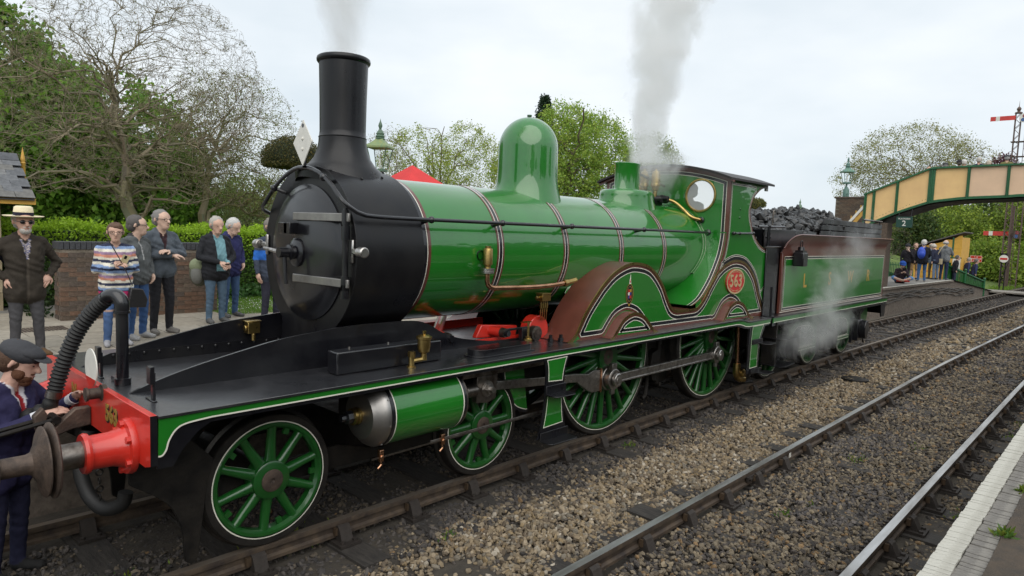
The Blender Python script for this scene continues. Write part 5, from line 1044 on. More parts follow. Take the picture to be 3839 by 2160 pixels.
def shed():
    X, yl, yr = 36., 3.69, 1.5; yel = mat('shed_yellow', (.66, .37, .055), .55, var=.15, scale=5)
    T = thing('yellow_shed', 'small yellow boarded shed with sloping roof at the platform end', 'shed', (X, 2.5, .45)); MB().prism([(yl, .3), (yr, .3), (yr, 3.0), (yl, 2.35)], X + .03, X + 2.2, 'YZ').build('core', yel, T)
    rf = lambda y: 2.62 + (3.10 - 2.62) * (3.1 - y) / 1.25; z = .32; k = 0
    while z < 3.05:
        a = yl if z + .2 < 2.38 else max(yr + .1, 3.1 - (z + .2 - 2.62) / .48 * 1.25)
        if a - yr > .2: MB().prism([(yr, z), (a, z), (a - (.3 if z + .2 > 2.4 else 0), z + .225), (yr, z + .225)], X - .012 + .0, X + .02, 'YZ').build('board', yel, T)
        z += .232
    MB().prism([(yl + .15, 2.36), (1.40, rf(1.40) - .02), (1.40, rf(1.4) + .04), (yl + .15, 2.42)], X - .18, X + 2.3, 'YZ').build('roof', mat('shed_roof', (.10, .09, .085), .8), T)
    MB().box(X - .03, X - .012, 1.86, 1.94, 1.9, 3.0).box(X - .03, X - .012, 1.46, 3.0, 1.86, 1.92).build('green_trim', bgreen, T); MB().box(X - .03, X - .0, 1.5, 1.86, 1.2, 1.84).build('window', white_p, T)
    s = thing('notice_board', 'small yellow poster board with red writing behind the seated photographer', 'sign', (35.7, 2.9, .5)); MB().box(35.7, 35.74, 2.72, 3.08, .5, 1.5).build('board', yel, s); text('lettering', 'NOTICE', .09, red, s, face(35.695, 2.9, 1.1, '-X'), .001)
    # green gangway barrier down the ramp
    T = thing('ramp_barrier', 'dark green boarded barrier along the platform ramp', 'fence', (36, 1.4, .4)); A, Bp = Vector((34.6, 1.92)), Vector((38.6, .72)); n = 22
    for i in range(n):
        t0, t1 = i / n, (i + .9) / n; p, q = A.lerp(Bp, t0), A.lerp(Bp, t1); d = (q - p).normalized(); nn = Vector((-d.y, d.x)) * .012; zz = .62 - t0 * 1.0; h = 1.0 + (.12 if t0 < .1 else 0)
        MB().prism([(p.x, p.y), (q.x, q.y), (q.x + nn.x, q.y + nn.y), (p.x + nn.x, p.y + nn.y)], zz - .2, zz + h, 'XY').build('board', green_d, T)
    for t in (0, .5, 1): p = A.lerp(Bp, t); MB().cyl((p.x - .05, p.y, .3 - t), (p.x - .05, p.y, 1.75 - t), .06).sph((p.x - .05, p.y, 1.75 - t), .075).build('post', bgreen, T)
    MB().tube([(34.5, 1.92, 1.55), (38.5, .72, .62)], .035, 6).build('handrail', bgreen, T)
    # picket fence at the back of the platform
    T = thing('picket_fence', 'thin green railings at the back of the far platform', 'fence', (30, 3.2, .9))
    for i in range(34): MB().box(30 + i * .02 - .01, 30 + i * .02 + .01, 2.4 + i * .075, 2.43 + i * .075, .9, 1.62).build('picket', bgreen, T)
    for z in (1.05, 1.5): MB().tube([(30.02, 2.4, z), (30.68, 4.9, z)], .02, 4).build('rail', bgreen, T)
    MB().box(29.95, 30.05, 3.44, 3.54, .9, 1.9).build('gate_post', bgreen, T)
    s = thing('red_notice', 'red board with white railway warning lettering beyond the ramp', 'sign', (40, 1.4, .6)); 
    MB().box(40, 40.03, 1.13, 1.71, 1.64, 2.02).build('board', red, s); MB().ribbon([(1.13, 1.64), (1.71, 1.64), (1.71, 2.02), (1.13, 2.02)], .01, .025, 39.997, 'YZ', closed=True).build('border', white_p, s)
    for z, t_ in ((1.93, 'S . R.'), (1.83, 'BEWARE OF'), (1.72, 'TRAINS')): text('lettering', t_, .095, white_p, s, face(39.996, 1.42, z, '-X'), .001, .002)
    MB().cyl((40.05, 1.4, .2), (40.05, 1.4, 1.7), .04).build('post', bgreen, s)
    T = thing('foot_crossing', 'grey timber foot crossing over the rails beyond the ramp', 'crossing', (42, -.2, -.1))
    for i in range(10): MB().box(40.2 + i * .2, 40.38 + i * .2, -2.0, 1.4, -.06, .012).build('plank', mat('grey_board', (.26, .24, .21), .9, var=.3) if i == 0 else MATS['grey_board'], T)
shed()
def gazebo():
    T = thing('red_gazebo', 'red pop up gazebo roof showing above the boiler', 'gazebo', (6.96, 12, .9)); c = mat('red_canvas', (.62, .035, .035), .75, var=.15, scale=3); a = (6.96, 12, 4.52); q = [(5.5, 10.5), (8.4, 10.5), (8.4, 13.5), (5.5, 13.5)]
    MB().add([a] + [(x, y, 3.35) for x, y in q] + [(x, y, 3.1) for x, y in q], [(0, 1, 2), (0, 2, 3), (0, 3, 4), (0, 4, 1), (1, 2, 6, 5), (2, 3, 7, 6), (3, 4, 8, 7), (4, 1, 5, 8)]).build('canopy', c, T, 20)
    for x, y in q: MB().box(x - .02, x + .02, y - .02, y + .02, .9, 3.3).build('leg', steel, T)
gazebo()
MB_ = MB().lathe((7.35, -1.67, -.185), (0, 0, 1), [(.001, 0), (.25, 0), (.25, .03), (.24, .035), (.001, .035)], 28); tag(MB_.build('inspection_cover', black_d), 'round dark iron cover lying on the tan ballast', 'cover')

# ---------------------------------------------------------------- trees and plants
leaf_m = attr_mat('leaves', .55, trans=.42, spec=.3); twig_m = attr_mat('bark', .9, bump=.3, bscale=30)
def bez(p, d, q, n, rng, wob):
    L = np.linalg.norm(q - p); c = p + d * L * .45; t = np.linspace(0, 1, n)[:, None]
    P = (1 - t) ** 2 * p + 2 * t * (1 - t) * c + t * t * q; P[1:-1] += rng.normal(0, wob * L, (n - 2, 3)); return P
def tubes(paths, n_sides, col):
    V, F, C = [], [], []; o = 0
    for (P, R, ns) in paths:
        k = len(P); T = np.gradient(P, axis=0); T /= np.maximum(np.linalg.norm(T, axis=1), 1e-9)[:, None]
        up = np.where(np.abs(T[:, 2:3]) < .9, [[0, 0, 1.]], [[1., 0, 0]]); a = np.cross(T, up); a /= np.maximum(np.linalg.norm(a, axis=1), 1e-9)[:, None]; b = np.cross(T, a)
        th = np.arange(ns) * 2 * PI / ns; V.append((P[:, None] + (a[:, None] * np.cos(th)[None, :, None] + b[:, None] * np.sin(th)[None, :, None]) * R[:, None, None]).reshape(-1, 3))
        i, j = np.meshgrid(np.arange(k - 1), np.arange(ns), indexing='ij'); F.append(np.stack([i * ns + j, i * ns + (j + 1) % ns, (i + 1) * ns + (j + 1) % ns, (i + 1) * ns + j], -1).reshape(-1, 4) + o); o += k * ns
    return np.vstack(V), np.vstack(F)
def leaves(P, size, cols, rng, droop=.3, aspect=.6):
    """kite-shaped leaf at each point, random attitude"""
    n = len(P); a = rng.normal(size=(n, 3)); a[:, 2] -= droop; a /= np.linalg.norm(a, axis=1)[:, None]; b = np.cross(a, rng.normal(size=(n, 3))); b /= np.maximum(np.linalg.norm(b, axis=1), 1e-6)[:, None]
    s = size * rng.uniform(.6, 1.3, (n, 1)); V = np.stack([P, P + a * s * .5 + b * s * aspect * .5, P + a * s, P + a * s * .45 - b * s * aspect * .5], 1).reshape(-1, 3)
    return V, np.arange(4 * n).reshape(-1, 4), cols
def palette(n, base, var, rng, alt=None, p=.3):
    c = np.array(base)[None] * rng.uniform(1 - var, 1 + var, (n, 1)) * rng.uniform(.9, 1.1, (n, 3))
    if alt is not None: c = np.where((rng.random(n) < p)[:, None], np.array(alt)[None] * rng.uniform(.8, 1.2, (n, 1)), c)
    return c
def crown_pts(n, c, r, rng, shell=.35):
    d = rng.normal(size=(n, 3)); d /= np.linalg.norm(d, axis=1)[:, None]; u = rng.random((n, 1)) ** (1 / 3.); u = np.where(rng.random((n, 1)) < shell, .75 + .25 * u, u); return np.array(c) + d * u * np.array(r)
def tree(name, label, base, height, crown, n_lv, leaf=None, seed=1, trunk_r=.2, lean=(0, 0), group=None, bark=(.10, .085, .055), cat='tree', first=.25, multi=1):
    """crown: list of (centre, radii); n_lv: branches per level; leaf: (per twig, size, colour, alt colour, spread)"""
    rng = np.random.default_rng(seed); T = thing(name, label, cat, base, 0, group); base = np.array(base, float); paths = []
    nodes = []; dirs = []; rad = []
    for s in range(multi):
        bb = base + (rng.normal(0, .25, 3) * [1, 1, 0] if multi > 1 else 0); top = base + np.array([lean[0], lean[1], height]) + (rng.normal(0, height * .18, 3) * [1, 1, .4] if multi > 1 else 0)
        P = bez(bb, np.array([0, 0, 1.]), top, 14, rng, .012); R = np.linspace(1, .18, 14) ** 1.0 * trunk_r; R[0] *= 1.35; paths.append((P, R, 9 if multi == 1 else 6))
        nodes.append(P[int(14 * first):]); D = np.gradient(P, axis=0); dirs.append((D / np.linalg.norm(D, axis=1)[:, None])[int(14 * first):]); rad.append(R[int(14 * first):])
    w = np.array([r[0] * r[1] * r[2] for _, r in crown]); w = w / w.sum(); tips = None
    for lv, nb in enumerate(n_lv):
        N, Dn, Rn = np.vstack(nodes), np.vstack(dirs), np.hstack(rad); nn, nd, nr = [], [], []
        for (c, r), ww in zip(crown, w):
            pts = crown_pts(max(2, int(nb * ww)), c, np.array(r) * (.85 if lv == 0 else 1), rng, .7 if lv == 0 else .45)
            for q in pts:
                d = N - q; dist = np.linalg.norm(d, axis=1) * (1 + .5 * (N[:, 2] > q[2])); i = int(np.argmin(dist + rng.random(len(N)) * (.6 if lv < 2 else .15))); p = N[i]; L = np.linalg.norm(q - p)
                if L < .05: continue
                k = (9, 6, 5, 4)[min(lv, 3)]; dd = Dn[i] * .7 + (q - p) / L * .5 + np.array([0, 0, .18]); dd /= np.linalg.norm(dd); P = bez(p, dd, q, k, rng, (.035, .04, .05, .06)[min(lv, 3)])
                r0 = min(Rn[i] * .7, (.30, .16, .08, .05)[min(lv, 3)] * trunk_r * (1 + L / 3)); R = np.linspace(r0, max(r0 * .25, .004), k); paths.append((P, R, (6, 4, 3, 3)[min(lv, 3)]))
                D = np.gradient(P, axis=0); nn.append(P[1:]); nd.append(D[1:] / np.maximum(np.linalg.norm(D[1:], axis=1), 1e-9)[:, None]); nr.append(R[1:])
        tips = nn
        nodes = nodes + nn if lv < 2 else nn; dirs = dirs + nd if lv < 2 else nd; rad = rad + nr if lv < 2 else nr
    V, F = tubes(paths, 4, None); c = palette(len(F), bark, .25, rng, tuple(x * 1.35 for x in bark), .3); link('trunk', np_mesh('trunk', V, F, c, [twig_m], True), T)
    if leaf:
        per, size, col, alt, spread = leaf; Pn = np.vstack(tips); n = int(len(Pn) * per); P = Pn[rng.integers(0, len(Pn), n)] + rng.normal(0, spread, (n, 3))
        V, F, c = leaves(P, size, palette(n, col, .35, rng, alt, .35), rng); link('crown', np_mesh('crown', V, F, c, [leaf_m], False), T)
    return T
tree('chestnut_tree', 'dense green horse chestnut at the left edge behind the bare tree', (-3.2, 22, .9), 6.5, [((-3.6, 22, 5.0), (4.4, 3.4, 4.3)), ((.4, 22.0, 4.3), (4.2, 3, 3.3))], (16, 150, 1100), (15, .22, (.14, .27, .04), (.22, .37, .055), .24), 3, .35)
tree('chestnut_tree', 'dark leafy chestnut low behind the hedge, right of the bare trunk', (2.2, 23, .9), 3.2, [((2.4, 23, 2.9), (2.6, 2, 1.9))], (8, 60, 380), (13, .2, (.12, .23, .035), (.17, .30, .045), .22), 4, .2)
tree('bare_tree', 'large spreading bare tree with twisting grey branches above the spectators', (-.12, 16, .9), 5.2, [((.2, 16, 6.3), (3.4, 3.0, 3.1)), ((-2.6, 15.5, 5.4), (2.0, 2, 2.4)), ((.2, 15.6, 3.9), (2.3, 1.6, 1.2))], (30, 420, 2600, 9500), (.22, .05, (.16, .18, .05), (.19, .16, .07), .05), 5, .25, (-.5, 0), bark=(.20, .17, .115), first=.35)
tree('olive_tree', 'tree in brownish half opened leaf right of the bare tree', (3.2, 19.5, .9), 5.0, [((4.6, 19.5, 5.4), (2.3, 2.2, 2.7)), ((5.4, 19.5, 3.8), (1.9, 1.8, 1.5)), ((3.4, 19.5, 5.8), (1.6, 1.8, 2.1))], (16, 220, 1500, 2400), (3.0, .062, (.20, .24, .06), (.21, .18, .075), .10), 6, .2, (.8, 0), bark=(.19, .165, .105))
tree('shrub_tree', 'pale green loose shrub behind the hedge by the smokebox', (7.6, 25, .9), 2.2, [((7.6, 25, 2.7), (2.5, 2, 1.9))], (10, 90, 800), (7, .11, (.18, .24, .085), (.24, .29, .10), .16), 8, .1, multi=3)
tree('spring_tree', 'light yellow green thicket of thin trunks behind the front of the boiler', (21.6, 28, .9), 7.0, [((20.0, 28, 5.4), (2.6, 2.5, 3.3)), ((24.2, 28, 5.8), (2.9, 2.5, 3.7)), ((22, 28, 3.2), (4, 2, 2))], (26, 220, 1200, 1200), (9, .115, (.27, .33, .06), (.36, .41, .08), .18), 9, .12, multi=7, bark=(.12, .10, .075))
tree('spring_tree', 'bare twiggy saplings beside the lamp behind the chimney', (17.2, 27, .9), 5.5, [((17.0, 27, 5.0), (1.8, 1.5, 3.4))], (16, 110, 700), (1.6, .08, (.2, .2, .09), (.22, .19, .10), .1), 10, .07, multi=6, bark=(.20, .165, .13))
tree('leafy_tree', 'full light green tree behind the dome and cab', (36.5, 30, .9), 11, [((37.2, 30, 8.6), (3.2, 3.2, 4.7)), ((41.0, 30, 7.6), (4.2, 3.4, 5.4)), ((32.5, 30, 6.2), (3.2, 2.6, 3.9))], (24, 220, 1500), (10, .19, (.24, .36, .06), (.36, .45, .085), .28), 11, .28, multi=2)
tree('small_tree', 'sparse pale leaved tree behind the white steam plume', (58.5, 34, .9), 10.5, [((57, 34, 9.6), (3.4, 3, 4.0)), ((59.5, 34, 8.8), (2.6, 2.5, 3.2))], (18, 140, 800), (4, .2, (.2, .26, .07), (.28, .33, .08), .3), 12, .22)
tree('spreading_tree', 'wide round topped tree in thin olive leaf beyond the footbridge', (70, 11.6, -.2), 9.0, [((70, 12.3, 10.7), (4.5, 5.6, 3.9)), ((70, 15.6, 8.8), (3.5, 3.9, 2.6)), ((70, 8.2, 10.0), (3.5, 3.6, 3.0))], (24, 280, 1700, 1700), (4.2, .16, (.26, .275, .10), (.32, .31, .12), .24), 13, .46, bark=(.16, .135, .105))
tree('purple_tree', 'small purple leaved shrub peeping over the right end of the footbridge', (60, 3.2, 5.5), 3.6, [((60, 3.2, 9.0), (1.2, 1.0, .9))], (6, 30, 120), (3, .18, (.10, .03, .05), (.13, .05, .06), .16), 14, .06)
def conifer():
    rng = np.random.default_rng(5); T = thing('conifer', 'dark conifer top rising between the dome and the light green tree', 'tree', (51.7, 45, .9)); MB().cyl((51.7, 45, .9), (51.7, 45, 17.7), .3, .03, 8).build('trunk', twig_m, T); P = []
    for z in np.linspace(6, 17.6, 40):
        r = .35 + (17.9 - z) * .33
        for k in range(9):
            a = rng.random() * 6.28; t = rng.random((34, 1)) ** .6; P.append(np.c_[51.7 + t * r * math.cos(a), 45 + t * r * math.sin(a), z - t * r * .22] + rng.normal(0, .10, (34, 3)))
    P = np.vstack(P); V, F, c = leaves(P, .30, palette(len(P), (.028, .055, .026), .35, rng), rng, .5, .4); link('crown', np_mesh('crown', V, F, c, [leaf_m]), T)
conifer()
def topiary(label, base, blobs, n, col, trunk, seed, size=.05):
    rng = np.random.default_rng(seed); T = thing('topiary', label, 'clipped yew', base); MB().tube(trunk, [.07, .06, .05][:len(trunk)], 7).build('trunk', twig_m, T); P = []; core = MB()
    for c, r, flat in blobs:
        d = rng.normal(size=(int(n * r[0] * r[1] * 3), 3)); d /= np.linalg.norm(d, axis=1)[:, None]; d[:, 2] = np.where(d[:, 2] < flat, flat + (d[:, 2] - flat) * .1, d[:, 2]); P.append(np.array(c) + d * np.array(r) * rng.uniform(.9, 1.05, (len(d), 1)) + rng.normal(0, .022, (len(d), 3))); core.sph(c, 1, 14, sc=tuple(x * .88 for x in r))
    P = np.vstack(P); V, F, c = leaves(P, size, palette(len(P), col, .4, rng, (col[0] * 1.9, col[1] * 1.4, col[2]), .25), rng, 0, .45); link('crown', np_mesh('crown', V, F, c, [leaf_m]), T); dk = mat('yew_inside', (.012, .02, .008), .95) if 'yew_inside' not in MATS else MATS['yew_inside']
    for v in core.v: pass
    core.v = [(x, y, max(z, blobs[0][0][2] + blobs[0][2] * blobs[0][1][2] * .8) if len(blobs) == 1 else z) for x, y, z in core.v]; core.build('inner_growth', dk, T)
topiary('dark mushroom shaped topiary yew left of the chimney', (3.25, 13, .9), [((3.27, 13, 4.36), (.86, .86, .68), -.25)], 5200, (.085, .09, .036), [(3.3, 13, .9), (3.25, 13, 2.6), (3.27, 13, 4.3)], 1, .06)
topiary('bird shaped topiary yew behind the coal seen past the cab', (25, 8.5, .9), [((24.9, 8.5, 4.05), (.55, .5, .48), -1), ((25.6, 8.35, 4.28), (.34, .25, .2), -1), ((25.95, 8.3, 4.22), (.2, .12, .1), -1)], 7000, (.11, .125, .04), [(25, 8.5, .9), (24.95, 8.5, 2.6), (24.95, 8.5, 3.7)], 2, .07)
def hedge():
    rng = np.random.default_rng(8); T = thing('hedge', 'clipped privet hedge with bright new green top behind the brick wall', 'hedge', (-2, 8.8, .9)); x0, x1, y0, y1, z0, z1 = -4.55, 2.2, 8.35, 9.3, .9, 2.30
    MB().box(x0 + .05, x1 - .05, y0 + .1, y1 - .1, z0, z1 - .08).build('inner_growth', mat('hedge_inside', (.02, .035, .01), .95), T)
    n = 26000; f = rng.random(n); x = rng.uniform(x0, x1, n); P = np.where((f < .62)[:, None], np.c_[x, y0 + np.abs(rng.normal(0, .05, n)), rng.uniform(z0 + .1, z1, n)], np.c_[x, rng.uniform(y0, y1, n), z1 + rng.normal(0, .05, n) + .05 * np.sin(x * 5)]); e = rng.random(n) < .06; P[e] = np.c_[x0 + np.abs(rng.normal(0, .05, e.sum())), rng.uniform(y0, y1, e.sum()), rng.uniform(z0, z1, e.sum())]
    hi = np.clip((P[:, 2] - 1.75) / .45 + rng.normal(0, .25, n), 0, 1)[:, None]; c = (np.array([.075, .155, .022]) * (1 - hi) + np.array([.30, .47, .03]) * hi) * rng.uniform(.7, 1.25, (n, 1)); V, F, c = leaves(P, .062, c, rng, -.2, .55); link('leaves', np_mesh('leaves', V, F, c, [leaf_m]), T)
    n = 3500; P = np.c_[rng.uniform(-1.9, 1.5, n), 8.25 + rng.normal(0, .14, n), .92 + np.abs(rng.normal(0, .09, n))]; V, F, c = leaves(P, .09, palette(n, (.05, .12, .03), .35, rng), rng, -.6, .7); tag(link('ground_cover', np_mesh('ground_cover', V, F, c, [leaf_m])), 'leafy ground cover along the foot of the hedge', 'ground cover', kind='stuff')
    n = 1500; P = np.c_[rng.uniform(-4.5, -4.2, n), rng.uniform(6.7, 8.2, n), rng.uniform(.9, 2.1, n)]; V, F, c = leaves(P, .07, palette(n, (.025, .05, .015), .35, rng), rng); o = thing('ivy', 'dark ivy growing behind the left end of the brick wall', 'ivy', (-4.3, 7.4, .9)); link('leaves', np_mesh('leaves', V, F, c, [leaf_m]), o)
    n = 420; P = np.c_[rng.uniform(-1.7, .2, n), rng.uniform(6.1, 7.9, n), np.full(n, .93)]; V, F, c = leaves(P, .022, np.full((n, 3), .72), rng, 0, .9); tag(link('daisies', np_mesh('daisies', V, F, c, [leaf_m])), 'white daisies scattered over the lawn', 'daisies', kind='stuff')
    n = 26000; P = np.c_[rng.uniform(-1.95, .6, n), rng.uniform(5.65, 8.3, n), np.full(n, .90)]; V, F, c = leaves(P, .05, palette(n, (.13, .25, .03), .3, rng, (.09, .19, .02), .4), rng, -1.6, .14); tag(link('grass', np_mesh('grass', V, F, c, [leaf_m])), 'short bright lawn grass in front of the hedge', 'grass', kind='stuff')
    for i, (bx, by, z, s, nn) in enumerate(((.35, -1.0, -.2, .14, 30), (-3.1, -1.35, -.19, .12, 40), (-6.2, -.9, -.2, .5, 160), (-4.2, -.5, -.2, .4, 120), (5.0, -4.55, -.2, .25, 110), (5.8, -4.6, -.2, .3, 160), (-.35, -3.25, -.19, .09, 60), (.1, -3.35, -.19, .06, 30), (-2.3, -5.18, .9, .07, 80), (-1.35, -5.17, .9, .06, 60), (.15, -5.2, .9, .12, 140), (2.1, -3.2, -.2, .2, 60), (1.0, -4.5, -.2, .15, 50), (3.2, -3.6, -.2, .2, 60), (-4.6, -1.3, -.2, .2, 80), (-5.5, -.3, -.2, .3, 120))):
        P = np.c_[bx + rng.normal(0, s * .5, nn), by + rng.normal(0, s * .3, nn), np.full(nn, z)]; V, F, c = leaves(P, .055, palette(nn, (.16, .21, .03), .3, rng, (.08, .16, .03), .5), rng, -1.2, .3); tag(link('weeds', np_mesh('weeds', V, F, c, [leaf_m])), 'small green weeds growing in the ballast and platform edge', 'weeds', 'weed tufts', 'stuff')
hedge()
def bank():
    g = MB(); xs = np.linspace(38, 120, 18); ys = np.linspace(1.9, 40, 14); vs = []
    for x in xs:
        for y in ys: t = max(0, y - 2.6 + off(x) * -.4 - 0.0); vs.append((x, y + off(x) * .9, -.22 + min(t * .28, 3.2) + .15 * math.sin(x * .7 + y)))
    k = len(ys); g.add(vs, [(i * k + j, i * k + j + 1, (i + 1) * k + j + 1, (i + 1) * k + j) for i in range(len(xs) - 1) for j in range(k - 1)]); tag(g.build('grass_bank', mat('bank_grass', (.11, .17, .03), .95, var=.5, scale=.6, bump=.5, bscale=5), smooth=60), kind='structure')
    spec = [  # x, y, z centre, radii, colour, alt, size, label
        (62, 9.2, 3.6, (3, 3.0, 3.2), (.075, .10, .022), (.12, .15, .03), 'bushy olive tree on the bank left of centre under the footbridge'), (58, 5.6, 3.0, (3, 2.5, 3.0), (.10, .145, .024), (.17, .22, .03), 'light green bush on the bank behind the spectators'),
        (66, 4.6, 4.6, (3, 3.0, 3.6), (.045, .075, .018), (.08, .11, .025), 'dark tree on the bank below the middle of the footbridge'), (60, 1.6, 3.4, (3, 2.6, 3.6), (.09, .13, .02), (.16, .21, .03), 'yellow green bush behind the lower signal arm'),
        (64, -1.2, 3.6, (3, 3.0, 4.2), (.035, .06, .016), (.07, .10, .02), 'dark evergreen mass at the right edge under the footbridge'), (57, -.6, 1.6, (2.5, 1.9, 2.2), (.12, .19, .024), (.19, .25, .03), 'bright green bush at the foot of the bank by the right edge'),
        (54, 2.8, 1.2, (2.5, 1.8, 1.7), (.10, .15, .022), (.16, .21, .03), 'low bush behind the red notice'), (72, 1.0, 5.6, (4, 5.0, 4.0), (.06, .085, .02), (.10, .13, .03), 'tall hedgerow tree line closing the view under the footbridge'), (52, 7.0, 2.8, (1.6, 1.2, 2.3), (.028, .05, .014), (.06, .08, .02), 'dark ivy covered stump behind the platform sign'), (75, 12, 4.5, (4, 4, 4), (.09, .11, .03), (.13, .15, .04), 'pale bushes far behind the picket fence')]
    for i, (x, y, z, r, c, a, lab) in enumerate(spec):
        tree('bush', lab, (x, y, max(-.4, z - r[2])), r[2] * 1.3, [((x, y, z), r), ((x, y + r[1] * .5, z - r[2] * .3), (r[0], r[1] * .7, r[2] * .7)), ((x, y - r[1] * .5, z - r[2] * .3), (r[0], r[1] * .7, r[2] * .7))], (12, 80, 520), (11, .22, tuple(q * 1.75 for q in c), tuple(q * 1.8 for q in a), .3), 40 + i, .16, multi=3, bark=(.06, .05, .035), cat='bush')
    tree('thin_tree', 'bare thin shrub against the sky between tender and platform sign', (40, 6.6, .3), 3.2, [((40, 6.6, 2.6), (1.6, 1.9, 1.5))], (12, 80, 420), (.3, .07, (.10, .09, .04), None, .05), 60, .07, multi=4, bark=(.09, .07, .06))
    rng = np.random.default_rng(3); n = 9000; x = rng.uniform(41, 52, n); y = rng.uniform(1.5, 5, n) + np.array([off(q) for q in x]) * .9; P = np.c_[x, y, -.25 + np.clip((y - 2.0), 0, 9) * .28]; V, F, c = leaves(P, .20, palette(n, (.14, .24, .03), .3, rng, (.19, .27, .04), .3), rng, -1.3, .25); tag(link('bank_grass', np_mesh('bank_grass', V, F, c, [leaf_m])), 'long bright grass at the foot of the wooded bank', 'grass', kind='stuff')
bank()
def tree_belt():
    rng = np.random.default_rng(21); n = 16000; x = rng.uniform(-45, 60, n); top = 6.2 + 1.6 * np.sin(x * .35) + 1.1 * np.sin(x * .9 + 1) + .6 * np.sin(x * 2.3); P = np.c_[x, -19 - 5 * rng.random(n), .4 + (top - .4) * rng.random(n) ** .8]
    V, F, c = leaves(P, .95, palette(n, (.055, .085, .025), .35, rng, (.09, .13, .03), .4), rng, .2, .7); tag(link('tree_belt', np_mesh('tree_belt', V, F, c, [leaf_m])), 'belt of trees behind the photographer, mirrored in the green paint', 'trees', kind='stuff')
tree_belt()
def far_hills():
    m = MB(); h = mat('hill_fields', (.10, .14, .075), 1, var=.4, scale=.01); xs = np.linspace(-200, 500, 60); vs = []
    for x in xs: vs += [(x, 420, -2), (x, 460, 16 + 6 * math.sin(x * .012) + 3 * math.sin(x * .04))]
    tag(m.add(vs, [(2 * i, 2 * i + 2, 2 * i + 3, 2 * i + 1) for i in range(59)]).build('hills', h, smooth=80), kind='structure')
far_hills()
# ---------------------------------------------------------------- people
cloth_m = attr_mat('cloth', .85, bump=.35, bscale=28, spec=.2); skin_m = attr_mat('skin', .55, bump=.05, bscale=90, spec=.35); hair_m = attr_mat('hair', .6, bump=.5, bscale=160, spec=.3)
dark_glass = mat('dark_lens', (.01, .01, .012), .15, coat=.5); eye_m = mat('eye', (.03, .022, .018), .25); lip_m = mat('lips', (.34, .15, .13), .5)
SK = (.56, .36, .275); SK2 = (.60, .41, .32)
def capsule(mb, p0, p1, r0, r1, n=12):
    p0, p1 = Vector(p0), Vector(p1); d = p1 - p0; L = d.length
    if L < 1e-4: mb.sph(p0, r0, n); return
    prof = [(r0 * math.cos(t), r0 * math.sin(t)) for t in np.linspace(-PI / 2, 0, 5)] + [(r1 * math.cos(t), L + r1 * math.sin(t)) for t in np.linspace(0, PI / 2, 5)]
    mb.lathe(p0, d, prof, n)
def hand_mesh(w, d, up, s=1, curl=.6, side=1):
    """palm, four bent fingers of different length and a thumb; w wrist, d pointing direction, up = back of the hand"""
    d = Vector(d).normalized(); up = (Vector(up) - d * Vector(up).dot(d)).normalized(); a = d.cross(up) * side; m = MB(); w = Vector(w)
    R = Matrix((d, a, up)).transposed(); m.sph(w + d * .045 * s, .05 * s, 10, sc=(1, .82, .38), R=R)
    for i, (o, L) in enumerate(((.03, .070), (.010, .080), (-.010, .075), (-.029, .058))):
        p = w + d * .082 * s + a * o * s; pts = [p - d * .02 * s]; ang = 0
        for k, f in enumerate((.42, .33, .25)): ang += curl * (.5 if k == 0 else .8); pts.append(pts[-1] + (d * math.cos(ang) - up * math.sin(ang)) * L * (f + (.25 if k == 0 else 0)) * s)
        m.tube(pts, [.0100 * s, .0095 * s, .0085 * s, .0065 * s], 6)
    t = w + d * .02 * s + a * .028 * s; m.tube([t, t + (d * .55 + a * .6 - up * .25).normalized() * .035 * s, t + (d * .9 + a * .45 - up * .5).normalized() * .066 * s], [.0125 * s, .0115 * s, .008 * s], 6)
    return m
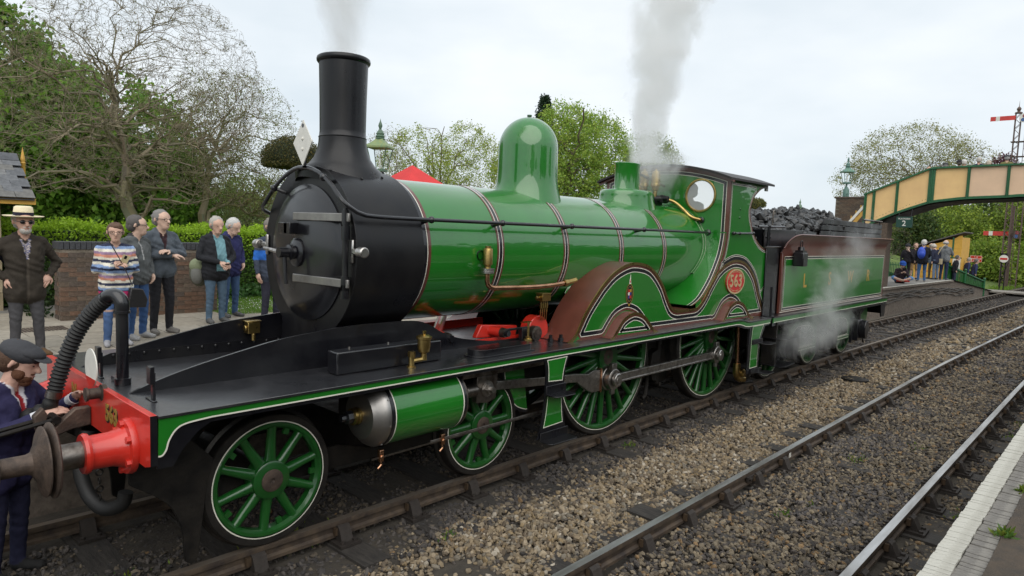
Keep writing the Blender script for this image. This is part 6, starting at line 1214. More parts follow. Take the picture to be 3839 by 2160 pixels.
def person(label, loc, heading, H=1.72, top=(.1, .1, .1), legs=(.03, .04, .07), shoes=(.05, .04, .035), skin=SK, armL=None, armR=None, hair=None, bald=False, head_yaw=0, head_pitch=0, lean=0, hem=.86, fat=0, top_fn=None, leg_fn=None, vox=.014, legsL=None, legsR=None, glasses=False, hat=None, beard=None, beard_full=False, cuff=None, seat=False, group=None, hands=True, shorts=False, long_hair=False, detail=True, collar=None):
    s = H / 1.75; T = thing('person', label, 'person', loc, heading, group); P = []
    def A(lab, p0, p1, r0, r1=None): P.append((lab, Vector(p0), Vector(p1), r0, r0 if r1 is None else r1))
    lz = math.radians(lean)
    def U(p):   # lean the upper body forward about the hips
        v = Vector(p) - Vector((0, 0, .95)); return Vector((v.x * math.cos(lz) + v.z * math.sin(lz), v.y, -v.x * math.sin(lz) + v.z * math.cos(lz))) + Vector((0, 0, .95))
    f = fat
    for y in (-1, 1):
        A('legs', (0, y * .05, .94), (0, y * .085, .93), .112 + f * .5); A('top', U((.0, y * .055, 1.03)), U((.005 + f * .3, y * .06, 1.10)), .115 + f); A('top', U((.005 + f * .3, y * .06, 1.12)), U((0, y * .088, 1.29)), .118 + f, .122 + f * .4); A('top', U((-.01, y * .06, 1.40)), U((-.01, y * .155, 1.395)), .082, .074)
        if hem < .95: A('top', U((.0, y * .06, 1.0)), (.0, y * .075, hem), .125 + f * .8, .132 + f * .6)
    for sd, L in ((1, legsL), (-1, legsR)):
        hip, kn, an, toe = L or ((0, sd * .09, .90), (.025, sd * .105, .49), (-.01, sd * .115, .085), (.15, sd * .145, .040))
        A('legs', hip, kn, .092 + f * .3, .066); A('skin' if shorts else 'legs', kn, an, .064 if not shorts else .055, .050 if not shorts else .038)
        if shorts: A('legs', Vector(hip).lerp(Vector(kn), .5), Vector(hip).lerp(Vector(kn), .95), .085, .082)
        a = Vector(an); t = Vector(toe); A('shoes', a - Vector((0, 0, .03)) if not seat else a, t, .047, .038)
    sh = {1: U((-.01, .19, 1.39)), -1: U((-.01, -.19, 1.39))}; hd = []
    for sd, arm in ((1, armL), (-1, armR)):
        el, wr = arm or ((-.03, sd * .255, 1.12), (.04, sd * .265, .87)); el, wr = U(el), U(wr); A('top', sh[sd], el, .064, .054); A('top', el, el.lerp(wr, .88), .053, .043); A('skin', el.lerp(wr, .8), wr, .030, .026); hd.append((sd, el, wr))
        if not hands: A('skin', wr, wr + (wr - el).normalized() * .09, .034, .028)
    HS = 1.13; nb = U((0, 0, 1.46)); A('skin', U((-.01, 0, 1.42)), U((.02, 0, 1.53)), .064, .058)
    Rh = Matrix.Rotation(head_yaw, 3, 'Z') @ Matrix.Rotation(head_pitch + lz * .6, 3, 'Y'); pv = U((.012, 0, 1.498))
    def Hd(p): return pv + Rh @ ((Vector(p) - Vector((.012, 0, 1.52))) * HS)
    A('skin', Hd((.005, 0, 1.665)), Hd((.045, 0, 1.66)), .090 * HS, .082 * HS); A('skin', Hd((.05, 0, 1.61)), Hd((.078, 0, 1.556)), .073 * HS, .050 * HS); A('skin', Hd((.118, 0, 1.64)), Hd((.143, 0, 1.605)), .012 * HS, .018 * HS)
    for y in (-1, 1): A('skin', Hd((.01, y * .089, 1.645)), Hd((.0, y * .092, 1.615)), .018, .013); A('skin', Hd((.108, y * .02, 1.665)), Hd((.10, y * .05, 1.663)), .015)
    if collar: A('collar', U((-.03, -.05, 1.46)), U((-.03, .05, 1.46)), .062)
    mb = MB()
    for lab, p0, p1, r0, r1 in P: capsule(mb, p0 * s, p1 * s, r0 * s, r1 * s)
    me = mb.mesh('body_raw', cloth_m, None); o = bpy.data.objects.new('tmp', me); COL.objects.link(o)
    md = o.modifiers.new('r', 'REMESH'); md.mode = 'VOXEL'; md.voxel_size = vox; md.use_smooth_shade = True; sm = o.modifiers.new('s', 'SMOOTH'); sm.factor = .5; sm.iterations = 3
    me2 = bpy.data.meshes.new_from_object(o.evaluated_get(bpy.context.evaluated_depsgraph_get())); bpy.data.objects.remove(o); bpy.data.meshes.remove(me); me2.name = 'body'
    n = len(me2.vertices); C = np.empty(n * 3, np.float32); me2.vertices.foreach_get('co', C); C = C.reshape(-1, 3) / s; D = []
    for lab, p0, p1, r0, r1 in P:
        a, b = np.array(p0), np.array(p1); ab = b - a; t = np.clip(((C - a) @ ab) / max(ab @ ab, 1e-9), 0, 1); D.append(np.linalg.norm(C - a - t[:, None] * ab, axis=1) - (r0 + (r1 - r0) * t))
    lab = np.array([q[0] for q in P])[np.argmin(np.array(D), 0)]; col = np.zeros((n, 3)); cd = dict(top=top, legs=legs, shoes=shoes, skin=skin, collar=collar or top)
    for k, c in cd.items(): col[lab == k] = c
    if top_fn: w = lab == 'top'; col[w] = top_fn(C[w], col[w])
    if leg_fn: w = lab == 'legs'; col[w] = leg_fn(C[w], col[w])
    if vox < .021:   # creases in the cloth
        nv_ = len(me2.vertices); X = np.empty(nv_ * 3, np.float32); me2.vertices.foreach_get('co', X); X = X.reshape(-1, 3); Nn = np.empty(nv_ * 3, np.float32); me2.vertices.foreach_get('normal', Nn); Nn = Nn.reshape(-1, 3); ph = len(label); Y = X / s
        w_ = np.where(lab == 'skin', 0, np.where(lab == 'legs', .55, 1.))
        q1 = np.sin(Y[:, 2] * 62 + 9 * np.sin(Y[:, 1] * 13 + ph) + 5 * np.sin(Y[:, 0] * 17)); q2 = np.sin(Y[:, 2] * 29 + Y[:, 1] * 38 + 6 * np.sin(Y[:, 2] * 11 + ph)); X += Nn * ((q1 * .0022 + q2 * .0042) * w_)[:, None].astype(np.float32); me2.vertices.foreach_set('co', X.ravel()); me2.update()
    rr = np.random.default_rng(len(label)); col *= (1 + .10 * np.sin(C[:, 2:3] * 37 + C[:, 1:2] * 21) * np.sin(C[:, 0:1] * 29 + 1)) * np.where((lab == 'skin')[:, None], 1, 1)
    a = me2.attributes.new('col', 'FLOAT_COLOR', 'POINT'); a.data.foreach_set('color', np.c_[col, np.ones(n)].astype(np.float32).ravel()); me2.materials.clear(); me2.materials.append(cloth_m); me2.polygons.foreach_set('use_smooth', np.ones(len(me2.polygons), bool))
    link('body', me2, T, local=True)
    def part(mbx, nm, m, c=None, sm_=60):
        mbx.v = [tuple(Vector(v) * s) for v in mbx.v]; o = mbx.build(nm, m, T, sm_, local=True)
        if c is not None: a = o.data.attributes.new('col', 'FLOAT_COLOR', 'FACE'); a.data.foreach_set('color', np.tile(np.array([*c, 1], np.float32), len(o.data.polygons)))
        return o
    if hair:
        m = MB(); rg = random.Random(len(label)); R0 = Rh
        if bald: m.sph(Hd((-.018, 0, 1.645)), .104 * HS, 20, sc=(.93, .985, .62), R=R0)
        else: m.sph(Hd((-.004, 0, 1.668)), .1005 * HS, 24, sc=(1.0, .955, .985), R=R0); m.sph(Hd((-.035, 0, 1.625)), .080 * HS, 16, sc=(.9, 1.04, .9), R=R0)
        if long_hair: m.sph(Hd((.062, .012, 1.705)), .062 * HS, 16, sc=(.95, 1.22, .72), R=R0)
        m.v = [tuple(Vector(q) + Vector((rg.gauss(0, .004), rg.gauss(0, .004), rg.gauss(0, .004)))) for q in m.v]
        if long_hair: m.tube([Hd((-.06, 0, 1.66)), Hd((-.10, 0, 1.60)), Hd((-.09, 0, 1.50))], [.05, .045, .02], 8)
        part(m, 'hair', hair_m, hair)
    if detail:
        e = MB()
        for y in (-1, 1): e.sph(Hd((.110, y * .034, 1.640)), .012, 8, sc=(.6, 1, .6))
        part(e, 'eyes', eye_m); part(MB().sph(Hd((.124, 0, 1.568)), .021, 8, sc=(.4, 1.05, .2), R=Rh), 'mouth', lip_m)
    if glasses:
        g = MB(); 
        for y in (-1, 1):
            q = [Hd((.128, y * .036 + .026 * math.cos(t), 1.637 + .019 * math.sin(t))) for t in np.linspace(0, 2 * PI, 13)]; g.tube(q, .0028, 4); g.tube([Hd((.124, y * .062, 1.642)), Hd((.01, y * .096, 1.648))], .0026, 4)
            if glasses == 'dark': g.prism([(0, 0), (1, 0), (1, 1)], 0, .0001) if False else g.sph(Hd((.125, y * .036, 1.637)), .025, 8, sc=(.15, 1, .75), R=Rh)
        g.tube([Hd((.130, -.012, 1.642)), Hd((.130, .012, 1.642))], .0028, 4); part(g, 'glasses', dark_glass)
    if beard: q = MB().sph(Hd((.072, 0, 1.552)), .066, 12, sc=(.95, .95, .80), R=Rh).sph(Hd((.112, 0, 1.582)), .03, 8, sc=(.6, 1.3, .35), R=Rh); [q.sph(Hd((.05, y * .055, 1.575)), .045, 10, sc=(.95, .55, 1.0), R=Rh) for y in (-1, 1) if beard_full]; [q.sph(Hd((.085, 0, 1.525)), .05, 10, sc=(.9, .9, .8), R=Rh) for y in (1,) if beard_full]; part(q, 'beard', hair_m, beard)
    if hands:
        for sd, el, wr in hd:
            d = (wr - el).normalized(); up = Vector((0, sd * .5, .8)) if abs(d.z) < .7 else Vector((.0, sd, .1)); part(hand_mesh(wr - d * .012, d, up, 1.14, .55, -sd), 'hand', skin_m, skin)
            if cuff: q = wr - d * .02; part(MB().lathe(q - d * .05, d, [(.046, 0), (.047, .05), (.040, .052)], 14), 'shirt_cuff', cloth_m, cuff)
    if hat == 'panama':
        c = (.78, .68, .47); O = Hd((.015, 0, 1.70)); k_ = 1.08; ax = Rh @ Vector((.03, 0, 1)); h = MB().lathe(O, ax, [(.098, -.005), (.135, -.012), (.19, -.012), (.208, .0), (.205, .004), (.15, -.006), (.10, .0), (.101, .05), (.092, .105), (.07, .118), (.03, .108), (.001, .106)], 32); part(h, 'hat', cloth_m, c); part(MB().lathe(O, ax, [(.1015, .002), (.1025, .004), (.1025, .042), (.1015, .044)], 32), 'hat_band', cloth_m, (.018, .018, .035))
    if hat in ('flat', 'cap', 'emo'):
        c = dict(flat=(.055, .056, .062), cap=(.03, .10, .42), emo=(.03, .03, .035))[hat]; h = MB(); R2 = Rh @ Matrix.Rotation(.18, 3, 'Y')
        h.sph(Hd((.015, 0, 1.70)), .130, 18, sc=(1.08, .98, .62 if hat == 'flat' else .8), R=R2)
        if hat == 'flat': h.sph(Hd((.05, 0, 1.715)), .115, 14, sc=(1.0, 1.05, .42), R=R2)
        h.sph(Hd((.125, 0, 1.690)), .082, 14, sc=(.95, 1.15, .13), R=R2); part(h, 'cap', cloth_m, c)
    return T, (lambda p: T.matrix_basis @ (U(p) * s)), s
def bag_thing(name, label, cat, loc, rz, parts, group=None):
    T = thing(name, label, cat, loc, rz, group)
    for mb, nm, m in parts: mb.build(nm, m, T, 40, .012 if nm in ('bag', 'main_pocket', 'front_pocket') else 0, local=True)
    return T
def shade(c, k): return tuple(x * k for x in c)
S = math.radians
# --- spectators by the brick wall
DK = (.040, .033, .026)
def hat_top(C, c):
    v = (C[:, 0] > .06) & (np.abs(C[:, 1]) < .052 * np.clip((C[:, 2] - 1.16) / .26, 0, 1)) & (C[:, 2] > 1.18); ch = (np.sin(C[:, 1] * 260) > 0) ^ (np.sin(C[:, 2] * 230) > 0); c = c.copy(); c[v] = np.where(ch[v][:, None], (.42, .37, .33), (.08, .09, .20)); z = (np.abs(C[:, 1]) < .010) & (C[:, 0] > 0) & (C[:, 2] < 1.2); c[z] *= 1.8; return c
person('older man in a cream panama hat and brown waxed jacket, hands at his pockets', (-5.20, 3.52, .9), S(-86), 1.64, DK, (.070, .068, .072), (.11, .065, .035), (.55, .34, .26), ((-.06, .36, 1.14), (.06, .23, .98)), ((-.06, -.36, 1.14), (.055, -.19, .95)), (.45, .43, .40), hem=.78, fat=.022, top_fn=hat_top, hat='panama', glasses='dark', beard=(.55, .52, .48), vox=.013, collar=(.03, .024, .02), group='spectators at the brick wall', legsL=((0, .09, .90), (.03, .12, .49), (-.01, .15, .085), (.15, .19, .04)))
STR = [(.24, .34, .56), (.72, .68, .58), (.03, .035, .07), (.72, .68, .58), (.62, .27, .19), (.30, .2, .3), (.72, .68, .58), (.24, .34, .56), (.03, .035, .07)]
def stripes(C, c):
    k = ((C[:, 2] * 1.0 + C[:, 0] * .15 + 5) / .036).astype(int) % 9; c = np.array(STR)[k]; c[C[:, 2] < .80] = (.72, .05, .22); return c
def ripped(C, c):
    c = c * (.75 + .5 * np.clip(1 - np.abs(C[:, 2:3] - .6) * 2.2, 0, 1)); w = (np.abs(C[:, 2] - .52) < .018) & (C[:, 1] < 0) & (C[:, 0] > .04); c[w] = (.5, .34, .27); return c
JN = (.055, .10, .21)
person('woman in a striped pastel hoodie holding a phone with both hands', (-4.22, 3.72, .9), S(-96), 1.53, (.7, .66, .56), (.075, .135, .28), (.3, .3, .32), SK, ((.0, .255, 1.10), (.25, .04, 1.20)), ((.0, -.255, 1.10), (.25, -.04, 1.18)), (.13, .075, .05), hem=.84, fat=.038, top_fn=stripes, leg_fn=ripped, glasses=True, vox=.012, long_hair=True, head_yaw=S(-8), group='spectators at the brick wall')
bag_thing('phone', 'pale gold phone in the hands of the woman in the striped hoodie', 'phone', (-4.20, 3.46, 1.985), S(-20), [(MB().obox((0, 0, 0), (.078, .010, .15), Matrix.Rotation(.4, 3, 'Y')), 'case', mat('gold_phone', (.45, .38, .22), .4)), (MB().obox((.014, -.007, .045), (.028, .004, .04), Matrix.Rotation(.4, 3, 'Y')), 'camera_bump', dark_glass)])
leather = mat('black_leather', (.014, .013, .014), .42, bump=.2, bscale=40)
bag_thing('shoulder_bag', 'black leather bag on the hip of the woman in the striped hoodie', 'bag', (-4.07, 3.50, 1.52), S(0), [(MB().prism([(-.10, -.11), (.11, -.12), (.13, -.02), (.08, .11), (-.06, .13)], -.05, .05), 'bag', leather), (MB().tube(catmull([(-.04, -.03, .16), (-.12, -.05, .35), (-.22, -.07, .55), (-.30, -.03, .72), (-.32, .06, .80)], 16), .02, 4, sq=.3), 'strap', leather)])
FL = (.105, .112, .115)
def zipf(C, c):
    c = c.copy(); w = (C[:, 0] > .05) & (np.abs(C[:, 1] + .0) < .008) & (C[:, 2] > 1.15); c[w] = (.4, .4, .4); return c
person('man in grey half zip fleece and blue jeans looking aside, hand in pocket', (-3.87, 4.08, .9), S(-62), 1.63, FL, (.045, .095, .22), (.3, .3, .3), SK2, ((-.04, .28, 1.12), (.09, .20, .92)), None, (.11, .10, .095), bald=False, hem=.90, fat=.02, top_fn=zipf, glasses=True, head_yaw=S(38), vox=.013, collar=(.05, .05, .052), group='spectators at the brick wall')
HD = (.090, .105, .125)
def hood(C, c):
    c = c.copy(); w = (C[:, 0] > .05) & (np.abs(C[:, 1]) < .055 * np.clip((C[:, 2] - 1.2) / .22, 0, 1)) & (C[:, 2] > 1.2); c[w] = (.045, .022, .026); return c
person('tall man in a slate hoodie and black trousers with folded arms', (-3.46, 4.36, .9), S(-80), 1.72, HD, (.020, .020, .024), (.16, .15, .14), SK2, ((.08, .28, 1.14), (.21, -.02, 1.19)), ((.08, -.29, 1.13), (.20, .06, 1.13)), (.22, .21, .20), hem=.92, fat=.006, top_fn=hood, glasses=True, head_yaw=S(12), vox=.013, collar=HD, group='spectators at the brick wall')
def openj(inner, w0):
    def f(C, c):
        c = c.copy(); w = (C[:, 0] > .03) & (np.abs(C[:, 1] - .015) < w0) & (C[:, 2] > .88) & (C[:, 2] < 1.47); c[w] = inner; return c
    return f
person('grey haired man in open black jacket and teal shirt looking at his phone', (-2.44, 4.98, .9), S(-84), 1.66, (.022, .023, .027), (.085, .135, .195), (.1, .1, .1), SK, ((.03, .30, 1.10), (.27, .06, 1.00)), ((.03, -.30, 1.10), (.27, -.06, 1.02)), (.42, .40, .36), hem=.84, fat=.05, top_fn=openj((.17, .32, .36), .085), head_pitch=S(10), vox=.013, collar=(.02, .02, .024), group='spectators at the brick wall')
bag_thing('phone', 'black phone held by the man in the teal shirt', 'phone', (-2.40, 4.68, 1.83), S(5), [(MB().obox((0, 0, 0), (.075, .12, .01), Matrix.Rotation(-.5, 3, 'X')), 'case', dark_glass)])
olive = mat('olive_canvas', (.085, .085, .055), .85, bump=.3); pale = mat('pale_green_canvas', (.21, .24, .14), .8, bump=.3); greyc = mat('grey_canvas', (.16, .16, .145), .8, bump=.3)
bag_thing('backpack', 'green and grey backpack on the man in the teal shirt', 'backpack', (-2.62, 5.14, 1.70), S(10), [(MB().sph((0, 0, 0), .175, 18, sc=(.9, .8, 1.3)), 'main_pocket', olive), (MB().sph((-.075, -.05, -.03), .13, 16, sc=(.7, .8, 1.2)), 'front_pocket', greyc), (MB().sph((-.045, -.02, .10), .15, 16, sc=(.8, .9, .8)), 'lid', pale), (MB().tube(catmull([(.08, -.16, .22), (.14, -.21, .26), (.165, -.24, .12), (.16, -.22, -.02)], 10), .026, 6, sq=.4), 'strap', olive)])
person('white haired man in navy jacket looking down beside the teal shirted man', (-1.98, 5.50, .9), S(-74), 1.66, (.028, .030, .095), (.055, .10, .20), (.1, .1, .1), SK2, ((-.02, .27, 1.12), (.10, .20, .95)), None, (.55, .54, .52), hem=.84, fat=.02, head_pitch=S(26), head_yaw=S(15), vox=.013, collar=(.03, .035, .11), group='spectators at the brick wall')
def bluej(C, c):
    c = c.copy(); c[(C[:, 2] < 1.25) & (C[:, 2] > 1.1)] = (.03, .14, .50); return c
person('person in a dark jacket with a blue band half hidden behind the smokebox', (-1.90, 4.25, .9), S(-80), 1.66, (.045, .055, .08), (.03, .03, .045), (.05, .05, .05), SK, None, None, (.2, .18, .16), hem=.84, fat=.02, top_fn=bluej, vox=.016, group='spectators at the brick wall')
person('person in navy at the left edge, only an arm in view', (-5.62, 3.66, .9), S(-80), 1.66, (.018, .02, .035), (.03, .03, .04), (.05, .05, .05), SK, ((.06, .30, 1.14), (.20, .12, 1.30)), None, (.2, .18, .16), hem=.84, fat=.02, vox=.016, group='spectators at the brick wall')
# --- the crewman coupling the hose
NV = (.030, .028, .075)
def suit(C, c):
    c = c.copy(); v = np.clip((C[:, 2] - 1.17) / .27, 0, 1); w = (C[:, 0] > .04) & (np.abs(C[:, 1]) < .065 * v) & (C[:, 2] > 1.16); c[w] = (.62, .62, .66); t = w & (np.abs(C[:, 1]) < .022); c[t] = (.28, .02, .025); return c
person('bearded crewman in flat cap, navy jacket and red tie fastening the hose', (-5.96, .42, -.22), S(-50), 1.80, NV, (.022, .023, .05), (.02, .02, .02), (.60, .37, .29), ((.16, .30, 1.22), (.33, .24, 1.36)), ((.06, -.30, 1.14), (.32, -.06, 1.30)), (.10, .055, .035), hem=.80, fat=.042, top_fn=suit, beard=(.12, .05, .025), beard_full=True, cuff=(.6, .6, .63), hat='flat', head_pitch=S(14), head_yaw=S(22), lean=7, vox=.012)
# --- driver in the cab
person('driver silhouetted inside the cab window', (3.30, -.04, 1.60), S(170), 1.80, (.02, .025, .04), (.02, .02, .03), (.02, .02, .02), SK, hat=None, hair=(.05, .045, .04), vox=.02, hands=False, detail=False, fat=.01)
# --- people on the far platform
G = 'spectators at the end of the far platform'
cz = .9
T, _, _ = person('photographer in a blue cap sitting cross legged on the platform edge', (24.75, 1.72, .9 - .80), S(-152), 1.72, (.045, .035, .042), (.16, .33, .62), (.35, .05, .04), SK2, ((.16, .28, 1.15), (.30, .06, 1.40)), ((.16, -.28, 1.15), (.30, -.06, 1.38)), (.1, .08, .06), hem=.92, fat=.02, lean=18, legsL=((0, .10, .93), (.34, .36, 1.06), (.42, -.06, .93), (.40, -.22, .92)), legsR=((0, -.10, .93), (.34, -.36, 1.06), (.50, .06, .93), (.48, .22, .92)), seat=True, shorts=True, hat='cap', vox=.02, hands=False, head_pitch=S(6), group=G)
bag_thing('camera', 'black camera held to the eye of the seated photographer', 'camera', (24.36, 1.50, 1.52), S(-152), [(MB().box(-.03, .04, -.07, .07, -.045, .045), 'camera_body', black_d), (MB().cyl((.04, 0, 0), (.14, 0, -.01), .04, .045, 14), 'lens', black)])
person('young person in black with peaked cap, hand at the mouth', (28.1, 2.28, .9), S(-150), 1.62, (.018, .017, .022), (.016, .016, .02), (.02, .02, .02), (.62, .45, .38), ((.10, .24, 1.12), (.14, .04, 1.42)), None, (.02, .018, .018), hem=.92, hat='emo', vox=.02, hands=False, group=G)
person('smiling man in a black polo shirt and khaki shorts', (28.55, 2.06, .9), S(-155), 1.70, (.02, .018, .022), (.33, .21, .10), (.03, .03, .035), SK, ((.06, .28, 1.12), (.22, .12, 1.05)), None, (.08, .05, .035), hem=.9, fat=.035, shorts=True, vox=.02, hands=False, group=G)
person('white haired man in black jacket and jeans carrying a blue backpack', (27.4, 1.50, .9), S(20), 1.84, (.018, .02, .028), (.05, .12, .26), (.28, .27, .25), SK2, None, ((.10, -.27, 1.12), (.26, -.20, .98)), (.62, .60, .57), hem=.86, fat=.025, vox=.02, hands=False, group=G, legsR=((0, -.09, .90), (.08, -.11, .49), (.0, -.12, .085), (.17, -.14, .04)))
bp = mat('blue_nylon', (.025, .075, .50), .55, bump=.2, bscale=30)
bag_thing('backpack', 'bright blue backpack on the white haired man', 'backpack', (27.16, 1.52, 2.17), S(20), [(MB().sph((0, 0, 0), .2, 16, sc=(.8, .8, 1.35)), 'main_pocket', bp), (MB().sph((-.09, 0, -.06), .15, 14, sc=(.7, .9, 1.1)), 'front_pocket', bp), (MB().tube(catmull([(.05, -.14, .22), (.2, -.16, .24), (.3, -.17, .1), (.22, -.18, -.12)], 10), .022, 5), 'strap', bp)])
person('stooping man in pale blue jacket with olive trousers', (30.5, 1.72, .9), S(40), 1.74, (.16, .21, .27), (.10, .085, .055), (.05, .045, .04), SK, None, None, (.35, .32, .28), bald=True, hem=.86, lean=14, vox=.022, hands=False, group=G, head_pitch=S(20), detail=False)
person('stooping man in a navy jumper and pale jeans', (30.1, 1.48, .9), S(60), 1.72, (.02, .024, .045), (.13, .18, .26), (.05, .045, .04), SK, None, None, (.5, .45, .4), hem=.86, lean=16, vox=.022, hands=False, group=G, head_pitch=S(20), detail=False)
person('tall man in a grey hooded top with a tan shoulder bag', (30.4, 1.22, .9), S(-10), 1.88, (.16, .17, .18), (.025, .035, .075), (.10, .11, .13), SK2, None, ((.10, -.28, 1.14), (.26, -.16, 1.12)), (.40, .39, .38), bald=True, hem=.92, fat=.03, vox=.02, hands=False, group=G, detail=False, collar=(.15, .16, .17))
tan = mat('tan_canvas', (.42, .35, .22), .85, bump=.2)
bag_thing('shoulder_bag', 'tan canvas bag hanging from the man in the grey hooded top', 'bag', (30.12, 1.40, 1.76), S(-10), [(MB().prism([(-.05, -.12), (-.04, .14), (.05, .14), (.06, -.12)], -.15, .15), 'bag', tan), (MB().tube(catmull([(0, .1, .14), (-.02, .02, .42), (.02, -.12, .72), (.1, -.2, .82)], 12), .022, 4, sq=.3), 'strap', tan)])
for lab, x, y, h, c, hr in (('man in black leaning behind the ramp barrier, nearest the shed', 35.2, 1.62, 1.62, (.02, .02, .025), (.10, .09, .08)), ('man in navy leaning on the ramp barrier', 37.0, 1.38, 1.66, (.03, .04, .10), (.30, .29, .28)), ('dark haired man in navy at the low end of the ramp barrier', 37.7, 1.14, 1.66, (.035, .045, .11), (.14, .13, .13)), ('pale haired person behind the two men in navy', 37.4, 1.72, 1.56, (.2, .12, .1), (.5, .42, .33))):
    person(lab, (x, y, .9 - (x - 31) * .09 - .1), S(-60), h, c, (.03, .035, .06), skin=SK, hair=hr, lean=10, vox=.026, hands=False, detail=False, group='people at the ramp barrier', fat=.02)
# --- people on the footbridge, heads over the parapet
for lab, y, top_, hr, hat, z in (('bald person on the footbridge at the top of the left slope', .50, (.2, .2, .2), None, None, 5.40), ('person in a grey flat cap on the footbridge', -.02, (.1, .1, .1), (.2, .2, .2), 'flat', 5.50), ('person in a black cap on the footbridge', -.45, (.1, .12, .05), (.08, .07, .06), 'emo', 5.58), ('white haired person on the footbridge beside the black cap', -.60, (.5, .5, .5), (.6, .58, .55), None, 5.60), ('grey haired person in navy on the footbridge', -1.04, (.025, .035, .06), (.45, .42, .38), None, 5.66), ('fair haired person low on the footbridge', -1.34, (.3, .25, .2), (.5, .44, .36), None, 5.54), ('person in an olive hooded coat and grey cap on the footbridge', -1.86, (.16, .15, .06), (.3, .3, .3), 'flat', 5.70)):
    person(lab, (22.3, y, z - 1.30), S(10), 1.36, top_, (.03, .03, .05), skin=SK, hair=hr, hat=hat, vox=.03, hands=False, detail=False, group='people crossing the footbridge', fat=.02)
# --- the next vehicle's buffer gear at the left edge
nv = thing('coupled_vehicle', 'rusty buffer and housing of the next vehicle pressed against the red buffer', 'vehicle', (-6.6, 0, 1.0))
for s_ in (-1, 1):
    MB().lathe((-5.968, s_ * .87, 1.035), (-1, 0, 0), [(.001, -.001), (.2, .004), (.215, .01), (.215, .018), (.19, .03), (.12, .05), (.07, .075), (.06, .10), (.06, .30)], 40).build('buffer_head', rust, nv)
    MB().lathe((-6.20, s_ * .87, 1.035), (-1, 0, 0), [(.001, 0), (.08, 0), (.12, .008), (.125, .02), (.12, .30), (.16, .5)], 6).build('buffer_housing', rust, nv, bevel=.012)
MB().box(-6.95, -6.85, -1.25, 1.25, .85, 1.25).build('headstock', black_d, nv); MB().tube(catmull([(-6.85, .25, 1.05), (-6.4, .3, .93), (-6.0, .36, .98), (-5.76, .16, 1.10), (-5.70, .11, 1.2)], 60), [.048 + .007 * math.cos(i * 2 * PI / 4) for i in range(60)], 12).build('vacuum_hose', rubber, nv, 80)
MB().tube([(-6.85, -.03, 1.05), (-6.5, -.03, .99)], .03, 8).build('draw_hook', rust, nv)
# ---------------------------------------------------------------- smoke and steam
def vol_mat(name, col, k, thr, scale, fall, detail=4, ani=.6, stretch=(1, 1, 1), distort=.6):
    """even-coloured vapour whose density is broken by noise and dies out towards the edge of its body; fall(nodes) -> 0..1 socket"""
    m = bpy.data.materials.new(name); m.use_nodes = True; nt = m.node_tree; N = nt.nodes; L = nt.links; N.clear()
    out = N.new('ShaderNodeOutputMaterial'); pv = N.new('ShaderNodeVolumePrincipled'); pv.inputs['Color'].default_value = (*col, 1); pv.inputs['Anisotropy'].default_value = ani
    L.new(pv.outputs[0], out.inputs['Volume']); tc = N.new('ShaderNodeTexCoord')
    def M(op, a, b=None, clamp=False):
        q = N.new('ShaderNodeMath'); q.operation = op; q.use_clamp = clamp
        for i, v in enumerate((a, b)):
            if v is None: continue
            if isinstance(v, (int, float)): q.inputs[i].default_value = v
            else: L.new(v, q.inputs[i])
        return q.outputs[0]
    mp = N.new('ShaderNodeMapping'); mp.inputs['Scale'].default_value = stretch; L.new(tc.outputs['Object'], mp.inputs[0])
    nz = N.new('ShaderNodeTexNoise'); nz.inputs['Scale'].default_value = scale; nz.inputs['Detail'].default_value = detail; nz.inputs['Roughness'].default_value = .6; nz.inputs['Distortion'].default_value = distort; L.new(mp.outputs[0], nz.inputs[0])
    sp = N.new('ShaderNodeSeparateXYZ'); L.new(tc.outputs['Object'], sp.inputs[0]); f = fall(M, sp.outputs[0], sp.outputs[1], sp.outputs[2])
    d = M('MULTIPLY', M('MULTIPLY', M('MAXIMUM', M('SUBTRACT', M('ADD', nz.outputs[0], M('MULTIPLY', f, .5)), thr), 0), k), M('MULTIPLY', f, 5, True)); L.new(d, pv.inputs['Density'])
    return m
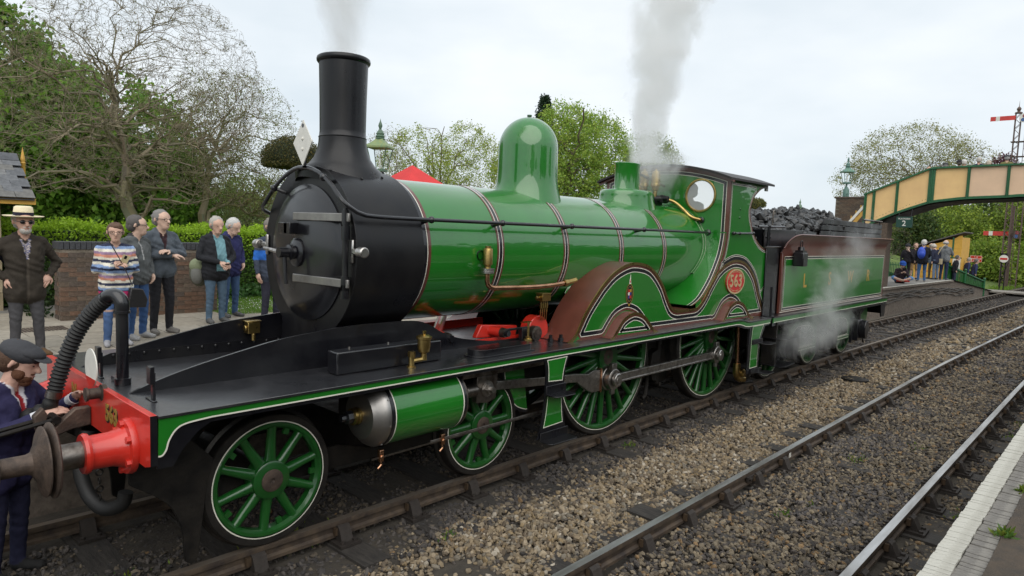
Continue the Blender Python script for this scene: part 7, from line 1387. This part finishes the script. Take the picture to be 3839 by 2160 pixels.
def plume(name, label, base, ax, bx, r0, r1, h, col, k, thr, scale, stretch=(1, 1, .6), top_fade=None):
    def fall(M, x, y, z):
        cx = M('ADD', M('MULTIPLY', z, ax), M('MULTIPLY', M('MULTIPLY', z, z), bx)); R = M('ADD', M('MULTIPLY', z, (r1 - r0) / h), r0)
        dx = M('SUBTRACT', x, cx); r2 = M('DIVIDE', M('ADD', M('MULTIPLY', dx, dx), M('MULTIPLY', y, y)), M('MULTIPLY', R, R)); e = M('SUBTRACT', 1, r2, True)
        thin = M('SUBTRACT', 1, M('MULTIPLY', z, .55 / h), True); return M('MULTIPLY', e, thin)
    m = vol_mat(name, col, k, thr, scale, fall, stretch=stretch); zs = np.linspace(0, h, 16); P = [(ax * z + bx * z * z, 0, z) for z in zs]; R = [r0 + (r1 - r0) * z / h for z in zs]
    mb = MB(); n = 20; vs = [(p[0] + r * math.cos(2 * PI * j / n), r * math.sin(2 * PI * j / n), p[2]) for p, r in zip(P, R) for j in range(n)]
    mb.add(vs, [(i * n + j, i * n + (j + 1) % n, (i + 1) * n + (j + 1) % n, (i + 1) * n + j) for i in range(15) for j in range(n)] + [tuple(range(n))[::-1], tuple(range(15 * n, 16 * n))])
    o = mb.build(name, m); o.location = base; return tag(o, label, 'smoke' if 'smoke' in name else 'steam', kind='stuff')
def cloud(name, label, c, rad, col, k, thr, scale, ry=0):
    def fall(M, x, y, z):
        q = M('ADD', M('ADD', M('POWER', M('DIVIDE', x, rad[0]), 2), M('POWER', M('DIVIDE', y, rad[1]), 2)), M('POWER', M('DIVIDE', z, rad[2]), 2)); return M('SUBTRACT', 1, q, True)
    o = MB().sph((0, 0, 0), 1, 24, sc=rad).build(name, vol_mat(name, col, k, thr, scale, fall, distort=1.2)); o.location = c; o.rotation_euler = (0, ry, 0); return tag(o, label, 'steam', kind='stuff')
plume('smoke_plume', 'thin grey smoke rising from the black chimney', (-3.37, 0, 4.05), -.03, .002, .225, 2.0, 7, (.88, .86, .84), 10, .68, 2.6, (1, 1, .7))
plume('steam_plume', 'tall white steam plume blowing off above the safety valves', (1.92, 0, 3.62), .06, .07, .32, 1.65, 7, (1, 1, 1), 21, .70, 2.6, (1, 1, .8))
cloud('steam_wisp', 'drifting wisps of steam around the safety valves', (2.15, -.1, 3.55), (.95, .55, .65), (1, 1, 1), 10, .78, 3.0)
cloud('steam_cloud', 'white steam drifting across the tender side', (6.3, -1.62, 2.0), (2.9, .42, 1.3), (1, 1, 1), 3.2, .83, 2.2, ry=-.38)
cloud('steam_cloud', 'brighter puff of steam in front of the tender letters', (5.7, -1.55, 1.5), (1.3, .38, .55), (1, 1, 1), 9, .83, 2.6, ry=-.3)
cloud('steam_cloud', 'low steam leaking between cab steps and tender wheels', (5.3, -1.58, .95), (2.7, .45, .6), (1, 1, 1), 7.0, .80, 2.4, ry=-.05)
